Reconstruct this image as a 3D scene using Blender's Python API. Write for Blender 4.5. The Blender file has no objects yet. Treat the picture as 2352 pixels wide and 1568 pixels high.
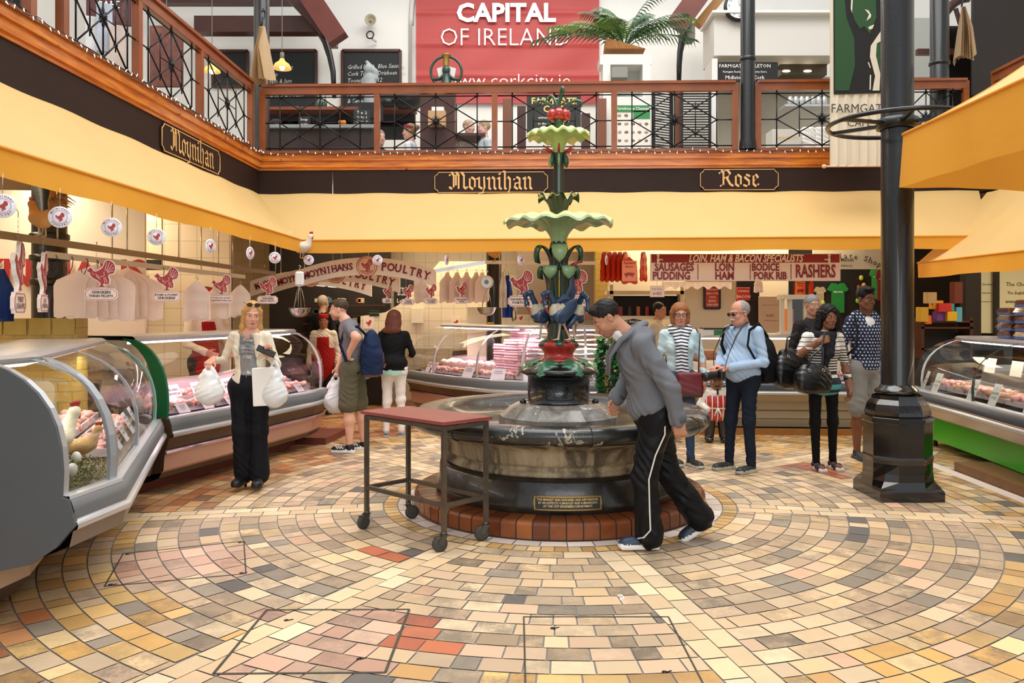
import bpy,math,random
import numpy as np
from mathutils import Vector,Matrix,noise as mnoise
random.seed(11)
V=Vector
PI=math.pi
SC=bpy.context.scene
# -- camera, world, lights, exposure
F,U0,V0,H=1830.0,1201.0,708.0,1.6
cd=bpy.data.cameras.new('camera');cam=bpy.data.objects.new('camera',cd)
SC.collection.objects.link(cam);SC.camera=cam
cam.location=(0,0,H);cam.rotation_euler=(PI/2,0,0)
cd.sensor_width=36;cd.lens=F*36/2352
cd.shift_x=-(U0-1176)/2352;cd.shift_y=-(784-V0)/2352
cd.clip_start=.05;cd.clip_end=200
w=bpy.data.worlds.new('sky');SC.world=w;w.use_nodes=True
bg=w.node_tree.nodes['Background'];bg.inputs[0].default_value=(.86,.93,1,1);bg.inputs[1].default_value=.62
SC.view_settings.view_transform='Standard';SC.view_settings.look='None'
SC.view_settings.exposure=.5;SC.view_settings.gamma=1
SC.view_settings.use_curve_mapping=False
def area(name,loc,size,power,col=(1,1,1),rot=(0,0,0),sy=None):
 l=bpy.data.lights.new(name,'AREA');l.energy=power;l.color=col;l.size=size
 if sy:l.shape='RECTANGLE';l.size_y=sy
 o=bpy.data.objects.new(name,l);SC.collection.objects.link(o);o.location=loc;o.rotation_euler=rot
 return o
area('skylight',(1.2,6.2,10.5),8,760,(1,.97,.92),sy=8)
area('rear_area_light',(1,-5,4.5),7,230,(1,.98,.95),(PI*.38,0,0),4)  # unseen area light behind the camera, aimed into the court
WARM=(1,.80,.55)
area('stall_lamp',(-4.6,7.0,2.85),.5,60,WARM,(0,0,0),5)
area('stall_lamp',(-1.4,12.2,2.95),4,60,WARM,(0,0,0),.6)
area('stall_lamp',(3.2,12.2,2.95),3.5,60,WARM,(0,0,0),.6)
area('stall_lamp',(6.6,8.6,2.75),.6,45,WARM,(0,0,0),3)
area('cafe_lamp',(.6,13.2,7.6),7,60,(1,.93,.82),(0,0,0),2)
area('cafe_lamp',(-5.8,8.4,6.5),3,45,(1,.9,.75),(0,0,0),4)
# -- helpers
def P(u,v,Y):return V(((u-U0)*Y/F,Y,H-(v-V0)*Y/F))
def G(u,v,z=0.0):
 Y=(H-z)*F/(v-V0);return V(((u-U0)*Y/F,Y,z))
def lin(c):
 c=c/255
 return c/12.92 if c<=.04045 else((c+.055)/1.055)**2.4
def rgb(h):
 if isinstance(h,tuple):return tuple(lin(x)for x in h)+(1,)
 return tuple(lin(int(h[i:i+2],16))for i in(0,2,4))+(1,)
MATS={}
class NT:
 """small node tree helper"""
 def __init__(s,m):s.t=m.node_tree;s.n=s.t.nodes;s.l=s.t.links
 def new(s,k,**kw):
  n=s.n.new(k)
  for a,b in kw.items():setattr(n,a,b)
  return n
 def math(s,op,a,b=None,c=None):
  n=s.n.new('ShaderNodeMath');n.operation=op
  for i,x in enumerate((a,b,c)):
   if x is None:continue
   if isinstance(x,(int,float)):n.inputs[i].default_value=x
   else:s.l.new(x,n.inputs[i])
  return n.outputs[0]
 def ramp(s,fac,stops,interp='LINEAR'):
  n=s.n.new('ShaderNodeValToRGB');e=n.color_ramp.elements;n.color_ramp.interpolation=interp
  while len(e)>1:e.remove(e[-1])
  e[0].position=stops[0][0];e[0].color=stops[0][1]
  for p,c in stops[1:]:
   x=e.new(p);x.color=c
  s.l.new(fac,n.inputs[0]);return n.outputs[0]
 def mix(s,fac,a,b,mode='MIX'):
  n=s.n.new('ShaderNodeMix');n.data_type='RGBA';n.blend_type=mode
  for sock,x in((n.inputs[0],fac),(n.inputs[6],a),(n.inputs[7],b)):
   if isinstance(x,(int,float)):sock.default_value=x
   elif isinstance(x,tuple):sock.default_value=x
   else:s.l.new(x,sock)
  return n.outputs[2]
 def noise(s,scale,detail=3,vec=None,rough=.5,dist=0):
  n=s.n.new('ShaderNodeTexNoise');n.inputs['Scale'].default_value=scale;n.inputs['Detail'].default_value=detail
  n.inputs['Roughness'].default_value=rough;n.inputs['Distortion'].default_value=dist
  if vec is not None:s.l.new(vec,n.inputs['Vector'])
  return n.outputs[0]
def mat(name,col='808080',r=.5,m=0.0,var=0.0,vs=6,dark=None,bump=0.0,bs=60,coat=0,emit=0,ecol=None,trans=0,alpha=1,spec=.5,stretch=None,sheen=0):
 if name in MATS:return MATS[name]
 mt=bpy.data.materials.new(name);mt.use_nodes=True;MATS[name]=mt
 nt=NT(mt);b=nt.n['Principled BSDF']
 c=rgb(col);b.inputs['Base Color'].default_value=c
 b.inputs['Roughness'].default_value=r;b.inputs['Metallic'].default_value=m
 b.inputs['Specular IOR Level'].default_value=spec
 if coat:b.inputs['Coat Weight'].default_value=coat;b.inputs['Coat Roughness'].default_value=.08
 if sheen:b.inputs['Sheen Weight'].default_value=sheen
 if trans:b.inputs['Transmission Weight'].default_value=trans
 if name.startswith('hair_'):b.inputs['Specular IOR Level'].default_value=.25
 if alpha<1:b.inputs['Alpha'].default_value=alpha
 if emit:b.inputs['Emission Color'].default_value=rgb(ecol or col);b.inputs['Emission Strength'].default_value=emit
 tc=None
 if var or bump:
  tcn=nt.new('ShaderNodeTexCoord');tc=tcn.outputs['Object']
  if stretch:
   mp=nt.new('ShaderNodeMapping');mp.inputs['Scale'].default_value=stretch;nt.l.new(tc,mp.inputs[0]);tc=mp.outputs[0]
 if var:
  n=nt.noise(vs,5,tc,.6)
  d=rgb(dark)if dark else tuple(x*(1-.75*var)for x in c[:3])+(1,)
  st=nt.ramp(n,[(.5-.28,d),(.5+.22*(1 if dark else 1),c)])if dark else nt.ramp(n,[(.3,d),(.62,c)])
  nt.l.new(st,b.inputs['Base Color'])
 if bump:
  n=nt.noise(bs,4,tc,.6);bp=nt.new('ShaderNodeBump');bp.inputs['Strength'].default_value=bump;bp.inputs['Distance'].default_value=.01
  nt.l.new(n,bp.inputs['Height']);nt.l.new(bp.outputs[0],b.inputs['Normal'])
 return mt
def glass_mat(name,tint=(1,1,1,1),refl=.9,rough=.02,base=.04):
 if name in MATS:return MATS[name]
 mt=bpy.data.materials.new(name);mt.use_nodes=True;MATS[name]=mt
 nt=NT(mt);nt.n.remove(nt.n['Principled BSDF']);out=nt.n['Material Output']
 tr=nt.new('ShaderNodeBsdfTransparent');tr.inputs[0].default_value=tint
 gl=nt.new('ShaderNodeBsdfGlossy');gl.inputs[1].default_value=rough
 fr=nt.new('ShaderNodeFresnel');fr.inputs[0].default_value=1.45
 f=nt.math('MULTIPLY_ADD',fr.outputs[0],refl,base*.3)
 mx=nt.new('ShaderNodeMixShader');nt.l.new(f,mx.inputs[0]);nt.l.new(tr.outputs[0],mx.inputs[1]);nt.l.new(gl.outputs[0],mx.inputs[2])
 nt.l.new(mx.outputs[0],out.inputs[0]);return mt
def fabric_mat(name,col,tl=.5,r=.7,var=.1,vs=3,tcol=None,bump=.0):
 """cloth that lets light through"""
 if name in MATS:return MATS[name]
 mt=mat(name,col,r,var=var,vs=vs,bump=bump,bs=14);nt=NT(mt);b=nt.n['Principled BSDF'];out=nt.n['Material Output']
 t=nt.new('ShaderNodeBsdfTranslucent');t.inputs[0].default_value=rgb(tcol or col)
 mx=nt.new('ShaderNodeMixShader');mx.inputs[0].default_value=tl
 nt.l.new(b.outputs[0],mx.inputs[1]);nt.l.new(t.outputs[0],mx.inputs[2]);nt.l.new(mx.outputs[0],out.inputs[0]);return mt
class B:
 """collects shapes and links them as one mesh object"""
 def __init__(s):s.v=[];s.f=[];s.m=[];s.sm=[]
 def add(s,vs,fs,mi=0,smooth=False):
  n=len(s.v);s.v.extend([tuple(x)for x in vs])
  for f in fs:s.f.append(tuple(i+n for i in f));s.m.append(mi);s.sm.append(smooth)
  return s
 def quad(s,a,b,c,d,mi=0):return s.add([a,b,c,d],[(0,1,2,3)],mi)
 def box(s,c,sz,mi=0,rz=0,R=None,bev=0):
  x,y,z=sz[0]/2,sz[1]/2,sz[2]/2;M_=R or Matrix.Rotation(rz,3,'Z');c=V(c)
  if bev:
   e=min(bev,x*.9,y*.9,z*.9)
   vs=[]
   for sx in(-1,1):
    for sy in(-1,1):
     for sz_ in(-1,1):
      vs+=[V((sx*x,sy*(y-e),sz_*(z-e))),V((sx*(x-e),sy*y,sz_*(z-e))),V((sx*(x-e),sy*(y-e),sz_*z))]
   import bmesh
   bm=bmesh.new()
   for q in vs:bm.verts.new(c+M_@q)
   bmesh.ops.convex_hull(bm,input=bm.verts);bm.verts.index_update()
   s.add([q.co.copy()for q in bm.verts],[[q.index for q in f.verts]for f in bm.faces],mi);bm.free();return s
  vs=[c+M_@V((i*x,j*y,k*z))for i in(-1,1)for j in(-1,1)for k in(-1,1)]
  return s.add(vs,[(0,1,3,2),(4,6,7,5),(0,4,5,1),(2,3,7,6),(0,2,6,4),(1,5,7,3)],mi)
 def wall(s,p0,p1,z0,z1,t0=0,t1=.1,mi=0):
  """upright slab along p0->p1, offset t0..t1 to the left of the direction"""
  p0,p1=V((p0[0],p0[1],0)),V((p1[0],p1[1],0));d=(p1-p0).normalized();n=V((-d.y,d.x,0))
  vs=[]
  for z in(z0,z1):
   for a,t in((p0,t0),(p1,t0),(p1,t1),(p0,t1)):vs.append(V((a.x,a.y,z))+n*t)
  return s.add(vs,[(0,3,2,1),(4,5,6,7),(0,1,5,4),(1,2,6,5),(2,3,7,6),(3,0,4,7)],mi)
 def bar(s,a,b,w_=.02,h_=.02,mi=0,up=(0,0,1)):
  a,b=V(a),V(b);d=(b-a);L=d.length
  if L<1e-6:return s
  d.normalize();x=d.cross(V(up))
  if x.length<1e-3:x=d.cross(V((1,0,0)))
  x.normalize();y=x.cross(d)
  vs=[p+x*i*w_/2+y*j*h_/2 for p in(a,b)for i,j in((-1,-1),(1,-1),(1,1),(-1,1))]
  return s.add(vs,[(3,2,1,0),(4,5,6,7),(0,1,5,4),(1,2,6,5),(2,3,7,6),(3,0,4,7)],mi)
 def tube(s,pts,r=.01,n=8,mi=0,closed=False,flat=None):
  pts=[V(p)for p in pts];k=len(pts);rs=r if isinstance(r,(list,tuple))else[r]*k
  vs=[];ref=None
  for i,p in enumerate(pts):
   if closed:d=pts[(i+1)%k]-pts[i-1]
   else:d=pts[min(i+1,k-1)]-pts[max(i-1,0)]
   if d.length<1e-9:d=V((0,0,1))
   d.normalize()
   if ref is None:ref=V((0,0,1))if abs(d.z)<.9 else V((1,0,0))
   x=ref-d*ref.dot(d)
   if x.length<1e-4:x=d.orthogonal()
   x.normalize();ref=x;y=d.cross(x)
   for j in range(n):
    a=2*PI*j/n;vs.append(p+(x*math.cos(a)+y*math.sin(a)*(flat or 1))*rs[i])
  fs=[]
  for i in range(k if closed else k-1):
   i2=(i+1)%k
   for j in range(n):fs.append((i*n+j,i*n+(j+1)%n,i2*n+(j+1)%n,i2*n+j))
  if not closed:fs+=[tuple(range(n-1,-1,-1)),tuple((k-1)*n+j for j in range(n))]
  return s.add(vs,fs,mi,True)
 def lathe(s,prof,c=(0,0,0),n=32,mi=0,smooth=True,fr=None,rot=0,a0=0,a1=None,axis=None):
  """prof: list of (r, z); fr(angle, r, z)->(r, z) reshapes the ring"""
  c=V(c);vs=[];full=a1 is None;A1=2*PI if full else a1;cols=n if full else n+1
  for r_,z_ in prof:
   for j in range(cols):
    a=rot+a0+(A1-a0)*j/n;rr,zz=(r_,z_)if fr is None else fr(a,r_,z_)
    q=V((rr*math.cos(a),rr*math.sin(a),zz))
    if axis is not None:q=axis@q
    vs.append(c+q)
  fs=[]
  for i in range(len(prof)-1):
   for j in range(n):
    j2=(j+1)%cols;fs.append((i*cols+j,i*cols+j2,(i+1)*cols+j2,(i+1)*cols+j))
  return s.add(vs,fs,mi,smooth)
 def ell(s,c,r,mi=0,n=12,R=None,k=8,wob=0,seed=0):
  c=V(c);r=(r,r,r)if isinstance(r,(int,float))else r;vs=[];fs=[]
  for i in range(k+1):
   t=PI*i/k
   for j in range(n):
    a=2*PI*j/n;q=V((math.sin(t)*math.cos(a),math.sin(t)*math.sin(a),math.cos(t)))
    if wob:q*=1+wob*mnoise.noise(q*1.7+V((seed,seed*2.3,0)))
    q=V((q.x*r[0],q.y*r[1],q.z*r[2]))
    if R:q=R@q
    vs.append(c+q)
  for i in range(k):
   for j in range(n):fs.append((i*n+j,(i+1)*n+j,(i+1)*n+(j+1)%n,i*n+(j+1)%n))
  return s.add(vs,fs,mi,True)
 def grid(s,fn,nu,nv,mi=0,smooth=True,thick=None):
  vs=[V(fn(i/nu,j/nv))for j in range(nv+1)for i in range(nu+1)]
  fs=[(j*(nu+1)+i,j*(nu+1)+i+1,(j+1)*(nu+1)+i+1,(j+1)*(nu+1)+i)for j in range(nv)for i in range(nu)]
  return s.add(vs,fs,mi,smooth)
 def prism(s,poly,o,ex,ey,t,mi=0,mside=None):
  """polygon in the plane (ex, ey) at o, thickness t along ex x ey"""
  ex,ey,o=V(ex),V(ey),V(o);n=ex.cross(ey).normalized();k=len(poly)
  a=[o+ex*x+ey*y for x,y in poly];bq=[q-n*t for q in a]
  s.add(a+bq,[tuple(range(k)),tuple(range(2*k-1,k-1,-1))],mi)
  s.add(a+bq,[(i,i+k,(i+1)%k+k,(i+1)%k)for i in range(k)],mi if mside is None else mside);return s
 def text(s,st,o,ex,ey,size,mi=0,bold=0,sx=1,shear=0,align='CENTER',depth=.002,sp=1,res=2):
  cu=bpy.data.curves.new('t','FONT');cu.body=st;cu.size=1;cu.offset=bold;cu.shear=shear
  cu.align_x=align;cu.align_y='CENTER';cu.extrude=0.0;cu.resolution_u=res;cu.space_character=sp
  ob=bpy.data.objects.new('t',cu);me=bpy.data.meshes.new_from_object(ob)
  ex,ey,o=V(ex).normalized(),V(ey).normalized(),V(o);n=ex.cross(ey)
  vs=[o+ex*(q.co.x*size*sx)+ey*(q.co.y*size)+n*depth for q in me.vertices]
  s.add(vs,[tuple(p.vertices)for p in me.polygons],mi)
  bpy.data.objects.remove(ob);bpy.data.curves.remove(cu);bpy.data.meshes.remove(me);return s
 def build(s,name,mats,parent=None,local=False,loc=None,**props):
  me=bpy.data.meshes.new(name);me.from_pydata([tuple(q)for q in s.v],[],s.f)
  if not isinstance(mats,(list,tuple)):mats=[mats]
  for m_ in mats:me.materials.append(m_)
  me.polygons.foreach_set('material_index',s.m);me.polygons.foreach_set('use_smooth',s.sm)
  me.update()
  o=bpy.data.objects.new(name,me);SC.collection.objects.link(o)
  if loc is not None:
   lv=V(loc);me.transform(Matrix.Translation(-lv));o.location=lv
  if parent is not None:
   o.parent=parent
   if not local:o.matrix_parent_inverse=PM(parent).inverted()
  for a,b_ in props.items():o[a]=b_
  return o
def PM(o):
 m_=Matrix.LocRotScale(o.location,o.rotation_euler,o.scale)
 return m_ if o.parent is None else PM(o.parent)@o.matrix_parent_inverse@m_
def thing(name,label,cat,loc=(0,0,0),rz=0,group=None):
 o=bpy.data.objects.new(name,None);SC.collection.objects.link(o);o.location=loc;o.rotation_euler=(0,0,rz)
 o['label']=label;o['category']=cat;o.empty_display_size=.1
 if group:o['group']=group
 return o
def tag(o,label,cat,group=None,kind=None):
 o['label']=label;o['category']=cat
 if group:o['group']=group
 if kind:o['kind']=kind
 return o
def struct(o):o['kind']='structure';return o
def dup(root,loc=None,rz=None,label=None,group=None,parent=None):
 r_=root.copy();SC.collection.objects.link(r_)
 if parent is not None:r_.parent=parent
 if loc is not None:r_.location=loc
 if rz is not None:r_.rotation_euler=(0,0,rz)
 if label:r_['label']=label
 if group:r_['group']=group
 for ch in list(root.children):dup(ch,parent=r_)
 return r_
def arc(c,r,a0,a1,n,z=0):return[V((c[0]+r*math.cos(a0+(a1-a0)*i/n),c[1]+r*math.sin(a0+(a1-a0)*i/n),z))for i in range(n+1)]
def rotm(ax,ay=0,az=0):return Matrix.Rotation(az,3,'Z')@Matrix.Rotation(ay,3,'Y')@Matrix.Rotation(ax,3,'X')
# -- smooth solids (signed distance + surface nets)
class SDF:
 def __init__(s):s.p=[]
 def cap(s,a,b,ra,rb=None,l=0,k=.03,op='u',sq=None):
  s.p.append(('cap',np.array(a,float),np.array(b,float),ra,ra if rb is None else rb,l,k,op,sq));return s
 def ell(s,c,r,l=0,k=.03,op='u',R=None):
  s.p.append(('ell',np.array(c,float),np.array(r,float)if not isinstance(r,(int,float))else np.array([r]*3,float),R,None,l,k,op,None));return s
 def box(s,c,h,r=.01,l=0,k=.01,op='u',R=None):
  s.p.append(('box',np.array(c,float),np.array(h,float),R,r,l,k,op,None));return s
 def mesh(s,name,mats,parent=None,res=.008,fold=0,local=True,ff=(0,0,0),foldfn=None,fine=None,**props):
  lo=np.full(3,1e9);hi=-lo
  bb=[]
  for q in s.p:
   if q[0]=='cap':a=np.minimum(q[1]-q[3],q[2]-q[4]);b=np.maximum(q[1]+q[3],q[2]+q[4])
   else:
    e=np.max(q[2])+(0 if q[0]=='ell' else q[4])if q[3]is not None else q[2]+(0 if q[0]=='ell' else q[4])
    a=q[1]-e;b=q[1]+e
   bb.append((a,b))
   if q[7]=='u':lo=np.minimum(lo,a);hi=np.maximum(hi,b)
  lo-=res*3+fold;hi+=res*3+fold
  ax=[]
  for i in range(3):
   if fine is None:ax.append(np.arange(lo[i],hi[i]+res,res));continue
   a,b=fine[0][i]-fine[1],fine[0][i]+fine[1];g=[np.arange(max(a,lo[i]),min(b,hi[i]),fine[2])]
   if a>lo[i]:g.insert(0,np.linspace(lo[i],a,int((a-lo[i])/res)+2)[:-1])
   if b<hi[i]:g.append(np.linspace(g[-1][-1]+res*.8,hi[i]+res,int((hi[i]-b)/res)+2))
   ax.append(np.concatenate(g))
  n=np.array([len(q)for q in ax])
  Fd=np.full(tuple(n),1.0,np.float32);Lb=np.zeros(tuple(n),np.int8);Lm=np.full(tuple(n),9.0,np.float32)
  for q,(a,b)in zip(s.p,bb):
   k=q[6];pad=k+res*2.5+fold
   i0=np.array([max(0,np.searchsorted(ax[i],a[i]-pad)-1)for i in range(3)]);i1=np.array([min(n[i],np.searchsorted(ax[i],b[i]+pad)+1)for i in range(3)])
   if q[7]=='l':continue
   if np.any(i1<=i0):continue
   sl=tuple(slice(i0[i],i1[i])for i in range(3))
   X=ax[0][sl[0]][:,None,None].astype(np.float32);Y=ax[1][sl[1]][None,:,None].astype(np.float32);Z=ax[2][sl[2]][None,None,:].astype(np.float32)
   if q[0]=='cap':
    A=q[1];D=q[2]-q[1];L2=max(float(D@D),1e-12)
    px,py,pz=X-A[0],Y-A[1],Z-A[2]
    t=np.clip((px*D[0]+py*D[1]+pz*D[2])/L2,0,1)
    r=q[3]+(q[4]-q[3])*t
    dx,dy,dz=px-t*D[0],py-t*D[1],pz-t*D[2]
    if q[8]:dx=dx/q[8][0];dy=dy/q[8][1];dz=dz/q[8][2]
    d=np.sqrt(dx*dx+dy*dy+dz*dz)-r
   else:
    px,py,pz=X-q[1][0],Y-q[1][1],Z-q[1][2]
    if q[3]is not None:
     Rm=np.array(q[3]).T
     px,py,pz=(Rm[i][0]*px+Rm[i][1]*py+Rm[i][2]*pz for i in range(3))
    if q[0]=='ell':
     r=q[2];k0=np.sqrt((px/r[0])**2+(py/r[1])**2+(pz/r[2])**2);k1=np.sqrt((px/r[0]**2)**2+(py/r[1]**2)**2+(pz/r[2]**2)**2)
     d=k0*(k0-1)/np.maximum(k1,1e-6)
    else:
     h=q[2]-0
     dx,dy,dz=np.abs(px)-h[0],np.abs(py)-h[1],np.abs(pz)-h[2]
     d=np.sqrt(np.maximum(dx,0)**2+np.maximum(dy,0)**2+np.maximum(dz,0)**2)+np.minimum(np.maximum(dx,np.maximum(dy,dz)),0)-q[4]
   d=d.astype(np.float32);d=np.broadcast_to(d,Fd[sl].shape)
   f=Fd[sl]
   if q[7]=='u':
    hh=np.clip(.5+.5*(f-d)/k,0,1);Fd[sl]=f+(d-f)*hh-k*hh*(1-hh)
    w_=d<Lm[sl]
    Lb[sl][w_]=q[5];Lm[sl][w_]=d[w_]
   elif q[7]=='s':
    hh=np.clip(.5-.5*(f+d)/k,0,1);Fd[sl]=f+(-d-f)*hh+k*hh*(1-hh)
  if fold or foldfn:
   X=ax[0][:,None,None];Y=ax[1][None,:,None];Z=ax[2][None,None,:]
   if foldfn:Fd+=foldfn(X,Y,Z).astype(np.float32)
   else:
    a_,b_,c_=ff
    g=(1-2*np.abs(np.sin(24*Z+9*X+5*np.sin(9*X+6*Z+8*Y+a_)+b_)))*np.sin(9*X-8*Y+6*Z+a_)+.7*(1-2*np.abs(np.sin(17*X+21*Z+15*Y+3*np.sin(11*Z)+c_)))*np.sin(9*Z+6*X+2)
    Fd+=(fold*g).astype(np.float32)
  ins=Fd<0
  c=ins[:-1,:-1,:-1].astype(np.int8)
  tot=np.zeros_like(c)
  for dx in(0,1):
   for dy in(0,1):
    for dz in(0,1):tot+=ins[dx:n[0]-1+dx,dy:n[1]-1+dy,dz:n[2]-1+dz]
  act=np.argwhere((tot>0)&(tot<8))
  idx=np.full(tot.shape,-1,np.int32);idx[act[:,0],act[:,1],act[:,2]]=np.arange(len(act))
  corners=[(i,j,k)for i in(0,1)for j in(0,1)for k in(0,1)]
  fv=[Fd[act[:,0]+i,act[:,1]+j,act[:,2]+k]for i,j,k in corners]
  acc=np.zeros((len(act),3));cnt=np.zeros(len(act))
  for ia in range(8):
   for ib in range(ia+1,8):
    ca,cb=corners[ia],corners[ib]
    if sum(abs(x-y)for x,y in zip(ca,cb))!=1:continue
    fa,fb=fv[ia],fv[ib];m_=(fa<0)!=(fb<0)
    t=np.where(m_,fa/np.where(fa-fb==0,1,fa-fb),0)
    for d in range(3):acc[:,d]+=np.where(m_,ca[d]+t*(cb[d]-ca[d]),0)
    cnt+=m_
  gp=act+acc/cnt[:,None];pos=np.stack([np.interp(gp[:,i],np.arange(n[i]),ax[i])for i in range(3)],1)
  quads=[]
  for d in range(3):
   a=ins;b_=np.roll(ins,-1,axis=d)
   ch=a!=b_
   sl=[slice(1,-1)]*3;m_=np.zeros_like(ch);m_[tuple(sl)]=ch[tuple(sl)]
   e=np.argwhere(m_)
   if len(e)==0:continue
   d1,d2=(d+1)%3,(d+2)%3
   o1=np.zeros(3,int);o1[d1]=1;o2=np.zeros(3,int);o2[d2]=1
   g=lambda q:idx[q[:,0],q[:,1],q[:,2]]
   qd=np.stack([g(e-o1-o2),g(e-o2),g(e),g(e-o1)],1)
   fl=~ins[e[:,0],e[:,1],e[:,2]]
   qd[fl]=qd[fl][:,::-1];quads.append(qd)
  qd=np.concatenate(quads);qd=qd[(qd>=0).all(1)]
  me=bpy.data.meshes.new(name)
  me.vertices.add(len(pos));me.vertices.foreach_set('co',pos.astype(np.float32).ravel())
  me.loops.add(len(qd)*4);me.loops.foreach_set('vertex_index',qd.astype(np.int32).ravel())
  me.polygons.add(len(qd));me.polygons.foreach_set('loop_start',np.arange(len(qd),dtype=np.int32)*4)
  if not isinstance(mats,(list,tuple)):mats=[mats]
  for m_ in mats:me.materials.append(m_)
  if len(mats)>1:
   ri=np.clip(np.round(gp).astype(int),0,n-1);fl=Lb[ri[:,0],ri[:,1],ri[:,2]][qd[:,0]].astype(np.int32);fc=pos[qd].mean(1)
   for q in s.p:
    if q[7]!='l':continue
    d=fc-q[1]
    if q[3]is not None:d=d@np.array(q[3])
    fl[(((d/q[2])**2).sum(1)<1)if q[0]=='ell' else(np.abs(d)<q[2]).all(1)]=q[5]
   me.polygons.foreach_set('material_index',fl)
  me.polygons.foreach_set('use_smooth',np.ones(len(qd),bool));me.update(calc_edges=True)
  o=bpy.data.objects.new(name,me);SC.collection.objects.link(o)
  if parent is not None:
   o.parent=parent
   if not local:o.matrix_parent_inverse=PM(parent).inverted()
  for a,b_ in props.items():o[a]=b_
  return o
def weld_smooth(o,it=2):
 """relax the surface a little"""
 me=o.data;n=len(me.vertices);co=np.empty(n*3);me.vertices.foreach_get('co',co);co=co.reshape(-1,3)
 e=np.empty(len(me.edges)*2,int);me.edges.foreach_get('vertices',e);e=e.reshape(-1,2)
 for _ in range(it):
  a=np.zeros_like(co);c=np.zeros(n)
  np.add.at(a,e[:,0],co[e[:,1]]);np.add.at(a,e[:,1],co[e[:,0]]);np.add.at(c,e[:,0],1);np.add.at(c,e[:,1],1)
  co=co*.5+.5*a/np.maximum(c,1)[:,None]
 me.vertices.foreach_set('co',co.astype(np.float32).ravel());me.update();return o
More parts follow.
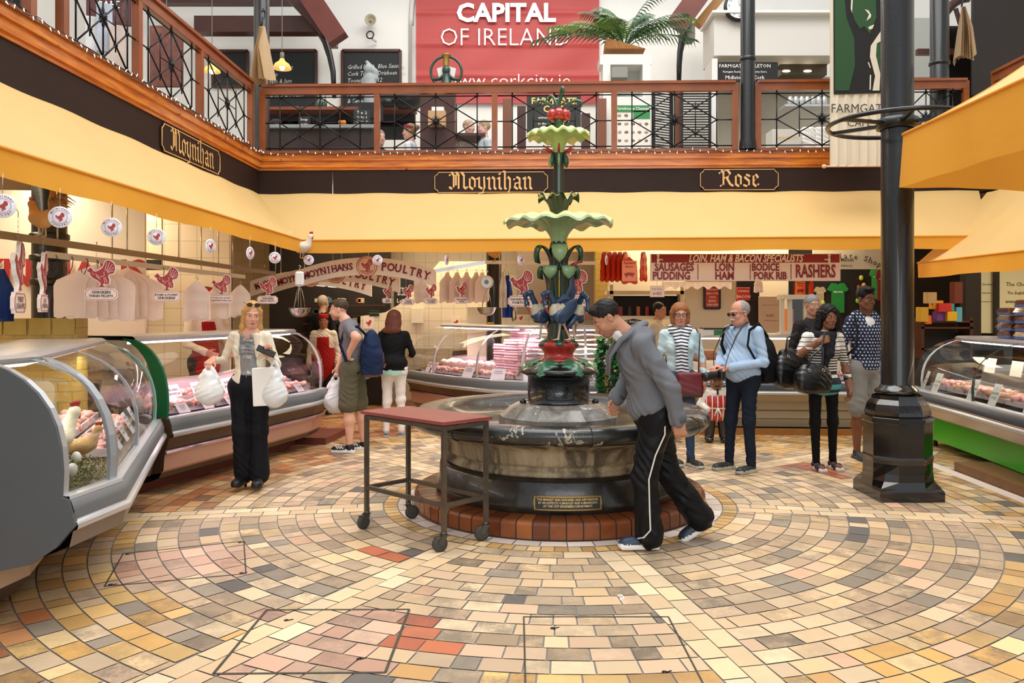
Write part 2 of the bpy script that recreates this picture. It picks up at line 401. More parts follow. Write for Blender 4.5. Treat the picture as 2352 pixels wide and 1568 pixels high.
 # -- FLOOR
FC=V((.30,6.68,0))
def in_poly(x,y,poly):
 c=False;n=len(poly)
 for i in range(n):
  a,b=poly[i],poly[i-1]
  if(a[1]>y)!=(b[1]>y)and x<(b[0]-a[0])*(y-a[1])/(b[1]-a[1])+a[0]:c=not c
 return c
MH=[[tuple(G(u,v)[:2])for u,v in q]for q in([(283,1272),(560,1243),(565,1318),(240,1347)],[(613,1401),(940,1400),(885,1545),(490,1548)],[(1203,1417),(1535,1417),(1620,1580),(1207,1580)])]
RED=[[tuple(G(u,v)[:2])for u,v in q]for q in([(805,1258),(880,1250),(930,1278),(905,1295),(850,1287)],[(938,1404),(1018,1404),(1040,1455),(1000,1506),(905,1498)],[(1850,1062),(1960,1080),(1925,1098),(1770,1064)])]
def floor_tiles():
 vs,fs,cols=[],[],[]
 rnd=random.Random(5)
 pal=[((232,204,166),7),((224,192,152),7),((204,178,146),7),((214,182,150),5),((186,160,130),5),((230,196,150),3),((160,146,128),3),((112,106,100),1.0),((226,182,148),1)]
 yel=[((228,186,120),5),((218,170,102),4),((236,204,150),3),((196,152,96),2)]
 org=[((206,146,98),5),((192,120,76),3),((216,164,112),4),((158,112,80),2),((222,180,128),4)]
 def pick(p):
  t=rnd.uniform(0,sum(q[1]for q in p))
  for c,w_ in p:
   t-=w_
   if t<=0:return c
  return p[0][0]
 def put(q,p=None,dirt=None):
  cx=sum(a[0]for a in q)/4;cy=sum(a[1]for a in q)/4
  if not(-6<cx<9 and 2.6<cy<14):return
  r=math.hypot(cx-FC.x,cy-FC.y)
  c=pick(p or pal)
  if p is None:
   dB=(cx+3.0)-(cy-6.8)*.28
   if cy>6.3 and dB<.55 or(cx<-2.4 and cy<4.4 and r>3.7):c=pick(org)
   elif r>3.25 and rnd.random()<.6:c=pick(yel)
   for k,m_ in enumerate(MH):
    if in_poly(cx,cy,m_):c=pick([((214,172,146),4),((204,158,134),3),((222,184,156),3)])if k<2 else c
   for m_ in RED:
    if in_poly(cx,cy,m_):c=pick([((206,108,70),2),((192,104,72),2),((216,124,84),1)])
  j=rnd.uniform(.9,1.06)
  n=len(vs);k=rnd.uniform(0,.0012)
  for a in q:vs.append((a[0],a[1],.0+k))
  fs.append((n,n+1,n+2,n+3))
  cols.append((lin(min(255,c[0]*j)),lin(min(255,c[1]*j)),lin(min(255,c[2]*j)),dirt if dirt is not None else(rnd.random()**1.6)))
 g=.0042
 def polar(r0,r1,a0,a1,**k):
  ga=g/((r0+r1)/2);r0+=g;r1-=g;a0+=ga;a1-=ga
  put([(FC.x+r*math.cos(a),FC.y+r*math.sin(a))for r,a in((r0,a0),(r0,a1),(r1,a1),(r1,a0))][::-1],**k)
 for i in range(44):polar(1.22,1.335,2*PI*i/44,2*PI*(i+1)/44,p=[((240,226,214),1),((232,214,200),1)],dirt=.1)
 for i in range(96):polar(1.335,1.445,2*PI*i/96,2*PI*(i+1)/96,p=yel,dirt=.2)
 sp=[math.radians(a)for a in(-170,-119,-78,-11,34,82,134)]
 hw=.128
 for i,a0 in enumerate(sp):
  a1=sp[(i+1)%7]+(2*PI if i==6 else 0)
  r=1.445;row=0
  while r<9.5:
   r1=r+.135;rm=r+.067
   b0,b1=a0+math.asin(hw/rm),a1-math.asin(hw/rm)
   t=b0-(.1 if row%2 else 0)/rm*rnd.uniform(.7,1.3)
   while t<b1:
    L=rnd.choice([.2,.2,.2,.2,.12])/rm
    x0,x1=max(t,b0),min(t+L,b1)
    if(x1-x0)*rm>.02:polar(r,r1,x0,x1)
    t+=L
   r=r1;row+=1
  d=V((math.cos(a0),math.sin(a0)));n=V((-d.y,d.x))
  for s in(-1,1):
   t=1.45-(.1 if s>0 else 0)
   while t<9.5:
    t1=t+.205;q=[]
    for tt,o_ in((max(t,1.447)+g,g*.6),(max(t,1.447)+g,hw-g),(t1-g,hw-g),(t1-g,g*.6)):q.append((FC.x+d.x*tt+n.x*o_*s,FC.y+d.y*tt+n.y*o_*s))
    if s<0:q=q[::-1]
    put(q[::-1],p=[((238,212,174),5),((232,202,160),4),((226,192,152),2)],dirt=.12);t=t1
 me=bpy.data.meshes.new('floor');n0=len(vs)
 vs+=[(-14,-6,-.004),(16,-6,-.004),(16,18,-.004),(-14,18,-.004)];fs.append((n0,n0+1,n0+2,n0+3));cols.append((.26,.235,.21,.1))
 me.from_pydata(vs,[],fs)
 at=me.color_attributes.new('Col','FLOAT_COLOR','CORNER')
 arr=[]
 for f,c in zip(fs,cols):arr+=list(c)*len(f)
 at.data.foreach_set('color',arr)
 mt=bpy.data.materials.new('floor_tiles');mt.use_nodes=True;nt=NT(mt);b=nt.n['Principled BSDF']
 ca=nt.new('ShaderNodeVertexColor');ca.layer_name='Col'
 tc=nt.new('ShaderNodeTexCoord')
 n1=nt.noise(5.5,6,tc.outputs['Object'],.75);n2=nt.noise(60,3,tc.outputs['Object'],.7)
 d=nt.math('MULTIPLY',nt.math('SUBTRACT',n1,.36),4.5);d=nt.math('ADD',d,nt.math('MULTIPLY',nt.math('SUBTRACT',n2,.5),1.2))
 d=nt.math('MULTIPLY',nt.math('MAXIMUM',nt.math('MINIMUM',d,1),0),ca.outputs['Alpha'])
 d=nt.math('MULTIPLY',d,.68)
 c=nt.mix(d,ca.outputs['Color'],rgb((92,86,80)));nt.l.new(c,b.inputs['Base Color'])
 b.inputs['Roughness'].default_value=.42;b.inputs['Specular IOR Level'].default_value=.45
 bp=nt.new('ShaderNodeBump');bp.inputs['Strength'].default_value=.12;bp.inputs['Distance'].default_value=.004
 nt.l.new(nt.noise(18,3,tc.outputs['Object']),bp.inputs['Height']);nt.l.new(bp.outputs[0],b.inputs['Normal'])
 me.materials.append(mt);me.update()
 o=bpy.data.objects.new('floor',me);SC.collection.objects.link(o);struct(o)
floor_tiles()
steel=mat('worn_steel','8c8880',.45,.7,var=.4,vs=20)
for k,(m_,lb)in enumerate(zip(MH,('small tiled access cover in the floor near the grey poultry counter','tiled access cover with pinkish tiles and pale metal edge, beside red tiles','tiled access cover in the floor crossed by a pale double tile band'))):
 t=thing('access_cover',lb,'floor cover',V((*m_[3],0)),group='tiled access covers')
 b=B()
 for i in range(4):b.bar(V((*m_[i],.0022)),V((*m_[(i+1)%4],.0022)),.013 if k==1 else .008,.003)
 b.build('cover_frame',mat('cover_edge','a49c8e' if k else '5a564c',.5,.5,var=.5,vs=30),t)
 for i in((0,2)if k else(0,1,2,3)):
  b=B()
  c=V((sum(q[0]for q in m_)/4,sum(q[1]for q in m_)/4,0));p=c.lerp(V((*m_[i],0)),.62 if k else .93)
  b.lathe([(0,.003),(.012,.003),(.012,.001)],p,10);b.box(p+V((.02,.004,.002)),(.03,.008,.002),rz=.6)
  b.build('lifting_eye',mat('dark_iron','2a2826',.5,.6),t)
b=B();b.tube([G(1418,1368,.004),G(1428,1367,.006),G(1434,1373,.004),G(1424,1377,.004)],.006,6,flat=.4)
tag(b.build('paper_scrap',mat('scrap','ffffff',.8)),'scrap of white paper lying on the pale tile band in front of the fountain','litter')
# -- COURTYARD STRUCTURE
LX,RX=-3.58,6.0
def BK(x,off=0.0,z=0.0):return V((x,10.8-.033*(x+3.58)-off,z))
woodO=mat('varnished_pine','b8621c',.3,var=.55,vs=5,coat=.3,stretch=(1,1,6))
woodR=mat('red_brown_rail','8c4818',.32,var=.4,vs=4,coat=.3)
woodD=mat('dark_stained_wood','4a2418',.4,var=.4,vs=5)
fascia=mat('fascia_brown','2c1a13',.6,var=.35,vs=1.6,spec=.25)
iron=mat('black_iron','090a0c',.3,.2,var=.3,vs=14,bump=.25,bs=90,coat=.35)
white=mat('white_wall','e9e6e0',.8,var=.07,vs=1.5)
def knotty():
 mt=mat('knotty_pine','c26a1c',.3,coat=.3);nt=NT(mt);b=nt.n['Principled BSDF'];tc=nt.new('ShaderNodeTexCoord')
 vo=nt.new('ShaderNodeTexVoronoi');vo.inputs['Scale'].default_value=3.2;nt.l.new(tc.outputs['Object'],vo.inputs['Vector'])
 mp=nt.new('ShaderNodeMapping');mp.inputs['Scale'].default_value=(1.2,1.2,14);nt.l.new(tc.outputs['Object'],mp.inputs[0])
 n=nt.noise(2.2,5,mp.outputs[0],.6)
 c=nt.ramp(n,[(.3,rgb('a65410')),(.5,rgb('cc7218')),(.7,rgb('e4922a'))])
 k=nt.ramp(vo.outputs['Distance'],[(.045,(1,1,1,1)),(.085,(0,0,0,1))])
 nt.l.new(nt.mix(k,c,rgb('35150a')),b.inputs['Base Color']);return mt
pine=knotty()
def gallery_edge(name,p0,p1):
 b=B();b.wall(p0,p1,3.13,3.47,0,.12);struct(b.build('trim_'+name+'_fascia',fascia))
 b=B()
 for z0,z1,t in((3.465,3.50,-.015),(3.50,3.585,-.04),(3.585,3.66,-.065)):b.wall(p0,p1,z0,z1,t,.12)
 b.wall(p0,p1,3.66,3.685,-.09,.14,1)
 struct(b.build('trim_'+name+'_cornice',[pine,woodR]))
gallery_edge('back',BK(LX-.02),BK(RX+.2))
bk=lambda p:(p.x,p.y)
def gal2(name,p0,p1):
 gallery_edge(name,p0,p1)
gal2('left',(LX,.8),(LX,10.78))
gal2('right',(RX,10.5),(RX,.8))
b=B()
b.add([(-9,16,3.55),(9,16,3.55),(9,10.75,3.55),(-9,10.75,3.55)],[(3,2,1,0)]);b.add([(-9,16,3.42),(9,16,3.42),(9,10.9,3.42),(-9,10.9,3.42)],[(0,1,2,3)])
b.box((-6.4,5.6,3.49),(5.5,10.3,.12));b.box((8.3,5.6,3.49),(4.4,10.3,.12))
struct(b.build('ceiling',mat('gallery_soffit','b0a48c',.8)))
# ---- railings
latt=mat('lattice_black','101114',.35,.5)
gpane=glass_mat('rail_glass',refl=.35,base=0)
def railing(label,pts,posts_at,gaps=()):
 """pts: function s -> (x, y); posts_at: list of s"""
 t=thing('gallery_railing',label,'railing',V((*pts(posts_at[0]),3.68)))
 s0,s1=posts_at[0],posts_at[-1]
 b=B()
 a,c=V((*pts(s0),0)),V((*pts(s1),0));up=V((0,0,1))
 b.bar(a+up*4.61,c+up*4.61,.13,.035);b.bar(a+up*4.545,c+up*4.545,.075,.1)
 b.build('handrail',woodR,t)
 b=B();b.bar(a+up*3.705,c+up*3.705,.09,.05);b.build('bottom_rail',woodR,t)
 d=(c-a).normalized()
 for s in posts_at:
  q=V((*pts(s),0));b=B();b.bar(q+up*3.68,q+up*4.6,.07,.075,up=tuple(d));b.build('post',woodR,t)
 for s,s2 in zip(posts_at[:-1],posts_at[1:]):
  a,c=V((*pts(s),0))+d*.04,V((*pts(s2),0))-d*.04;m_=(a+c)/2;hx=(c-a).length/2;zc=4.115
  w_=hx*.74 if hx>.45 else hx*.62;h_=.345
  b=B()
  Q=lambda x,y:m_+d*(x*w_)+up*(zc+y*h_)
  T=lambda p,q,r=.0085:b.tube([p,q],r,6)
  for y in(1,-1):T(a+up*(zc+y*h_),c+up*(zc+y*h_))
  T(a+up*zc,Q(-1,0));T(Q(1,0),c+up*zc);T(Q(-.5,0),Q(.5,0),.006)
  for x in(-1,0,1):T(V((*Q(x,0)[:2],3.73)),V((*Q(x,0)[:2],4.5)))
  for x in(-.5,.5):T(Q(x,-.68),Q(x,.68),.007)
  for p,q in(((-1,1),(1,-1)),((1,1),(-1,-1)),((-1,0),(0,1)),((0,1),(1,0)),((1,0),(0,-1)),((0,-1),(-1,0))):T(Q(*p),Q(*q),.0085)
  for x,y in[(i,j)for i in(-1,0,1)for j in(-1,0,1)if(i,j)!=(0,0)]+[(i,j)for i in(-.5,.5)for j in(-.5,.5)]:b.ell(Q(x,y),.021,n=8,k=5)
  for k in range(14):
   an=2*PI*k/14;b.tube([Q(0,0),Q(0,0)+(d*math.cos(an)+up*math.sin(an))*.085],[.016,.003],5)
  b.ell(Q(0,0),.035,n=8,k=6)
  lt=b.build('lattice_panel',latt,t)
  b=B();nn=V((-d.y,d.x,0))*.03
  b.quad(a+up*3.73+nn,c+up*3.73+nn,c+up*4.5+nn,a+up*4.5+nn);b.build('glass_pane',gpane,t)
 return t
kb=lambda s:(s,BK(s,-.03).y)
ux=lambda u:(u-U0)/F*10.7
railing('long timber handrail across the back gallery with black star lattice panels',kb,[ux(u)for u in(597,864,1136,1410,1684)])
railing('short timber railing between two black columns above the fascia lettered Rose end',kb,[ux(1736),ux(2025),ux(2200)])
railing('timber railing of the gallery above the pale awning beside the blonde woman',lambda s:(LX-.05,s),[6.28,7.5,8.95,10.62])
railing('near end of the gallery railing, left of the thick black column',lambda s:(LX-.05,s),[3.0,4.4,5.86])
railing('timber railing of the gallery over the egg counter, mostly behind the yellow awning',lambda s:(RX+.05,s),[10.2,8.7,7.2,5.7])
# ---- fairy lights along the cornice
def fairy(label,f,s0,s1,out):
 t=thing('fairy_lights',label,'string lights',f(s0))
 n=int(abs(s1-s0)/.05);pts=[f(s0+(s1-s0)*i/n)+V((0,0,.012*math.sin(i*1.1)-.004*math.sin(i*.37)))for i in range(n+1)]
 b=B();b.tube(pts,.004,4);b.build('cable',mat('cable_green','20241c',.6),t)
 b=B();rnd=random.Random(3)
 for i in range(0,n,2):
  p=pts[i];d=V((out.x*.3+rnd.uniform(-.5,.5),out.y*.3,rnd.choice((-1,-1,.8)))).normalized();b.tube([p,p+d*.012,p+d*.03],[.0035,.0045,.002],5)
 b.build('bulb',mat('fairy_bulb','fff4e0',.2,emit=1.2),t,kind='stuff')
fairy('string of small fairy lights along the pine cornice of the back gallery',lambda s:BK(s,.1,3.675),LX,RX-.2,V((0,-1,0)))
fairy('string of small fairy lights along the pine cornice over the pale awning',lambda s:V((LX+.1,s,3.675)),10.7,4.2,V((1,0,0)))
# -- PAINTED SIGNS (broad-nib blackletter)
GL={'M':(.82,[[(.02,.62),(.12,.74),(.2,.6),(.2,.12),(.1,.02),(.02,.08)],[(.2,.62),(.32,.74),(.42,.62),(.42,.05)],[(.42,.62),(.56,.74),(.66,.6),(.66,.1),(.74,.02),(.8,.08)],[(.3,.6),(.3,.2)]]),'o':(.42,[[(.1,.44),(.1,.1),(.22,.0)],[(.1,.44),(.2,.52),(.33,.42),(.33,.12),(.22,.0)]]),'y':(.44,[[(.02,.46),(.1,.5),(.1,.1),(.22,.02)],[(.32,.52),(.34,.06),(.26,-.16),(.1,-.22)]]),'n':(.46,[[(.04,.46),(.11,.5),(.11,.04),(.16,0)],[(.11,.4),(.27,.52),(.34,.44),(.34,.06),(.4,0)]]),'i':(.24,[[(.04,.46),(.11,.5),(.11,.06),(.18,0)],[(.1,.66),(.14,.68)]]),'h':(.46,[[(.06,.78),(.11,.76),(.11,.04),(.16,0)],[(.11,.4),(.27,.52),(.34,.42),(.34,.04),(.28,-.14)]]),'a':(.44,[[(.06,.42),(.2,.52),(.31,.44),(.31,.06),(.38,0)],[(.31,.28),(.12,.24),(.09,.08),(.2,0),(.31,.1)]]),'R':(.66,[[(.02,.6),(.12,.72),(.2,.6),(.2,.1),(.08,.02)],[(.14,.66),(.38,.74),(.5,.58),(.4,.42),(.24,.38)],[(.34,.4),(.5,.1),(.62,.02)]]),'s':(.38,[[(.3,.46),(.18,.52),(.09,.4),(.28,.24),(.28,.08),(.16,0),(.05,.05)]]),'e':(.38,[[(.1,.44),(.1,.1),(.2,0),(.32,.08)],[(.1,.44),(.22,.52),(.3,.4),(.12,.26)]]),}
def blackletter(b,st,o,ex,ey,h,mi=0,nib=.105):
 ex,ey,o=V(ex).normalized(),V(ey).normalized(),V(o);n=ex.cross(ey)
 wtot=sum(GL[c][0]for c in st);x=-wtot/2;nv=(math.cos(.75)*nib/2,math.sin(.75)*nib/2)
 for c in st:
  wd,strokes=GL[c]
  for k,sk in enumerate(strokes):
   for(ax_,ay),(bx,by)in zip(sk[:-1],sk[1:]):
    q=[(x+ax_-nv[0],ay-nv[1]),(x+ax_+nv[0],ay+nv[1]),(x+bx+nv[0],by+nv[1]),(x+bx-nv[0],by-nv[1])]
    ar=sum(q[i][0]*q[(i+1)%4][1]-q[(i+1)%4][0]*q[i][1]for i in range(4))
    if ar<0:q=q[::-1]
    b.add([o+ex*(p*h)+ey*((r-.3)*h)+n*(.004+k*.0004)for p,r in q],[(0,1,2,3)],mi)
   for(ax_,ay)in sk:
    b.add([o+ex*((x+ax_+p*nib*.5)*h)+ey*((ay+r*nib*.5-.3)*h)+n*(.005+k*.0004)for p,r in((0,-1),(1,0),(0,1),(-1,0))],[(0,1,2,3)],mi)
  x+=wd
def cartouche(hw,hh,e=.05):
 q=[]
 for sx,sy in((1,1),(-1,1),(-1,-1),(1,-1)):
  pts=[(hw-e,hh),(hw-e*.8,hh-e*.45),(hw-e*.4,hh-e*.8),(hw,hh-e)]
  if sx*sy>0:pts=pts[::-1]
  q+=[(sx*x,sy*y)for x,y in pts]
 return q
gold=mat('sign_gold','e0b070',.5)
def painted_sign(st,label,o,ex,hw,hh,h):
 ez=V((0,0,1));ex=V(ex).normalized();n=ex.cross(ez)
 t=thing('painted_sign',label,'sign',o,group=None)
 b=B();b.prism(cartouche(hw,hh),o+n*.012,ex,ez,.012);b.build('sign_board',mat('sign_brown','2a1812',.6,spec=.25),t)
 b=B();q=[o+n*.014+ex*x+ez*y for x,y in cartouche(hw-.008,hh-.008)];b.tube(q,.0055,5,closed=True);b.build('border',gold,t)
 b=B();blackletter(b,st,o+n*.013,ex,ez,h);b.build('lettering',gold,t)
exb=(BK(1)-BK(0)).normalized()
c=lambda u,v:BK(ux(u),.005,H-(v-V0)*10.7/F)
painted_sign('Moynihan','gold blackletter Moynihan on brown board in the middle of the back fascia',c(1128,419),exb,.765,.143,.30)
painted_sign('Rose','gold blackletter Rose on brown board on the back fascia',c(1692,416),exb,.52,.143,.29)
Yl=3.575*F/(1201-437)
painted_sign('Moynihan','gold blackletter Moynihan seen at a slant above the pale awning',V((LX+.005,Yl+.05,3.30)),(0,1,0),.76,.143,.30)
# -- AWNINGS
def awn_mat(name,col,tc,tl=.35):
 return fabric_mat(name,col,tl,.6,var=.05,vs=2,tcol=tc,bump=.25)
yel=awn_mat('awning_cloth_lit','e8c682','e89c28',.25);yelv=awn_mat('awning_cloth_shaded','f0b03c','f0a020',.3)  # same cloth: sky-lit pale top and deeper shaded valance painted as two colours
def awning(label,rows,parent=None,drop=.15,hang=(0,0),wav=.012,dirs=None,name='awning'):
 """rows: list of (back point, front point); canvas between them, valance below the front edge"""
 t=thing(name,label,'awning',rows[0][1])
 fr=[]
 b=B()
 seg=14
 for k in range(len(rows)-1):
  (b0,f0),(b1,f1)=rows[k],rows[k+1]
  nu=max(2,int((f1-f0).length/.12))
  def fn(u,v_):
   p=b0.lerp(b1,u).lerp(f0.lerp(f1,u),v_)
   return p-V((0,0,.045*math.sin(PI*v_)*(1+.25*math.sin(u*23))+.006*math.sin(u*57+v_*5)))
  b.grid(fn,nu,seg)
  for i in range(nu+(1 if k==len(rows)-2 else 0)):fr.append(f0.lerp(f1,i/nu))
 b.build('canvas',yel,t)
 b=B();n=len(fr)-1
 def fv(u,v_):
  i=min(int(u*n),n-1);p=fr[i].lerp(fr[i+1],u*n-i)
  d=(fr[min(i+1,n)]-fr[max(i-1,0)]);d.z=0
  if d.length<1e-6:d=V((1,0,0))
  o_=V((-d.y,d.x,0)).normalized()
  return p+o_*(wav*v_*math.sin(u*n*.35)+.4*wav*v_*math.sin(u*n*1.3+1))+V((hang[0],hang[1],0))*v_-V((0,0,drop*v_+.006*v_*math.sin(u*n*.5)))
 b.grid(fv,n,5);b.build('valance',yelv,t)
 b=B();b.tube([p+V((0,0,.004))for p in fr],.012,6);b.build('front_bar',yelv,t)
 return t
ci=BK(-2.70,.98,2.43)
awning('long pale yellow awning over the poultry counters below the slanting gallery',[(V((LX,1.2,3.15)),V((-2.70,1.2,2.43))),(BK(LX,0,3.15),ci)],wav=.01)
awning('wide pale yellow awning across the back stalls',[(BK(LX,0,3.15),ci),(BK(4.9,0,3.15),BK(5.05,.98,2.46)),(BK(RX,0,3.15),BK(5.6,.98,2.46))],wav=.006)
awning('lower yellow awning above the egg counter, behind the black column',[(V((RX,10.3,3.1)),V((4.9,9.89,2.16))),(V((RX,5,3.1)),V((4.9,5,2.16)))][::1],drop=.18,wav=.02)
awning('nearest orange-yellow awning jutting over the iron hoop',[(V((4.3,6.5,3.75)),V((4.3,6.5,2.92))),(V((4.3,6.45,3.75)),V((2.72,5.7,2.84))),(V((4.3,2,3.75)),V((2.72,2,2.84)))],drop=.37,wav=.03)
# -- WALLS
def tile_wall_mat(name,col,s=.2,sy=None,off=0):
 mt=mat(name,col,.3);nt=NT(mt);b=nt.n['Principled BSDF'];tc=nt.new('ShaderNodeTexCoord')
 sx=nt.new('ShaderNodeSeparateXYZ');nt.l.new(tc.outputs['Object'],sx.inputs[0])
 cb=nt.new('ShaderNodeCombineXYZ');nt.l.new(nt.math('ADD',sx.outputs[0],sx.outputs[1]),cb.inputs[0]);nt.l.new(sx.outputs[2],cb.inputs[1])
 br=nt.new('ShaderNodeTexBrick');br.offset=off;nt.l.new(cb.outputs[0],br.inputs['Vector'])
 c=rgb(col);br.inputs['Color1'].default_value=c;br.inputs['Color2'].default_value=tuple(x*.93 for x in c[:3])+(1,)
 br.inputs['Mortar'].default_value=tuple(x*.62 for x in c[:3])+(1,);br.inputs['Scale'].default_value=1
 br.inputs['Mortar Size'].default_value=.004;br.inputs['Brick Width'].default_value=s;br.inputs['Row Height'].default_value=sy or s
 nt.l.new(br.outputs[0],b.inputs['Base Color']);return mt
wt=tile_wall_mat('white_wall_tiles','e8dcc0',.2);brick=tile_wall_mat('glazed_brick','b89a4c',.24,.085,.5)
cream=mat('cream_panel','e6d6b4',.6,var=.05,vs=1)
b=B();b.wall((9,13.9),(-9,13.9),0,3.5,0,-.2);struct(b.build('wall_back',wt))
b=B();b.wall((-6.2,0),(-6.2,14),0,3.5,0,.2);struct(b.build('wall_left',cream))
b=B();b.wall((8.6,14),(8.6,0),0,3.5,0,.2);struct(b.build('wall_right',cream))
UY=15.2
b=B()
pts=[(-9,3.5),(9,3.5),(9,10.5),(-9,10.5)]
b.wall((9.5,UY),(-9.5,UY),3.5,9.6,0,-.25);struct(b.build('wall_upper_back',white))
b=B();b.wall((-7.6,0),(-7.6,UY),3.5,9.6,0,.25);struct(b.build('wall_upper_left',white))
b=B();b.wall((9.4,UY),(9.4,0),3.5,9.6,0,.25);struct(b.build('wall_upper_right',white))
# -- FOUNTAIN
ft=thing('fountain','painted cast-iron fountain with green flower bowls standing in a round black stone basin','fountain',FC)
def lp(prof,name,m_,n=48,parent=ft,**k):
 b=B();b.lathe(prof,FC,n,**k);return b.build(name,m_,parent)
def step():
 b=B();n=64
 for i in range(n):
  a0,a1=2*PI*i/n+.004,2*PI*(i+1)/n-.004;mi=random.choice((0,0,1,2))
  def pt(r,z,a):return V((FC.x+r*math.cos(a),FC.y+r*math.sin(a),z))
  pr=[(1.2,.004),(1.2,.10),(1.188,.118),(1.17,.125),(1.0,.128)]
  for(r0,z0),(r1,z1)in zip(pr[:-1],pr[1:]):b.quad(pt(r0,z0,a0),pt(r0,z0,a1),pt(r1,z1,a1),pt(r1,z1,a0),mi)
 b.lathe([(1.196,0),(1.196,.097),(1.17,.121),(.9,.124)],FC,64,3,False)
 b.build('step_ring',[mat('step_brick_a','8a4a24',.3,var=.4,vs=7),mat('step_brick_b','a05c2c',.3,var=.4,vs=7),mat('step_brick_c','70381e',.3,var=.4,vs=7),mat('grout','3a342e',.9)],ft)
step()
def stone_mat(name,base,dark,pale,sc=3.0,vein=.035):
 mt=mat(name,base,.28,coat=.2);nt=NT(mt);b=nt.n['Principled BSDF'];tc=nt.new('ShaderNodeTexCoord')
 n=nt.noise(sc,6,tc.outputs['Object'],.65,1.2);c=nt.ramp(n,[(.3,rgb(dark)),(.62,rgb(base)),(.85,rgb(pale))])
 n2=nt.noise(2.3,7,tc.outputs['Object'],.72,.8)
 v_=nt.math('ABSOLUTE',nt.math('SUBTRACT',n2,.56));v_=nt.math('LESS_THAN',v_,vein*.35)
 n3=nt.noise(5,2,tc.outputs['Object']);v_=nt.math('MULTIPLY',v_,nt.math('GREATER_THAN',n3,.53))
 nt.l.new(nt.mix(v_,c,rgb(pale)),b.inputs['Base Color'])
 bp=nt.new('ShaderNodeBump');bp.inputs['Strength'].default_value=.25;bp.inputs['Distance'].default_value=.02;nt.l.new(n,bp.inputs['Height']);nt.l.new(bp.outputs[0],b.inputs['Normal']);return mt
blackst=stone_mat('black_marble','34342f','12120f','a49a88')
def limestone():
 mt=mat('stained_limestone','9a8a6c',.7);nt=NT(mt);b=nt.n['Principled BSDF'];tc=nt.new('ShaderNodeTexCoord')
 mp=nt.new('ShaderNodeMapping');mp.inputs['Scale'].default_value=(1,1,.28);nt.l.new(tc.outputs['Object'],mp.inputs[0])
 n=nt.noise(4.0,8,mp.outputs[0],.7,.6);c=nt.ramp(n,[(.30,rgb('1c1812')),(.42,rgb('5c503e')),(.54,rgb('9c8c70')),(.72,rgb('bcae90'))])
 nt.l.new(c,b.inputs['Base Color'])
 n2=nt.noise(26,5,tc.outputs['Object'],.7)
 bp=nt.new('ShaderNodeBump');bp.inputs['Strength'].default_value=.4;bp.inputs['Distance'].default_value=.02;nt.l.new(n2,bp.inputs['Height']);nt.l.new(bp.outputs[0],b.inputs['Normal']);return mt
lime=limestone()
lp([(1.0,.12),(1.02,.14),(1.02,.2),(.995,.24),(.99,.345),(.965,.365),(.93,.375)],'base_drum',stone_mat('base_stone','2e2a24','0e0c0a','54493a',2.2,.0),64)
lp([(.93,.37),(.955,.385),(.955,.405),(.925,.425),(.925,.445),(.955,.46),(.965,.475),(.97,.55),(.985,.575),(1.03,.60),(1.10,.635),(1.13,.655)],'bowl_moulding',lime,64)
rim=[(1.10,.640)]
for i in range(13):
 a=-PI*.55+PI*1.1*i/12;rim.append((1.165+.078*math.cos(a),.708+.068*math.sin(a)))
rim+=[(1.08,.774),(1.02,.765),(.97,.735),(.9,.69),(.75,.655),(.4,.645)]
rt=lp(rim,'basin_rim',blackst,96,fr=lambda a,r,z:(r*(1+.004*math.sin(8*a)),z))
for a in(-1.43,-.6,.3,1.2,2.2,3.1,4.0):
 b=B();b.tube([FC+V(((1.165+.081*math.cos(t))*math.cos(a),(1.165+.081*math.cos(t))*math.sin(a),.708+.071*math.sin(t)))for t in[-1.5+.3*i for i in range(11)]],.0035,4)
 b.build('basin_joint',mat('joint','0c0b0a',.8),rt)
st2=stone_mat('pedestal_stone','8d8880','4a4640','cfc8b8',5,.05)
b=B();b.lathe([(.50,.64),(.50,.715),(.485,.725),(.40,.79),(.34,.818),(.2,.822)],FC,16,0,False);b.build('stone_pedestal',st2,ft)
cast=mat('black_cast_iron','0e0e10',.22,.2,bump=.3,bs=30,coat=.5)
b=B();b.lathe([(.30,.80),(.305,.812),(.285,.822),(.262,.835),(.258,1.03),(.268,1.04),(.30,1.055),(.317,1.065),(.317,1.085),(.29,1.105),(.235,1.13),(.20,1.15),(.165,1.165)],FC,48)
dr=b.build('cast_drum',cast,ft)
b=B()
for a in(-.32,-PI+.32,1.3,2.0):
 q=FC+V((.315*math.cos(a),.315*math.sin(a),.832));b.tube([q+V((0,0,-.012)),q+V((0,0,.012))],.028,10);b.ell(q+V((0,0,.014)),(.016,.016,.01),n=8)
 b.build('lug',cast,dr);b=B()
b=B()
def on_drum(x,z,r=.262):a=x/r;return FC+V((r*math.sin(a),-r*math.cos(a),z))
for x0,z0,x1,z1 in((-.115,.86,.115,.86),(.115,.86,.115,1.0),(.115,1.0,-.115,1.0),(-.115,1.0,-.115,.86)):
 b.tube([on_drum(x0+(x1-x0)*i/8,z0+(z1-z0)*i/8)for i in range(9)],.003,5)
for i,s in enumerate(('W.R.HARRIS','ST GEORGES','CORK')):
 t_=B();t_.text(s,(0,0,0),(1,0,0),(0,0,1),.04,sx=1.05,bold=.012)
 b.add([on_drum(q[0],.975-i*.043+q[2],.2645)for q in t_.v],t_.f)
b.build('cast_lettering',mat('worn_iron','30302f',.3,.5),dr)
red=mat('fountain_red','a8241c',.25,coat=.5,var=.25,vs=5)
lp([(.165,1.16),(.172,1.168),(.158,1.178),(.135,1.19),(.122,1.212),(.125,1.235),(.15,1.262),(.168,1.28),(.170,1.30),(.158,1.318),(.12,1.335),(.06,1.345)],'red_collar',red)
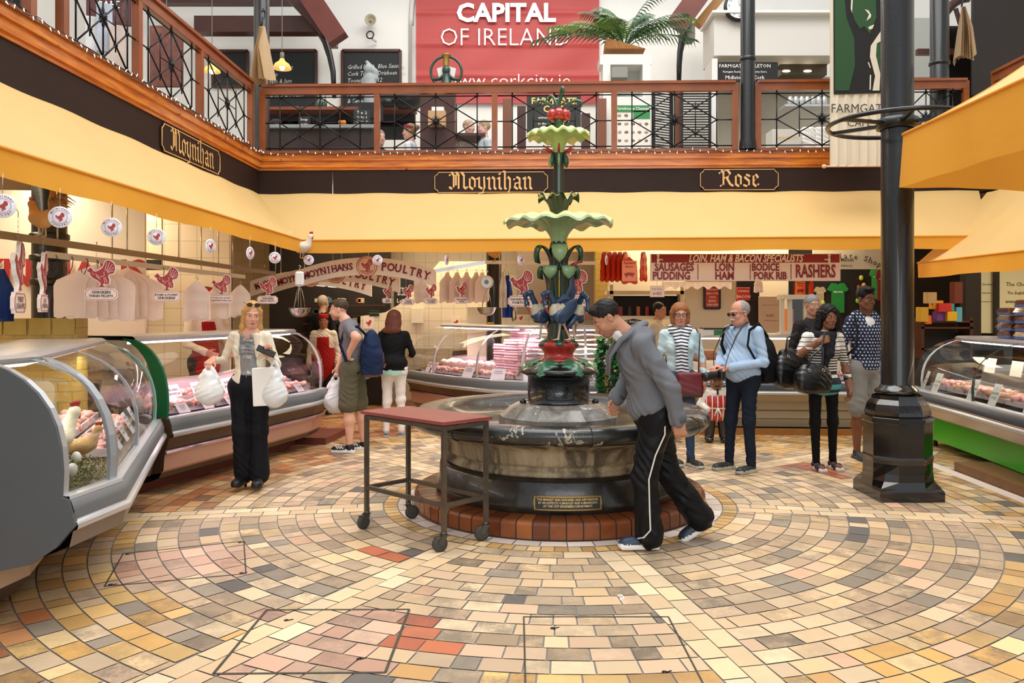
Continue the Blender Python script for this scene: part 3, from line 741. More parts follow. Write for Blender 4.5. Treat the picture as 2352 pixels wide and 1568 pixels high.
grn=mat('fountain_green','1f4e2e',.3,var=.5,vs=12,coat=.4);dgr=mat('stem_green','0f2e1b',.3,var=.5,vs=9,coat=.4);lgr=mat('pale_green','8fae78',.35,var=.35,vs=8,coat=.3)
yel2=mat('petal_yellow','e6dc94',.35,var=.2,vs=8)
def leaf(b,base,dirv,L,W,droop,up=.2,lobes=0,mi=0,n=10,cup=.15,curl=0.0):
 """leaf blade growing from base outwards: lobed edge, mid rib, curling down"""
 d=V(dirv);d.z=0;d.normalize();s=V((-d.y,d.x,0))
 rows=[]
 for i in range(n+1):
  t=i/n;w_=W*(math.sin(PI*min(1,t*.92+.10))**.7)
  if lobes:w_*=.62+.38*abs(math.sin(PI*lobes*t))
  z=up*t*L*2-droop*L*t*t*1.6;r_=L*(math.sin(min(t,1)*1.25)/.95)if curl==0 else L*(t-curl*t*t*t)
  p=V(base)+d*r_+V((0,0,z));rows.append((p,w_))
 vs=[]
 for p,w_ in rows:
  for k in(-1,-.5,0,.5,1):vs.append(p+s*(w_*k)+V((0,0,-cup*w_*abs(k)+(.006 if k==0 else 0)))+d*(-.35*w_*abs(k)if lobes else 0))
 m_=len(vs);vs+=[q-V((0,0,.008))for q in vs];fs=[]
 for i in range(n):
  for k in range(4):
   a=i*5+k;fs.append((a,a+1,a+6,a+5));fs.append((a+m_,a+5+m_,a+6+m_,a+1+m_))
 for i in range(n):
  for k in(0,4):a=i*5+k;fs.append((a,a+5,a+5+m_,a+m_)if k==0 else(a,a+m_,a+5+m_,a+5))
 b.add(vs,fs,mi,True)
for k in range(6):
 a=-PI/2+PI/6+2*PI*k/6;d=V((math.cos(a),math.sin(a),0));b=B()
 leaf(b,FC+d*.13+V((0,0,1.185)),d,.21,.115,.40,up=.0,lobes=5,n=34,cup=.2)
 b.build('acanthus_leaf',mat('acanthus_green','2c6b4c',.3,var=.5,vs=16,coat=.4),ft)
for k in range(6):
 a=-PI/2+2*PI*k/6;d=V((math.cos(a),math.sin(a),0));b=B()
 leaf(b,FC+d*.05+V((0,0,1.352)),d,.135,.09,.26,up=.0,lobes=3,n=18,cup=.12);b.build('collar_leaf',grn,ft)
b=B();b.lathe([(.095,1.34),(.082,1.4),(.082,1.6),(.09,1.8),(.105,1.9),(.08,1.95),(.07,2.0),(.075,2.1),(.062,2.16)],FC,32,0,fr=lambda a,r,z:(r*(1+.07*math.cos(8*a)),z))
st_=b.build('lower_stem',dgr,ft)
b=B()
for k in range(6):
 a=-PI/2+2*PI*k/6;d=V((math.cos(a),math.sin(a),0))
 b.tube([FC+d*r_+V((0,0,z))for r_,z in((.094,1.55),(.090,1.7),(.096,1.85),(.10,1.915))],[.003,.005,.008,.014],6)
b.build('golden_rib',mat('rib_gold','c89a28',.35),st_)
def curl_leaf(b,a,r0,z0,r1,z1,W,n=12,thick=.036,tipd=.05):
 d=V((math.cos(a),math.sin(a),0));s=V((-d.y,d.x,0));vs=[];
 for i in range(n+1):
  t=i/n
  if t<.6:q=t/.6;p=FC+d*(r0+(r1-r0)*.75*q**1.8)+V((0,0,z0+(z1-z0)*(1-(1-q)**1.3)))
  else:q=(t-.6)/.4;an=PI/2-q*PI*.75;p=FC+d*(r0+(r1-r0)*.75+(r1-r0)*.33*math.cos(an)+.0)+V((0,0,z1-(r1-r0)*.33*(1-math.sin(an))-tipd*q*q))
  w_=W*(.55+.55*t if t<.8 else 1.0-.9*(t-.8)/.2*(t-.8)/.2)
  for k in(-1,0,1):vs.append(p+s*(w_*k)+d*(.012 if k==0 else 0))
 m_=len(vs);nr=V((d.x,d.y,.3))*thick;vs+=[q-nr for q in vs];fs=[]
 for i in range(n):
  for k in range(2):c_=i*3+k;fs+=[(c_,c_+3,c_+4,c_+1),(c_+m_,c_+1+m_,c_+4+m_,c_+3+m_)]
  fs+=[(i*3,i*3+m_,i*3+3+m_,i*3+3),(i*3+2,i*3+5,i*3+5+m_,i*3+2+m_)]
 fs+=[(n*3,n*3+m_,n*3+1+m_,n*3+1),(n*3+1,n*3+1+m_,n*3+2+m_,n*3+2)]
 k0=len(b.f);b.add(vs,fs,0,True)
 for q in range(k0,len(b.f)):
  if min(b.f[q])%m_>=n*.58*3:b.m[q]=1
sage=mat('sage_leaf','7fa578',.3,var=.35,vs=9,coat=.4)
for k in range(6):
 b=B();curl_leaf(b,-PI/2+PI/6+PI/3*k,.085,1.66,.165,1.955,.062,tipd=.06);b.build('curled_leaf',[dgr,sage if k in(5,0)else grn],ft)
for k in range(4):
 b=B();curl_leaf(b,-PI/2+PI/2*k,.065,1.96,.19,2.13,.065,tipd=.075);b.build('curled_leaf',[dgr,grn if k else lgr],ft)
for a,z in((-2.75,1.74),(-.35,1.93)):
 b=B();d=V((math.cos(a),math.sin(a),.55 if z>1.8 else-.9)).normalized();b.tube([FC+V((d.x*.08,d.y*.08,z)),FC+V((d.x*.08,d.y*.08,z))+d*.06,FC+V((d.x*.08,d.y*.08,z))+d*.14],[.012,.018,.008],8);b.build('red_bud',red,ft)
def flower_bowl(name,z0,z1,r0,r1,petals,amp,tip,m_,flat=1.0,n=96):
 b=B();N=14
 def fn(u,v_,ofs=0):
  a=2*PI*u;w_=abs(math.sin(petals*a/2+.4));rr=r0+(r1-r0)*(v_**1.9)*(1+.10*(w_-.5)*v_)
  zz=z0+(z1-z0)*(1-(1-v_)**1.7)-flat*(.05*max(0,v_-.75)*4)*(1-w_)+amp*v_*v_*math.sin(petals*2*a)*.45
  if v_>.8:zz-=tip*((v_-.8)*5)**2*w_
  return FC+V((rr*math.cos(a),rr*math.sin(a),zz+ofs))
 b.grid(lambda u,v_:fn(u,v_),n,N);k=len(b.f)
 b.grid(lambda u,v_:fn(1-u,v_*.985,.012),n,N,1)
 b.grid(lambda u,v_:fn(u,1,0).lerp(fn(u,.985,.012),v_),n,1,0)
 for i,f in enumerate(b.f):
  if i<k and(i//n)>=N-2:b.m[i]=1 if(i%n)*petals%n<n*.45 else 0
 return b.build(name,[m_,yel2],ft)
flower_bowl('large_flower_bowl',2.13,2.375,.06,.455,8,.035,.075,mat('bowl_green','9ab682',.32,var=.3,vs=7,coat=.3))
flower_bowl('small_flower',2.30,2.545,.06,.175,6,.04,.0,dgr)
lp([(.05,2.33),(.05,2.5),(.045,2.6),(.043,2.8),(.05,2.88),(.04,2.92)],'upper_stem',dgr,20)
flower_bowl('top_flower_bowl',2.90,3.085,.045,.265,8,.03,.055,mat('top_green','a4c06a',.32,var=.3,vs=7,coat=.3))
for k in range(7):
 a=2*PI*k/7+.2;d=V((math.cos(a),math.sin(a),0));b=B()
 b.tube([FC+d*r_+V((0,0,z))for r_,z in((.045,2.9),(.062,2.87),(.07,2.82),(.068,2.78))],[.008,.02,.02,.006],6,flat=.5);b.build('sepal',lgr if k%2 else grn,ft)
for k in range(6):
 a=2*PI*k/6+.5;d=V((math.cos(a),math.sin(a),0));b=B()
 b.tube([FC+d*.05+V((0,0,2.9)),FC+d*.1+V((0,0,2.925)),FC+d*.15+V((0,0,2.95))],[.008,.012,.007],6);b.build('red_stamen',red,ft)
for k in range(4):
 a=-PI/2+PI/2*k;d=V((math.cos(a),math.sin(a),0));b=B()
 b.tube([FC+d*r_+V((0,0,z))for r_,z in((.03,3.05),(.05,3.1),(.075,3.15),(.085,3.175))],[.02,.03,.02,.006],6,flat=.4);b.build('inner_leaf',grn,ft)
lp([(.03,3.0),(.035,3.12),(.045,3.2),(.03,3.26)],'crown_stem',grn,16)
for k in range(5):
 a=-PI/2+2*PI*k/5;d=V((math.cos(a),math.sin(a),0));b=B();b.lathe([(.002,-.045),(.03,-.04),(.048,-.01),(.048,.012),(.034,.038),(.012,.048),(.02,.058),(.002,.06)],FC+d*.055+V((0,0,3.215)),14,fr=lambda a_,r,z:(r*(1+.04*math.cos(5*a_)),z))
 b.build('pomegranate',mat('fruit_red','b02018',.25,coat=.5,var=.2),ft)
for a,L,h_ in((-2.9,.2,.09),(-.3,.2,.09),(-1.1,.08,.2),(1.5,.15,.15),(2.3,.12,.16)):
 d=V((math.cos(a),math.sin(a),0));b=B()
 b.tube([FC+V((0,0,3.24))+d*(L*t)+V((0,0,h_*math.sin(min(t,1)*2.0)-.03*max(0,t-.8)*8*.3))for t in[i/9 for i in range(10)]]+[FC+V((0,0,3.24+h_*.9-.05))+d*(L*.96)],[.014]*4+[.013,.012,.011,.012,.014,.012,.004],7);b.build('sprout',grn,ft)
b=B();
def on_base(x,z,r=.998):a=x/r+.02;return FC+V((r*math.sin(a),-r*math.cos(a),z))
for x0,x1,z0,z1,m_,r_ in((-.245,.245,.165,.26,0,1.0),(-.235,.235,.173,.252,1,1.003)):
 n=10
 for i in range(n):
  xa,xb=x0+(x1-x0)*i/n,x0+(x1-x0)*(i+1)/n;b.quad(on_base(xa,z0,r_+.028),on_base(xb,z0,r_+.028),on_base(xb,z1,r_+.006),on_base(xa,z1,r_+.006),m_)
 if m_==0:
  b.tube([on_base(x0+(x1-x0)*i/n,z0,r_+.028)for i in range(n+1)],.004,5);b.tube([on_base(x0+(x1-x0)*i/n,z1,r_+.006)for i in range(n+1)],.004,5)
  for xx in(x0,x1):b.tube([on_base(xx,z0,r_+.028),on_base(xx,z1,r_+.006)],.004,5)
pq=b.build('plaque',[mat('brass','a8884a',.4,.8),mat('plaque_black','15130f',.5)],ft)
b=B()
for i,s in enumerate(('THIS MARKET WAS DESIGNED AND REFURBISHED','BY ARCHITECTS O.BRADLEY AND R.MARRINAN','AT THE CITY ENGINEERS DEPARTMENT')):
 t_=B();t_.text(s,(0,0,0),(1,0,0),(0,0,1),.0215,sx=.92,bold=.01,res=1);z=.238-i*.022
 b.add([on_base(q[0],z+q[2],1.034-(z+q[2]-.165)*.23)for q in t_.v],t_.f)
b.build('plaque_lettering',mat('brass_pale','d0b070',.4,.5),pq)
# ---- herons
def heron(loc,rz,raised,look):
 h_=SDF();L=dict(l=0)
 h_.ell((0,0,.20),(.040,.095,.042),0,R=rotm(.75));h_.ell((0,.075,.13),(.03,.07,.022),0,R=rotm(.9))
 for sx in(-1,1):h_.ell((sx*.036,.02,.19),(.016,.10,.045),0,R=rotm(.8))
 h_.ell((0,-.045,.195),(.030,.04,.045),1);h_.ell((.034,-.02,.215),(.014,.03,.018),1,k=.005)
 if raised:h_.cap((-.03,.0,.25),(-.05,.09,.33),.028,.03,0,sq=(.4,1,1));h_.cap((-.05,.07,.30),(-.05,.10,.42),.035,.012,0,sq=(.4,1.2,1))
 if look=='down':pts=[(0,-.06,.25),(0,-.10,.30),(0,-.145,.27),(0,-.15,.20)];bk_=((0,-.15,.19),(0,-.14,.13))
 else:pts=[(0,-.06,.25),(0,-.09,.315),(0,-.13,.30),(0,-.115,.235)];bk_=((0,-.115,.22),(0,-.09,.17))
 for i,(p,q)in enumerate(zip(pts[:-1],pts[1:])):h_.cap(p,q,.020-.003*i,.017-.003*i,0,k=.012)
 h_.ell(pts[-1],(.016,.018,.022),0,k=.01);h_.ell(V(pts[-1])+V((0,.004,-.012)),(.017,.014,.012),1,k=.003);h_.cap(bk_[0],bk_[1],.010,.003,2,k=.005)
 for sx,fy in((-.02,-.02),(.02,.045)):
  h_.cap((sx,.01,.17),(sx,.0,.115),.018,.010,1);h_.cap((sx,.0,.115),(sx+.01,fy,.015),.0075,.0075,3 if sx>0 else 1,k=.008)
  for t in(-.6,0,.6):h_.cap((sx+.01,fy,.008),(sx+.01+.035*math.sin(t),fy-.04*math.cos(t),.005),.006,.004,1,k=.006)
 o=h_.mesh('heron',[mat('heron_blue','1d3a5a',.3,var=.4,vs=20,coat=.4),mat('heron_cream','cbbfa6',.4,var=.3,vs=20),mat('beak_red','c4403c',.4),mat('leg_pink','c08a80',.4)],ft,res=.0045,local=False)
 o.location=loc;o.rotation_euler=(0,0,rz);o.scale=(1.27,)*3;return o
h1=heron(FC+V((.02,-.135,1.335)),-PI/2+.35,True,'back');heron(FC+V((.13,-.02,1.335)),.55,False,'down');heron(FC+V((-.13,.04,1.335)),-1.2,False,'back')
# -- TROLLEY
tz=.855
c0=[V((-1.137,5.80,0)),V((-.52,5.25,0)),V((-.255,5.50,0)),V((-.87,6.05,0))]
tr=thing('trolley','steel trolley on four castors with a dark red top, beside the fountain basin','trolley',sum(c0,V())/4)
tube_m=mat('trolley_steel','6b6258',.38,.7,var=.35,vs=12)
up=V((0,0,1));cc=sum(c0,V())/4
for q in c0:b=B();b.bar(q+up*.125,q+up*(tz-.03),.028,.028,up=(.74,.67,0));b.build('leg',tube_m,tr)
for i in range(4):
 for z,nm in((tz-.045,'top_rail'),(.30,'lower_rail')):b=B();b.bar(c0[i]+up*z,c0[(i+1)%4]+up*z,.026,.028);b.build(nm,tube_m,tr)
b=B();ex=(c0[1]-c0[0]).normalized();ey=(c0[3]-c0[0]).normalized();o_=.03
cr=[c0[0]-ex*o_-ey*o_,c0[1]+ex*o_-ey*o_,c0[2]+ex*o_+ey*o_,c0[3]-ex*o_+ey*o_]
b.add([q+up*(tz-.022)for q in cr]+[q+up*tz for q in cr],[(0,1,5,4),(1,2,6,5),(2,3,7,6),(3,0,4,7),(4,5,6,7),(3,2,1,0)])
b.build('tabletop',mat('trolley_top','8e4440',.45,var=.25,vs=3),tr)
for k,q in enumerate(c0):
 a=(.9,.5,.3,-2.6)[k];d=V((math.cos(a),math.sin(a),0));s=V((-d.y,d.x,0));w_=q-d*.03+up*.052
 b=B();b.tube([q+up*.13,q+up*.105],.02,10);b.bar(q+up*.108+s*.018,w_+s*.018,.004,.035);b.bar(q+up*.108-s*.018,w_-s*.018,.004,.035);b.box(q+up*.108,(.05,.045,.006),rz=a)
 if k<2:b.box(q+up*.1-d*.05,(.04,.02,.008),rz=a)
 cs=b.build('caster',mat('zinc','5a5750',.4,.7),tr)
 b=B();b.lathe([(.0,-.014),(.036,-.014),(.052,-.010),(.052,.010),(.036,.014),(0,.014)],w_,24,axis=Matrix.Rotation(PI/2,3,d));b.build('wheel',mat('grey_rubber','3c3a36',.6),cs)
 # -- COLUMNS
def column_right():
 c=V((3.21,6.83,0));t=thing('iron_column','thick black iron column with octagonal base and iron hoop, near the striped woman','column',c)
 b=B();b.lathe([(.163,.86),(.145,.9),(.131,.95),(.131,7.5)],c,32);b.build('shaft',iron,t)
 b=B();b.lathe([(.131,.86),(.165,.865),(.185,.885),(.18,.905),(.15,.925),(.135,.95)],c,32)
 o8=lambda r,z:(r,z)
 b.lathe([(.20,.86),(.205,.83),(.24,.79),(.258,.73),(.265,.70),(.245,.69),(.25,.67),(.262,.66)],c,8,0,False,rot=PI/8)
 b.build('capital_mould',mat('column_gloss','0c0b0b',.14,.2,bump=.4,bs=30,coat=.9),t)
 b=B();
 def sq(a,r,z):
  if z>.2:return r,z
  k=1/max(abs(math.cos(a)),abs(math.sin(a)));f=min(1,max(0,(.22-z)/.12));return(r*(1-f)+f*.315*k),z
 b.lathe([(.262,.69),(.285,.68),(.285,.64),(.272,.63),(.272,.36),(.282,.345),(.278,.33),(.272,.3)],c,8,0,False,rot=PI/8)
 rows=[]
 for z,f in((.3,0),(.22,.12),(.16,.35),(.11,.8),(.085,1),(.0,1)):
  ring=[]
  for k in range(16):
   a=PI/8*k
   o_=.29*math.cos(PI/8)/math.cos((a%(PI/4))-PI/8)if True else 0
   aa=abs(((a+PI/8)%(PI/4))-PI/8);ro=.272*math.cos(PI/8)/math.cos(aa);rs=.268/max(abs(math.cos(a)),abs(math.sin(a)))
   r_=ro*(1-f)+rs*f;ring.append(c+V((r_*math.cos(a),r_*math.sin(a),z)))
  rows.append(ring)
 vs=sum(rows,[]);fs=[(i*16+(k+1)%16,i*16+k,(i+1)*16+k,(i+1)*16+(k+1)%16)for i in range(5)for k in range(16)]
 b.add(vs,fs)
 mt=mat('chipped_black_paint','0d0c0c',.16,.2,coat=.8);nt=NT(mt);bs_=nt.n['Principled BSDF'];tc=nt.new('ShaderNodeTexCoord')
 sx=nt.new('ShaderNodeSeparateXYZ');nt.l.new(tc.outputs['Object'],sx.inputs[0])
 n=nt.noise(24,4,tc.outputs['Object'],.7);th=nt.math('MULTIPLY_ADD',sx.outputs[2],.30,.69)
 nt.l.new(nt.mix(nt.math('GREATER_THAN',n,th),rgb('0d0c0c'),rgb('d8d0c4')),bs_.inputs['Base Color'])
 b.build('octagonal_base',mt,t)
 b=B();rc=c+V((0,0,3.18));b.tube([rc+V((.56*math.cos(2*PI*i/48),.56*math.sin(2*PI*i/48),0))for i in range(48)],.02,8,closed=True)
 hp=b.build('hoop',iron,t)
 b=B();b.lathe([(.14,-.05),(.17,-.04),(.17,.04),(.14,.05)],rc,24);b.build('hoop_collar',iron,hp)
 for k in range(6):
  a=2*PI*k/6+.3;d=V((math.cos(a),math.sin(a),0));b=B();b.bar(rc+d*.15,rc+d*.56,.03,.03);b.build('hoop_spoke',iron,hp)
column_right()
def pole(label,x,y,z0,z1,r,collar=None):
 t=thing('iron_column',label,'column',(x,y,z0));b=B();b.lathe([(r*1.2,z0),(r*1.15,z0+.1),(r,z0+.15),(r*.97,z1)],(x,y,0),24);b.build('shaft',iron,t)
 b=B()
 for z in(collar or(z0+1.2,)):b.lathe([(r,z-.03),(r*1.12,z-.02),(r*1.12,z+.02),(r,z+.03)],(x,y,0),24)
 b.build('collar',iron,t)
pole('slender black column where the long gallery railing ends at a gap',ux(1711),BK(ux(1711),.02).y,3.7,9.5,.095)
pole('black column at the inner gallery corner, near the hanging paper bags',LX-.02,10.98,3.7,9.5,.105)
pole('thick black column rising through the gallery railing above the poultry counter',LX-.28,6.08,3.55,9.5,.13)
pole('thick black column behind the near poultry counter, strapped with brass bands',-3.98,6.7,0,3.4,.135,(2.02,2.2,1.82))
pole('black column rising from the egg trays inside the back poultry counter',-.42,11.55,0,3.4,.11)
pole('black column beyond the poultry stall, under the slanting awning',-4.1,10.9,0,3.4,.12)
pole('dark iron column near the hanging tote bag beside the arched window',5.62,10.75,3.7,9.5,.12)
# -- GLASS COUNTERS
class Path:
 def __init__(s,pts):
  s.p=[V((q[0],q[1],0))for q in pts];s.n=[]
  k=len(s.p);d=[(s.p[i+1]-s.p[i]).normalized()for i in range(k-1)];nn=[V((q.y,-q.x,0))for q in d]
  for i in range(k):
   if i==0:s.n.append(nn[0])
   elif i==k-1:s.n.append(nn[-1])
   else:
    m_=(nn[i-1]+nn[i]);m_=m_/max(m_.dot(nn[i]),.3);s.n.append(m_)
  s.L=[0]
  for i in range(k-1):s.L.append(s.L[-1]+(s.p[i+1]-s.p[i]).length)
 def at(s,t,d=0,z=0):
  i=0
  while i<len(s.p)-2 and t>s.L[i+1]:i+=1
  f=(t-s.L[i])/(s.L[i+1]-s.L[i]);q=s.p[i].lerp(s.p[i+1],f)+s.n[i].lerp(s.n[i+1],f)*d;q.z=z;return q
 def ang(s,t):
  i=0
  while i<len(s.p)-2 and t>s.L[i+1]:i+=1
  d=s.p[i+1]-s.p[i];return math.atan2(d.y,d.x)
 def sweep(s,b,prof,mi=0,smooth=False):
  k=len(s.p);m_=len(prof);vs=[s.p[i]+s.n[i]*d+V((0,0,z))for i in range(k)for d,z in prof]
  return b.add(vs,[(i*m_+j,(i+1)*m_+j,(i+1)*m_+j+1,i*m_+j+1)for i in range(k-1)for j in range(m_-1)],mi,smooth)
def glass_arc(d0,z0,d1,z1,bulge=.16,n=8):
 q=[]
 for i in range(n+1):
  t=i/n;cx,cz=d0+bulge*.0-.01,z0+(z1-z0)*.82
  cx=d0+bulge*.35
  q.append(((1-t)**2*d0+2*t*(1-t)*cx+t*t*d1,(1-t)**2*z0+2*t*(1-t)*cz+t*t*z1))
 return q
alu=mat('aluminium','c9ccd0',.3,.55,var=.08,vs=3);greyb=mat('grey_band','6f7478',.4,.2)
brn=mat('counter_brown','54402f',.35,.2,var=.2,vs=2);pinkp=mat('counter_pink_panel','c9a08c',.3,.25,var=.1,vs=2)
cgl=glass_mat('counter_glass',(.97,.99,.985,1),.75,.03,.05)
tubeM=mat('counter_tube','ffe9f2',.3,emit=4);tubeW=mat('counter_tube_white','fff4e0',.3,emit=4)
def counter(label,pts,ribs,top=(-.45,1.33),gz=.665,body=0,tube=tubeM,back=.95,straight=False,ends=(True,True),endm=None,panels=None):
 ph=Path(pts);t=thing('display_counter',label,'display counter',ph.at(ph.L[-1]/2))
 def part(name,m_,*profs,smooth=False,parent=t):
  b=B()
  for k,p in enumerate(profs):ph.sweep(b,p,k if isinstance(m_,list)else 0,smooth)
  return b.build(name,m_,parent)
 if body==0:
  part('lower_body',[brn,pinkp,brn],[(-.03,.50),(-.05,.46),(-.07,.40),(-.09,.385)],[(-.085,.36),(-.10,.22),(-.12,.20)],[(-.12,.20),(-.15,.15),(-.24,.115),(-.5,.11)])
  b=B()
  for z,r_ in((.372,.02),):
   b.tube([p+n*-.075+V((0,0,z))for p,n in zip(ph.p,ph.n)],r_,8)
  b.build('ridge',mat('pink_chrome','d8b4b8',.2,.6),t)
  part('plinth',mat('plinth_red_tile','7c3a2a',.5,var=.3,vs=4),[(-.46,.11),(-.46,.07),(-.40,.07),(-.40,0)])
 elif body==1:
  part('lower_body',[mat('taupe_panel','7c6e62',.4,.2)],[(-.02,.50),(-.04,.42),(-.20,.36),(-.42,.31),(-.52,.29)])
  part('plinth',[mat('plinth_beige','b89e84',.45),mat('plinth_dark','4e4238',.5)],[(-.50,.30),(-.50,.16)],[(-.50,.16),(-.58,.06),(-.62,.05)])
 elif body==2:
  part('lower_body',[mat('cream_metal','b3a68c',.35,.2),brn],[(-.02,.53),(-.10,.42),(-.20,.41),(-.20,.30),(-.22,.29),(-.20,.28),(-.20,.19),(-.22,.18),(-.20,.17),(-.22,.08)],[(-.3,.09),(-.3,0)])
  part('plinth',mat('wood_plinth','9a6428',.4,var=.3),[(-.10,.075),(-.02,.075),(-.02,0)])
 elif body==3:
  part('lower_body',[mat('champagne_metal','b9ada2',.3,.5)],[(-.01,.57),(-.02,.50),(-.07,.40),(-.16,.36),(-.22,.36)])
  part('plinth',mat('bright_green_panel','35b018',.3,var=.15,vs=1),[(-.2,.40),(-.2,.10),(-.5,.10)])
  b=B()
  for s in(.25,1.6):b.lathe([(.025,0),(.02,.1)],ph.at(s,-.25,0),10)
  b.build('foot',mat('dark_iron','2a2826'),t)
 part('bumper',[alu,mat('bumper_dark','4a5058',.3,.2)]if body in(2,3)else[alu,greyb],[(-.03,.50),(0,.508),(.008,.525),(0,.545),(-.02,.555)],[(-.02,.555),(-.012,.60),(-.03,.65),(-.04,.655)],smooth=True)
 part('sill',alu,[(-.035,.655),(-.04,.672),(-.10,gz+.01),(-.11,gz-.01)])
 deckm=mat('deck_%d'%body,('b8a4ac','9c9488','b0a698','6c6660')[body],.35)
 part('deck',deckm,[(-.11,gz-.015),(-.14,.63),(-.78,.76),(-.79,.86),(-back-.12,.88),(-back-.12,0)])
 g0=(-.075,gz+.005)
 prof=[g0,top]if straight else glass_arc(g0[0],g0[1],top[0],top[1])
 part('curved_glass',cgl,prof,smooth=True)
 part('top_rail',alu,[(top[0]+.01,top[1]-.02),(top[0]+.02,top[1]+.01),(top[0]-.01,top[1]+.028),(top[0]-.08,top[1]+.03),(-back,top[1]+.03),(-back,top[1]-.005),(top[0]-.07,top[1]-.01),(top[0]+.01,top[1]-.02)])
 b=B();b.tube([p+n*(top[0]-.06)+V((0,0,top[1]-.03))for p,n in zip(ph.p,ph.n)],.011,6);b.build('light_tube',tube,t)
 for s,w_,m_ in ribs:
  b=B();tan=V((math.cos(ph.ang(s)),math.sin(ph.ang(s)),0));n=V((tan.y,-tan.x,0));base=ph.at(s)
  b.add([base+n*(d+o)+tan*(w_*k)+V((0,0,z))for d,z in prof for k,o in((-.5,.004),(.5,.004),(.5,-.02),(-.5,-.02))],[(i*4+j,i*4+(j+1)%4,(i+1)*4+(j+1)%4,(i+1)*4+j)for i in range(len(prof)-1)for j in range(4)])
  b.build('glass_rib',m_,t)
 for e,on in enumerate(ends):
  if not on:continue
  s=0 if e==0 else ph.L[-1];tan=V((math.cos(ph.ang(s)),math.sin(ph.ang(s)),0))*(-1 if e==0 else 1);base=ph.p[0]if e==0 else ph.p[-1];n=ph.n[0]if e==0 else ph.n[-1]
  full=[(-.03,.50),(0,.53),(-.035,.655)]+prof+[(-back,top[1]+.03)]
  if endm and endm[e]is not None:
   mm,kind=endm[e]
   if kind=='solid':outl=full+[(-back-.1,.93),(-back-.12,.02),(-.56,0),(-.52,.04),(-.50,.08),(-.52,.16),(-.5,.285),(-.42,.29),(-.24,.33),(-.10,.42)]
   elif kind=='blade':outl=[(d+.02,z)for d,z in prof]+[(d-.12,z+.01)for d,z in prof[::-1]]
   bb=B();bb.prism(outl,base+tan*.012,n,V((0,0,1)),.024,0);
   bb.build('end_panel',mm,t)
  lo=[(-.03,.50),(0,.53),(-.035,.655),(-.12,gz),(-.78,.78),(-.8,.94),(-back-.12,.95),(-back-.12,.12),(-.5,.12),(-.12,.20),(-.07,.42)]
  if not(endm and endm[e]is not None and endm[e][1]=='solid'):
   bb=B();bb.prism(lo,base+tan*.005,n,V((0,0,1)),.01,0);bb.build('end_body',brn if body!=3 else alu,t)
   bb=B();bb.prism([(-.12,gz)]+prof+[(-back,top[1]),(-back,.95),(-.8,.94),(-.78,.78)],base+tan*.003,n,V((0,0,1)),.006,0);bb.build('end_glass',cgl,t)
 return ph,t
def deck_z(d):return .63+(-.14-d)*(.13/.64)
PA=[(-2.2,3.93),(-2.155,4.37),(-3.0,6.70)]
pa,ca_=counter('near grey poultry counter with curved glass and dull grey end panel',PA,[(.02,.035,alu),(.40,.05,mat('rib_grey','aab0b8',.3,.4)),(.50,.03,mat('rib_grey','aab0b8')),(1.55,.012,mat('rib_grey','aab0b8')),(2.85,.035,mat('rib_teal','8fb0a8',.3,.3))],top=(-.47,1.33),body=1,tube=tubeW,back=1.0,endm=((mat('end_grey','565a5d',.55,.1,var=.15,vs=1.2),'solid'),None),ends=(True,True))
PB=[(-2.965,6.75),(-2.72,7.5),(-2.50,8.3),(-2.30,9.0),(-2.27,9.35)]
pb,cb_=counter('long pink-lit poultry counter behind the blonde woman',PB,[(.02,.02,alu),(1.35,.03,alu),(2.62,.02,alu)],top=(-.42,1.33),endm=((mat('end_green','0f5a34',.3),'blade'),None))
PC=[(-1.75,11.9),(-1.35,11.3),(-1.0,10.85),(-.45,10.32),(.03,10.12),(.5,10.02),(1.0,10.0)]
pc,cc_=counter('curving back poultry counter stacked with egg boxes, behind the fountain',PC,[(.75,.02,alu),(1.75,.02,alu),(2.5,.025,alu),(3.35,.03,alu)],top=(-.6,1.34))
PD=[(1.9,10.15),(2.6,10.08),(3.7,10.0),(4.35,9.98)]
pd_,cdd=counter('pork counter with ribbed cream front behind the butcher statue',PD,[(.02,.02,alu),(2.3,.02,alu)],top=(-.34,1.235),body=2,tube=tubeW,straight=True,back=.9)
PE=[(4.62,9.55),(4.50,9.15),(4.42,8.0),(4.30,6.87),(4.22,5.6)]
pe,ce_=counter('rounded glass deli counter with bright green base beside the black column',PE,[(.42,.01,alu),(1.6,.01,mat('seam','303030')),(2.8,.01,mat('seam','303030'))],top=(-.52,1.25),body=3,tube=tubeW,back=1.1)
b=B();b.wall((4.25,7.85),(4.20,5.0),0,.09,0,.5);tag(b.build('wooden_step',mat('worn_wood','7a5430',.5,var=.4,vs=5)),'low worn wooden step on the floor along the green-based counter','step')
b=B();b.wall((4.12,8.2),(4.08,4.9),0,.006,0,.12);b.wall((4.12,8.32),(4.6,8.9),0,.006,-.05,.07);struct(b.build('floor_border_strip',mat('white_edge_tile','e0d2c4',.4)))
b=B();b.box((-2.62,9.75,.04),(.7,.75,.08),rz=-.1);tag(b.build('corner_step',mat('plinth_red_tile','7c3a2a')),'dull red corner step at the far end of the pink-lit counter','step')
# ---- counter lamps
for ph,p_,col in((pb,16,(1,.72,.82)),(pc,16,(1,.78,.82)),(pd_,8,(1,.9,.8)),(pe,12,(1,.95,.85)),(pa,10,(1,.95,.9))):
 for i in range(2):
  s=ph.L[-1]*(.25+.5*i);q=ph.at(s,-.56,1.22)
  area('counter_lamp',q,.1,p_*.42,col,(0,0,ph.ang(s)+PI/2),ph.L[-1]*.42)
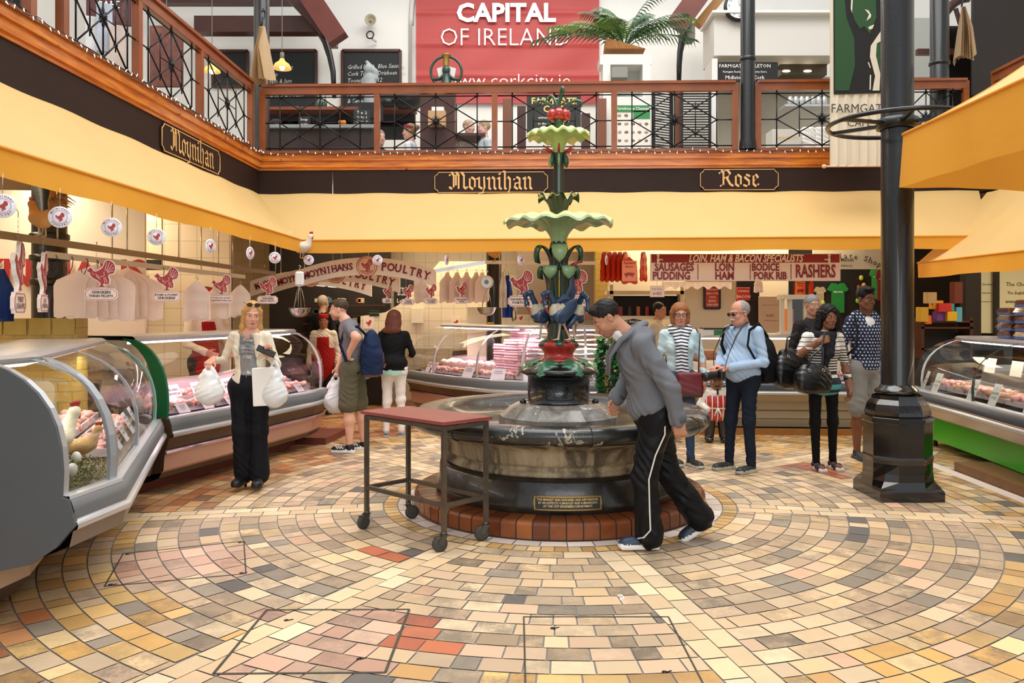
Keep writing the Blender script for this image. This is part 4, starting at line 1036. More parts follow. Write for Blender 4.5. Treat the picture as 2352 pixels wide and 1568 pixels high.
  # ---- goods
flesh=mat('chicken_flesh','e6b0a4',.35,var=.25,vs=22,dark='c98378');flesh2=mat('pork_flesh','b86a5c',.35,var=.3,vs=25);trayM=mat('steel_tray','cfc4c8',.3,.4)
garn=[mat('garnish_green','2f7a38',.5),mat('garnish_red','c8342c',.4)]
def tray(ph,s,d,L,W,label,group,m_=flesh,n=26,size=.035,z=None,seed=0,gz_=.0):
 rnd=random.Random(int(s*100)+seed);a=ph.ang(s);z=(deck_z(d)if z is None else z)+.02;q=ph.at(s,d,z)
 t=thing('meat_tray',label,'tray of meat',q,a,group)
 b=B();w_,l_=W/2,L/2
 for x0,y0,x1,y1 in((-l_,-w_,l_,-w_),(l_,-w_,l_,w_),(l_,w_,-l_,w_),(-l_,w_,-l_,-w_)):b.bar((x0,y0,.02),(x1,y1,.02),.012,.05)
 b.box((0,0,.0),(L,W,.012));b.build('tray',trayM,t,local=True)
 b=B()
 for i in range(n):
  x,y=rnd.uniform(-l_+.03,l_-.03),rnd.uniform(-w_+.03,w_-.03);r_=size*rnd.uniform(.7,1.2)
  b.ell((x,y,.02+r_*.5+rnd.uniform(0,.025)),(r_*1.5,r_*.8,r_*.7),n=8,k=5,R=rotm(rnd.uniform(-.5,.5),rnd.uniform(-.4,.4),rnd.uniform(0,6)),wob=.35,seed=i)
 b.build('meat',m_,t,local=True,kind='stuff')
 if gz_:
  b=B()
  for i in range(22):b.ell((rnd.uniform(-l_,l_),-w_-.0,.03+rnd.uniform(0,.02)),.011,mi=0 if rnd.random()<.6 else 1,n=6,k=4)
  b.build('garnish',garn,t,local=True,kind='stuff')
for i in range(7):
 tray(pb,.22+i*.36,-.30,.33,.22,'steel tray of pale chicken joints in the front row of the pink-lit counter','trays in the pink-lit counter, front row',gz_=1)
 tray(pb,.25+i*.36,-.56,.33,.24,'steel tray of chicken pieces in the rear row of the pink-lit counter','trays in the pink-lit counter, rear row',n=34)
for i in range(9):
 tray(pc,.3+i*.37,-.30,.33,.22,'tray of chicken portions with green garnish in the back poultry counter','trays in the back poultry counter',m_=flesh if i%3 else mat('crumbed','c08a50',.6,var=.4,vs=20),gz_=1,seed=5)
for i in range(4):tray(pc,.4+i*.36,-.62,.34,.26,'tray heaped with wrapped white chicken breasts beside the pink egg boxes','rear trays in the back poultry counter',m_=mat('pale_breast','f0cfc8',.3,var=.15),n=18,size=.05)
for i in range(6):tray(pd_,.3+i*.36,-.35,.34,.4,'tray of red pork chops in the ribbed cream counter','trays in the pork counter',m_=flesh2,n=34,seed=9,gz_=0)
for i in range(7):tray(pe,.5+i*.42,-.36,.38,.3,'dark tray of cooked poultry in the green-based counter','trays in the green-based counter',m_=mat('cooked_meat','c08c68',.35,var=.35,vs=18)if i%2 else flesh,n=16,size=.05,seed=3)
for i in range(4):
 tray(pa,1.25+i*.38,-.32,.34,.24,'tray of chicken pieces at the far end inside the near grey counter','front trays in the near grey counter',seed=21,gz_=1);tray(pa,1.3+i*.38,-.58,.34,.22,'tray of chicken pieces at the back of the near grey counter','rear trays in the near grey counter',seed=31)
def card(q,a,w_,h_,label,lines=('',),group=None,tilt=.35,col='f4eef2',ink='4a3a5a',cat='price card'):
 t=thing('price_card',label,cat,q,a,group);R=rotm(-tilt)
 ex,ez=V((1,0,0)),R@V((0,0,1));o=V((0,0,h_*.5));b=B()
 b.prism([(-w_/2,-h_/2),(w_/2,-h_/2),(w_/2,h_/2),(-w_/2,h_/2)],o,ex,ez,.003);b.build('card',mat('card_'+col,col,.6),t,local=True)
 b=B()
 for i,s in enumerate(lines):
  if s:b.text(s,o+ez*(h_*.25-i*h_*.2),ex,ez,min(h_*.17,w_*1.5/max(len(s),1)),bold=.01,res=1)
 if any(lines):b.build('lettering',mat('ink_'+ink,ink,.7),t,local=True)
 return t
big=[('STUFFED GARLIC','BUTTER PORTIONS'),('BONED & ROLLED','STUFFED CHICKENS','€ 9.50 EACH'),('BONELESS','BREAST FILLETS'),('CHICKEN LEGS','6 FOR €5')]
for i,ls in enumerate(big):
 s=.5+i*.42;card(pb.at(s,-.44,.70),pb.ang(s)+(-.15 if i%2 else .12),.26,.2,'pink-lit price sign reading %s in the long poultry counter'%ls[0].title(),ls,tilt=.45)
for i in range(4):card(pa.at(1.4+i*.36,-.20,.67),pa.ang(1.5),.14,.17,'white ticket inside the far half of the near grey counter',('CHICKEN','FILLETS','€ 6.00'),'tickets in the near grey counter',tilt=.5)
for i,s in enumerate((.30,.62,.95,1.3,2.2)):card(pb.at(s,-.16,.665),pb.ang(s)+.1*(i%3-1),.13,.10,'small white ticket at the front glass of the pink-lit counter',('CHICKEN','FILLETS','€ 6.00'),'small tickets in the pink-lit counter',tilt=.7)
for i,s in enumerate((.45,.62,1.5,2.1,2.6)):card(pc.at(s,-.16,.665),pc.ang(s),.12 if i<2 else .2,.17 if i<2 else .15,'white ticket at the front glass of the back poultry counter',('CHICKEN','PORTIONS'),'tickets in the back poultry counter',tilt=.5)
for i,s in enumerate((.35,.68,1.5,1.95,2.6)):card(pe.at(s,-.13,.665),pe.ang(s),.15,.22,'tall white ticket with a small emblem at the front of the green-based counter',('*','POULTRY','€ 4.50'),'tickets in the green-based counter',tilt=.35,col='f0f4ee',ink='4a6a54')
for i,s in enumerate((.8,1.35,2.3)):card(pe.at(s,-.62,.9),pe.ang(s),.22,.16,'blank cream ticket at the rear of the green-based counter',('',),'rear tickets in the green-based counter',tilt=.2,col='e0dccb')
ebm=mat('pink_egg_box','d8aeb8',.8)
def egg_box():
 t=thing('egg_box','pink cardboard egg box stacked in the back poultry counter','egg box',group='pink egg boxes in the back counter')
 b=B();b.box((0,0,.018),(.29,.105,.036),bev=.01);b.build('tray',ebm,t,local=True)
 b=B();b.box((0,0,.052),(.285,.10,.03),bev=.012)
 for i in range(6):
  for j in(-1,1):b.ell((-.12+i*.048,j*.025,.062),(.02,.02,.014),n=8,k=5)
 b.build('lid',ebm,t,local=True);return t
e0=egg_box();first=True
for s,d,k,z0 in((2.05,-.72,8,.77),(2.35,-.72,7,.77),(2.05,-.58,6,.74),(2.35,-.58,4,.74),(1.75,-.62,5,.74),(1.45,-.30,0,.7)):
 for i in range(k):
  o=e0 if first else dup(e0);first=False;q=pc.at(s,d,z0+i*.074);o.location=q+V((random.uniform(-.008,.008),0,0));o.rotation_euler=(0,0,pc.ang(s)+random.uniform(-.06,.06))
def egg_tray(r0):
 t=thing('egg_tray','','egg tray',(0,0,0));b=B()
 b.box((0,0,.012),(.30,.30,.024),bev=.01)
 for i in range(6):
  for j in range(6):b.lathe([(.018,.012),(.024,.03),(.02,.036)],(-.125+i*.05,-.125+j*.05,0),6)
 b.build('pulp_tray',mat('blue_pulp','6a70a0',.8),t,local=True)
 b=B()
 for i in range(6):
  for j in range(6):b.ell((-.125+i*.05,-.125+j*.05,.048),(.02,.02,.027),n=8,k=6)
 b.build('eggs',mat('brown_egg','9a5a38',.35),t,local=True,kind='stuff')
 b=B();b.lathe([(.222,.03),(.205,.055),(.19,.078),(.05,.08),(0,.08)],(0,0,0),4,0,False,rot=PI/4);b.build('clear_lid',glass_mat('clear_plastic',(.95,.93,.93,1),1.0,.08,.25),t,local=True);return t
et=egg_tray(0);n_=0
for s,d,k,nm in((1.0,-.80,4,'short stack of four'),(1.42,-.78,5,'tall stack of five'),(1.80,-.80,5,'stack cut by the picture edge')):
 for i in range(k):
  o=et if n_==0 else dup(et);n_+=1;q=pe.at(s,d,1.283+i*.082);o.location=q;o.rotation_euler=(0,0,pe.ang(s)+random.uniform(-.08,.08)-.1)
  o['label']='clear-lidded tray of brown eggs, %s from the bottom of the %s on the green-based counter'%(('first','second','third','fourth','fifth')[i],nm)
  o['label']='clear-lidded tray of brown eggs, %s layer of the %s'%(('bottom','second','third','fourth','top')[i],nm)
for k in range(8):
 b=B();z=.80+k*.062;b.grid(lambda u,v_:V((.05+u*1.1,10.62+.09*v_+.02*math.sin(u*9+k),z+.022*math.sin(v_*PI)+.006*math.sin(u*17+k*2))),24,5);b.grid(lambda u,v_:V((.05+u*1.1,10.71-.09*v_,z-.004)),24,2)
 tag(b.build('folded_paper_pack',mat('white_paper','eef0f2',.6)),'flat pack of white wrapping paper in the end of the back poultry counter','paper pack','white paper packs')
 # ---- window display in the near counter: nest, eggs, cockerel
rnd=random.Random(8);b=B()
for i in range(1400):
 s,d=rnd.uniform(.08,.9),rnd.uniform(-.5,-.14);p=pa.at(s,d,deck_z(d)+.01+rnd.uniform(0,.06)+.06*max(0,-d-.3));q=p+V((rnd.uniform(-1,1),rnd.uniform(-1,1),rnd.uniform(-.2,.8))).normalized()*.035
 b.bar(p,q,.004,.002,mi=rnd.choice((0,0,1)))
tag(b.build('straw',[mat('dried_grass','5c6238',.8),mat('straw_pale','a89a58',.8)]),'dried green grass spread as bedding inside the near grey counter','grass bedding',kind='stuff')
for i,(s,d)in enumerate(((.33,-.42),(.40,-.46),(.28,-.38),(.36,-.38),(.62,-.30),(.30,-.26),(.33,-.23))):
 b=B();b.ell(pa.at(s,d,deck_z(d)+.10-.03*(d+.4)),(.026,.026,.034),n=12);tag(b.build('egg',mat('white_egg','f2ede2',.35)),'white egg nestling on the dried grass in the near counter','egg','eggs in the near counter')
def bird(label,loc,rz,sc,body='e8dcc0',tail='b89050',head='a02820',kind='cockerel',pose=0):
 t=thing(kind,label,'ornamental bird',loc,rz);s=SDF()
 s.ell((0,0,.16),(.085,.13,.085),0,R=rotm(-.35));s.cap((0,-.09,.20),(0,-.14,.31),.055,.032,0);s.ell((0,-.15,.33),(.03,.036,.032),0);s.ell((0,-.03,.17),(.095,.09,.06),0)
 s.ell((0,.1,.2),(.05,.08,.05),0,R=rotm(.5))
 o=s.mesh('body',[mat('bird_'+body,body,.8,var=.15,vs=20,bump=.4,bs=50)],t,res=.01)
 s=SDF();s.ell((0,-.152,.372),(.007,.035,.022),0)
 for i in range(4):s.cap((0,-.178+i*.016,.375),(0,-.18+i*.02,.400-.004*i),.007,.004,0,k=.006)
 s.ell((0,-.178,.30),(.01,.012,.025),0);s.mesh('comb',mat('comb_'+head,head,.5),t,res=.006)
 b=B();b.tube([(0,-.178,.332),(0,-.205,.325)],[.011,.002],8);b.build('beak',mat('beak_horn','d8a850',.5),t,local=True)
 b=B();rr=random.Random(4)
 for i in range(26):
  a=rr.uniform(-.5,.5);h_=rr.uniform(.1,.24);b.tube([(0,.12,.2),(a*.10,.17,.2+h_*.6),(a*.2,.2+h_*.3,.2+h_),(a*.3,.27+h_*.3,.18+h_*.8)],[.012,.014,.012,.003],5,flat=.35)
 b.build('tail',mat('tail_'+tail,tail,.8),t,local=True)
 for sx in(-.035,.035):
  b=B();b.tube([(sx,.01,.1),(sx,.02,0)],.008,6)
  for q in(-.5,0,.5):b.tube([(sx,.02,0),(sx+q*.05,-.03,-.01)],.006,5)
  b.build('leg',mat('bird_leg','c8a060',.6),t,local=True)
 t.scale=(sc,sc,sc);return t
bird('cream ornamental hen seen through the curved glass of the near counter',pa.at(.55,-.42,.72),2.6,.9,'e8dcc0','d8c8a0')
bird('small tawny ornamental hen in the dried grass of the near counter',pa.at(.78,-.30,.70),1.9,.6,'c8a068','a87838')
# -- STALL FITTINGS AND SIGNS
redI=mat('sign_red','a82a28',.5);whiteP=mat('sign_white','efe9e2',.5);pinkP=mat('plaque_pink','f0dcd2',.5);inkD=mat('sign_ink','3a2226',.6)
chrome=mat('chrome','c0b8a8',.22,.9);brassy=mat('brass_rail','8a7458',.35,.7)
TK=[(0,.60),(.06,.66),(.10,.72),(.17,.68),(.21,.59),(.30,.57),(.42,.64),(.50,.70),(.56,.80),(.60,.93),(.66,1.0),(.78,.98),(.88,.90),(.93,.78),(.93,.62),(.88,.52),(.80,.50),(.72,.48),(.70,.40),(.74,.28),(.74,.13),(.64,.11),(.56,.15),(.53,.09),(.56,.03),(.64,0),(.34,0),(.42,.04),(.46,.1),(.44,.18),(.34,.26),(.2,.34),(.12,.44),(.1,.54),(.06,.56)]
def grow(poly,e):
 out=[];n=len(poly)
 for i in range(n):
  a,b_,c_=V((*poly[i-1],0)),V((*poly[i],0)),V((*poly[(i+1)%n],0));t=(c_-a).normalized();nn=V((t.y,-t.x,0));ar=1
  out.append((b_.x-nn.x*e,b_.y-nn.y*e))
 return out
def area2(p):return sum(p[i][0]*p[(i+1)%len(p)][1]-p[(i+1)%len(p)][0]*p[i][1]for i in range(len(p)))
if area2(TK)<0:TK=TK[::-1]
def turkey_flat(b,o,ex,ez,s,mi=0,line=None):
 n=V(ex).cross(V(ez));o=V(o);ex=V(ex);ez=V(ez);q=[((x-.47)*s,(y-.5)*s)for x,y in TK]
 b.prism(q,o+n*.003,ex,ez,.003,mi)
 if line is not None:
  W=lambda x,y:o+ex*((x-.47)*s)+ez*((y-.5)*s)+n*.0045
  for a,c in(((.60,.62),(.66,.95)),((.64,.60),(.76,.93)),((.67,.58),(.85,.86)),((.68,.56),(.9,.74)),((.68,.54),(.9,.62)),((.28,.5),(.42,.36)),((.42,.36),(.58,.44)),((.58,.44),(.56,.58)),((.56,.36),(.60,.16)),((.6,.38),(.68,.16)),((.18,.55),(.22,.45)),((.3,.42),(.44,.28))):b.bar(W(*a),W(*c),s*.014,.0008,line,up=tuple(n))
def turkey_sign(loc,rz,label,lines,sc=1.0,group=None,hang=.14):
 t=thing('turkey_sign',label,'sign',loc,rz,group);ex,ez=V((1,0,0)),V((0,0,1))
 b=B();q=[((x-.47)*.19*sc,(y-.5)*.19*sc+.10*sc)for x,y in grow(TK,-.035)]
 q2=[((x-.47)*.19*sc,(y-.5)*.19*sc+.10*sc)for x,y in grow(TK,.035)]
 if abs(area2(q2))>abs(area2(q)):q=q2
 b.prism(q,(0,0,0),ex,ez,.016*sc);b.build('bird_backing',whiteP,t,local=True)
 b=B();turkey_flat(b,(0,-.001,.10*sc),ex,ez,.19*sc,0,1);b.build('red_bird',[redI,whiteP],t,local=True)
 b=B();b.prism(cartouche(.105*sc,.042*sc,.02*sc),(0,-.002,-.045*sc),ex,ez,.014*sc);pl=b.build('plaque',pinkP,t,local=True)
 b=B();b.tube([V((x,-.003,-.045*sc+y))for x,y in cartouche(.098*sc,.036*sc,.02*sc)],.0014*sc,4,closed=True);b.build('border',redI,t,local=True)
 b=B()
 for i,s in enumerate(lines):b.text(s,(0,-.0045,-.045*sc+(.013*sc if len(lines)>1 else 0)-i*.026*sc),ex,ez,min(.028*sc,.30*sc/max(len(s),1)),bold=.03,res=1)
 b.build('lettering',inkD,t,local=True)
 b=B()
 for i in range(int(hang*sc/.014)):b.lathe([(.005,-.0015),(.006,0),(.005,.0015)],(-.03*sc if i*.014<.1 else-.03*sc,0,.16*sc+i*.014),6,axis=rotm(PI/2,0,PI/2*(i%2)))
 b.tube([(-.03*sc,0,.155*sc+hang*sc),(-.03*sc,0,.17*sc+hang*sc),(-.03*sc,.012,.185*sc+hang*sc),(-.03*sc,.02,.17*sc+hang*sc)],.003,5);b.build('chain',chrome,t,local=True)
 return t
def arc_text(b,st,c,ex,ez,r,a_mid,size,step,mi=0,inward=False,bold=.015,sx=1):
 n_=len(st);ex,ez,c=V(ex),V(ez),V(c)
 for i,ch in enumerate(st):
  if ch==' ':continue
  a=a_mid+((n_-1)/2-i)*step*(-1 if inward else 1)
  rd=ex*math.cos(a)+ez*math.sin(a);tg=ex*math.sin(a)-ez*math.cos(a)
  if inward:b.text(ch,c+rd*r,-tg,-rd,size,mi,bold,sx=sx,depth=.004,res=1)
  else:b.text(ch,c+rd*r,tg,rd,size,mi,bold,sx=sx,depth=.004,res=1)
def disc_proto():
 t=thing('hanging_disc','','sign');ex,ez=V((1,0,0)),V((0,0,1));b=B();R=rotm(PI/2)
 b.lathe([(0,-.003),(.06,-.003),(.063,0),(.06,.003),(0,.003)],(0,0,0),32,axis=R);b.build('disc',mat('disc_white','e8e8f0',.4),t,local=True)
 b=B();b.tube([V((.038*math.cos(2*PI*i/24),-.004,.038*math.sin(2*PI*i/24)))for i in range(24)],.0009,4,closed=True);turkey_flat(b,(0,-.004,0),ex,ez,.052)
 b.build('red_emblem',redI,t,local=True)
 b=B();arc_text(b,'MOYNIHANS',(0,-.002,0),ex,ez,.049,PI/2,.015,.27,bold=.03);arc_text(b,'POULTRY',(0,-.002,0),ex,ez,.049,-PI/2,.015,.29,inward=True,bold=.03);b.build('lettering',mat('lilac_ink','8a4a58',.6),t,local=True)
 b=B();b.tube([(0,0,.06),(0,0,.17)],.0018,4);b.build('hook',chrome,t,local=True);return t
dp=disc_proto();dl=['cut by the picture edge','overlapping the brass-strapped column','next right of the tawny hen','fourth along the pale awning','fifth along the slanting awning, turned edgeways','narrow one before the corner cockerel','below the awning just short of the corner cockerel','touching the cockerel feet at the awning corner','in front of the arched poultry sign','edge-on, above the white bags','left of the fountain stem above a turkey board','narrow one beside the red bags']
ds=[(-2.69,4.12,2.13,.35),(-2.69,4.63,2.13,.3),(-2.69,5.21,2.13,.35),(-2.69,5.85,2.125,.35),(-2.69,6.86,2.135,1.2),(-2.69,7.86,2.145,1.25),(-2.69,8.64,2.15,.5)]
for u,rz in((709,.2),(867,0),(1026,1.25),(1197,.75),(1393,1.2)):q=P(u,597,9.77);ds.append((q.x,q.y,q.z,rz))
for i,((x,y,z,rz),l)in enumerate(zip(ds,dl)):
 o=dp if i==0 else dup(dp);o.location=(x,y,z);o.rotation_euler=(0,0,rz);o['label']='white round poultry disc %s'%l;o['group']='round discs hanging from the awning'
def rail(label,pts,w_=.012,h_=.045,m_=brassy):
 t=thing('hanging_rail',label,'rail',pts[0]);b=B()
 for a,c in zip(pts[:-1],pts[1:]):b.bar(a,c,w_,h_)
 b.build('rail_bar',m_,t)
 b=B();L=(V(pts[-1])-V(pts[0])).length
 for i in range(1,int(L/.9)+1):
  q=V(pts[0]).lerp(V(pts[-1]),i*.9/L);b.tube([q+V((0,0,.02)),q+V((0,0,.5))],.006,6)
 b.build('hanger_rods',chrome,t,kind='stuff');return t
rail('long brass-coloured flat rail over the poultry counters, carrying turkey signs',[(-2.98,4.2,2.02),(-2.98,9.6,2.02)])
rail('second rail behind the long brass-coloured one, carrying white bags',[(-3.35,5.6,1.98),(-3.35,9.6,1.98)],m_=mat('rail_white','cfc8b8',.4))
rail('flat rail across the back poultry stall beside the dial scale',[P(1000,622,10.2),P(1115,602,10.2)],m_=alu)
rail('cream rail running from the dial scale behind the fountain stem',[P(1115,602,10.2),P(1372,604,10.2)],m_=mat('rail_cream','d8c8a8',.4))
sg=[((-2.98,4.72,1.70),1.95,1.5,('TURKEY','ESCALOPES'),'turkey-shaped sign seen nearly edge-on at the far left'),((-2.98,4.96,1.69),1.95,1.3,('LEG','PORTIONS'),'turkey-shaped sign edge-on against the thick column'),((-2.98,5.63,1.745),.35,1.0,('CHICKEN','THIGH FILLETS'),'turkey-shaped sign reading Chicken Thigh Fillets'),((-2.98,6.66,1.745),.35,1.02,('BONED & STUFFED','CHICKENS'),'turkey-shaped sign reading Boned and Stuffed Chickens'),((-2.98,7.87,1.735),.35,1.0,('STUFFED HALF CHICKEN','WRAPPED IN BACON'),'turkey-shaped sign over the face of the red-aproned butcher'),((-2.98,9.3,1.75),.3,1.1,('CHICKEN','BREAST FILLETS'),'turkey-shaped sign beside the sunglasses of the blonde woman')]
for loc,rz,sc,ls,lb in sg:turkey_sign(loc,rz,lb,ls,sc)
for u,v,w_,rz,ls,lb in((890,684,22,.9,('DUCK','BREASTS'),'small turkey sign beside the black opening-times board'),(937,686,26,.7,('TURKEY','SAUSAGES'),'small turkey sign left of a white bag bundle'),(990,684,26,.7,('HOT & SPICY','CHICKEN'),'small turkey sign right of a white bag bundle'),(1060,682,28,.75,('FRESH CHICKEN','WINGS'),'turkey sign in front of the row of white bags'),(1197,678,62,0,('CHICKEN BREAST','PORTIONS'),'turkey sign reading Chicken Breast Portions left of the fountain stem'),(1322,678,62,0,('ASSORTED','PRODUCTS'),'turkey sign half hidden by the fountain stem')):
 sc=w_*10.1/1830/.21/(.75 if rz else 1);turkey_sign(P(u,v,10.15),rz,lb,ls,sc,hang=.1)
def hooks(label,pts):
 b=B()
 for p in pts:
  p=V(p);b.tube([p+V((0,0,.02)),p+V((.012,0,.03)),p+V((.02,0,.01)),p+V((.01,0,-.05)),p+V((-.01,0,-.09)),p+V((-.03,0,-.07)),p+V((-.03,0,-.05))],.003,5)
 return b
for i,y in enumerate((5.5,5.7,5.9,6.1,6.25,6.4,7.4,7.5)):
 b=hooks('',[(0,0,0)]);o=b.build('meat_hook',mat('dark_iron','2a2826'));tag(o,'bare steel S-hook hanging on the rail over the poultry counter','hook','bare hooks on the poultry rail');o.location=(-3.35,y,1.95)
bagW=fabric_mat('bag_white','f0ddd0',.3,.4,tcol='f0ddd0',bump=.1)
def bag_bundle(loc,rz,w_,h_,n,label,m_=bagW,print_=None,dx=.035,skew=0,group=None):
 t=thing('bag_bundle',label,'hanging bags',loc,rz,group)
 b=B();b.tube([(0,0,.0),(.015,0,.02),(0,0,.04),(-.015,0,.02)],.003,5);b.build('hook',chrome,t,local=True)
 rnd=random.Random(n+int(h_*100))
 for i in range(n):
  b=B();y=(i-(n-1)/2)*.016;sw=rnd.uniform(-.02,.02);h2=h_*rnd.uniform(.95,1.05);x0=(i-(n-1)/2)*dx
  def fn(u,v_):
   ww=w_*(.06+.94*min(1,(v_*3.2)**.8))if v_<.32 else w_
   return V((x0*min(1,v_*3)+(u-.5)*ww+sw*v_+skew*v_,y+.008*math.sin(u*9+i)*v_+.004*math.sin(v_*20),-h2*v_-.012*math.sin(u*PI*3)*(v_>.9)))
  b.grid(fn,8,10);b.build('bag',m_,t,local=True)
 if print_:print_(t,w_,h_,(-(n-1)/2)*.016-.012)
 return t
bag_bundle((-3.35,6.25,1.94),.35,.22,.42,6,'row of pale carrier bags hanging right of the thick strapped column',dx=.07)
bag_bundle((-3.35,6.75,1.94),.35,.22,.42,6,'pale carrier bags hanging behind the Chicken Thigh Fillets sign',dx=.07)
bag_bundle((-3.05,7.45,1.86),.35,.21,.36,5,'knotted white carrier bags left of the red-aproned butcher',dx=.004)
bag_bundle((-3.1,8.75,1.86),.3,.2,.34,5,'knotted white carrier bags right of the blonde woman',dx=.004)
bag_bundle((-3.1,8.1,1.84),.3,.19,.34,4,'white carrier bags behind the blonde woman hair',dx=.01)
for k,u in enumerate((1028,1050,1072,1094,1108)):bag_bundle(P(u,625,10.6),.9,.2,.40,4,'white carrier bags in the row hanging beside the dial scale',dx=.05,group='row of white bags')
bag_bundle(P(968,645,10.6),0,.18,.28,5,'small knotted white bag bundle between two turkey signs',dx=.004)
b=B();b.grid(lambda u,v_:P(1500+160*u+20,647+14*v_*(1+.25*math.sin(u*40)),10.6)+V((0,.02*math.sin(u*30),0)),60,5);tag(b.build('bag_row',bagW),'frill of white bags hanging under the pork sign','hanging bags')
redbag=mat('bag_red','d8401c',.4,var=.25,vs=4)
def pigprint(t,w_,h_,y):
 b=B();f=mat('bag_orange','ee8a50',.4)
 b.box((0,y,-h_*.55),(w_*.95,.004,h_*.8));fr=b.build('front_bag',f,t,local=True)
 b=B();b.text('Stephens',(0,y-.004,-h_*.24),(1,0,0),(0,0,1),w_*.2,bold=.02);b.text('Bacon',(0,y-.004,-h_*.38),(1,0,0),(0,0,1),w_*.2,bold=.02);
 b.build('lettering',redI,t,local=True)
 b=B();s=w_
 b.prism([(-.34*s,0),(-.3*s,.1*s),(-.1*s,.15*s),(.12*s,.15*s),(.24*s,.12*s),(.28*s,.16*s),(.31*s,.09*s),(.36*s,.03*s),(.3*s,-.02*s),(.24*s,-.04*s),(.22*s,-.17*s),(.16*s,-.17*s),(.15*s,-.06*s),(-.12*s,-.06*s),(-.16*s,-.17*s),(-.23*s,-.17*s),(-.27*s,-.04*s)],(0,y-.003,-h_*.7),(1,0,0),(0,0,1),.002);b.build('pig_print',redI,t,local=True)
bag_bundle(P(1445,590,10.3),.0,.2,.33,2,'orange printed bag with a red pig at the front of the red bag bundle',redbag,pigprint,dx=.0,skew=-.0)
for k,u in enumerate((1388,1400,1412,1424,1436,1478)):bag_bundle(P(u,578,10.45+.03*k),1.0,.2,.38,4,'bundle of red carrier bags hanging beside the pork sign',redbag,dx=.03,group='red carrier bags')
bag_bundle(P(1836,640,10.9),.3,.17,.24,2,'orange and red bag hanging right of the pork sign end',redbag,pigprint,dx=.03)
bag_bundle(P(1862,640,10.9),.8,.17,.30,4,'red bags hanging near the glass warming cabinet',redbag,dx=.03)
bag_bundle(P(1742,640,10.6),.3,.12,.17,3,'cream cloth bag hanging under the Bodice part of the pork sign',bagW,dx=.01)
def arch_sign(c,half,h_,label):
 t=thing('arched_sign',label,'sign',c);ex,ez=V((1,0,0)),V((0,0,1));n=24;y=-.02
 up_=[(half*(-1+2*i/n),h_*.5-.17*(half/.93)*((-1+2*i/n)**2))for i in range(n+1)];dn=[(x,z-h_)for x,z in up_][::-1]
 b=B();b.prism([q for q in up_+dn][::-1],c,ex,ez,.03);b.build('arched_board',whiteP,t)
 for m_ in(-.5,.5):b=B();q=c+V((m_*half,.015,.05));b.tube([q,V((q.x,q.y,3.44))],.006,6);b.build('hanger_rod',chrome,t)
 r=h_*.60;b=B();cc=c+V((0,-.02,0));b.lathe([(0,0),(r,0),(r,-.02),(0,-.02)],cc,40,0,False,axis=rotm(PI/2));b.build('roundel',mat('roundel_pink','ecd0c0',.5),t)
 b=B();
 for rr in(r*.97,r*.78):b.tube([cc+V((rr*math.cos(2*PI*i/32),-.001,rr*math.sin(2*PI*i/32)))for i in range(32)],.004 if rr>r*.9 else .0025,5,closed=True)
 turkey_flat(b,cc+V((0,-.003,.01)),ex,ez,r*1.15,0,1);b.bar(cc+V((-r*.6,-.003,-r*.45)),cc+V((r*.6,-.003,-r*.45)),.006,.006);b.build('red_emblem',[redI,whiteP],t)
 b=B();arc_text(b,'FAVOURITE',cc,ex,ez,r*.87,2.4,r*.16,.17);b.text('CORK MARKET',cc+V((0,-.004,-r*.58)),ex,ez,r*.15,bold=.02);b.text('EST. 1900',cc+V((0,-.004,-r*.72)),ex,ez,r*.11,bold=.02);b.build('roundel_lettering',redI,t)
 b=B()
 for st,x0,s in(('MOYNIHANS',-1,0),('POULTRY',1,0)):
  w_=half-r*1.15;xc=x0*(r*1.1+w_*.47);st_w=w_*.86
  for i,ch in enumerate(st):
   x=xc+(i-(len(st)-1)/2)*st_w/len(st)*1.02;q=x/half;z=-.17*(half/.93)*q*q;sl=-.17*(half/.93)*2*q/half;tx=V((1,0,sl)).normalized();tz_=V((-sl,0,1)).normalized()
   b.text(ch,c+V((x,-.006,z)),tx,tz_,h_*.62*(.85 if st[0]=='M' else 1),bold=.035,sx=.9)
   hh=h_*.215*(.85 if st[0]=='M' else 1);
   if ch in 'MYNIHTPR':
    for sz_ in((-1,)if ch in 'YTP' else(-1,1)):
     b.bar(c+V((x,-.009,z))+tz_*(hh*sz_)-tx*(.022),c+V((x,-.009,z))+tz_*(hh*sz_)+tx*(.022 if ch!='P' else .004),.003,.006)
 b.build('lettering',mat('sign_maroon','7c1c20',.5),t);return t
arch_sign(P(843,611,10.75),.93,.235,'large arched sign reading Moynihans Poultry over the back stall')
arch_sign(P(772,628,11.6),.93,.235,'middle arched poultry sign, mostly hidden by the large one')
arch_sign(P(714,638,12.2),.93,.235,'rearmost arched poultry sign, lowest and hidden by the middle one')
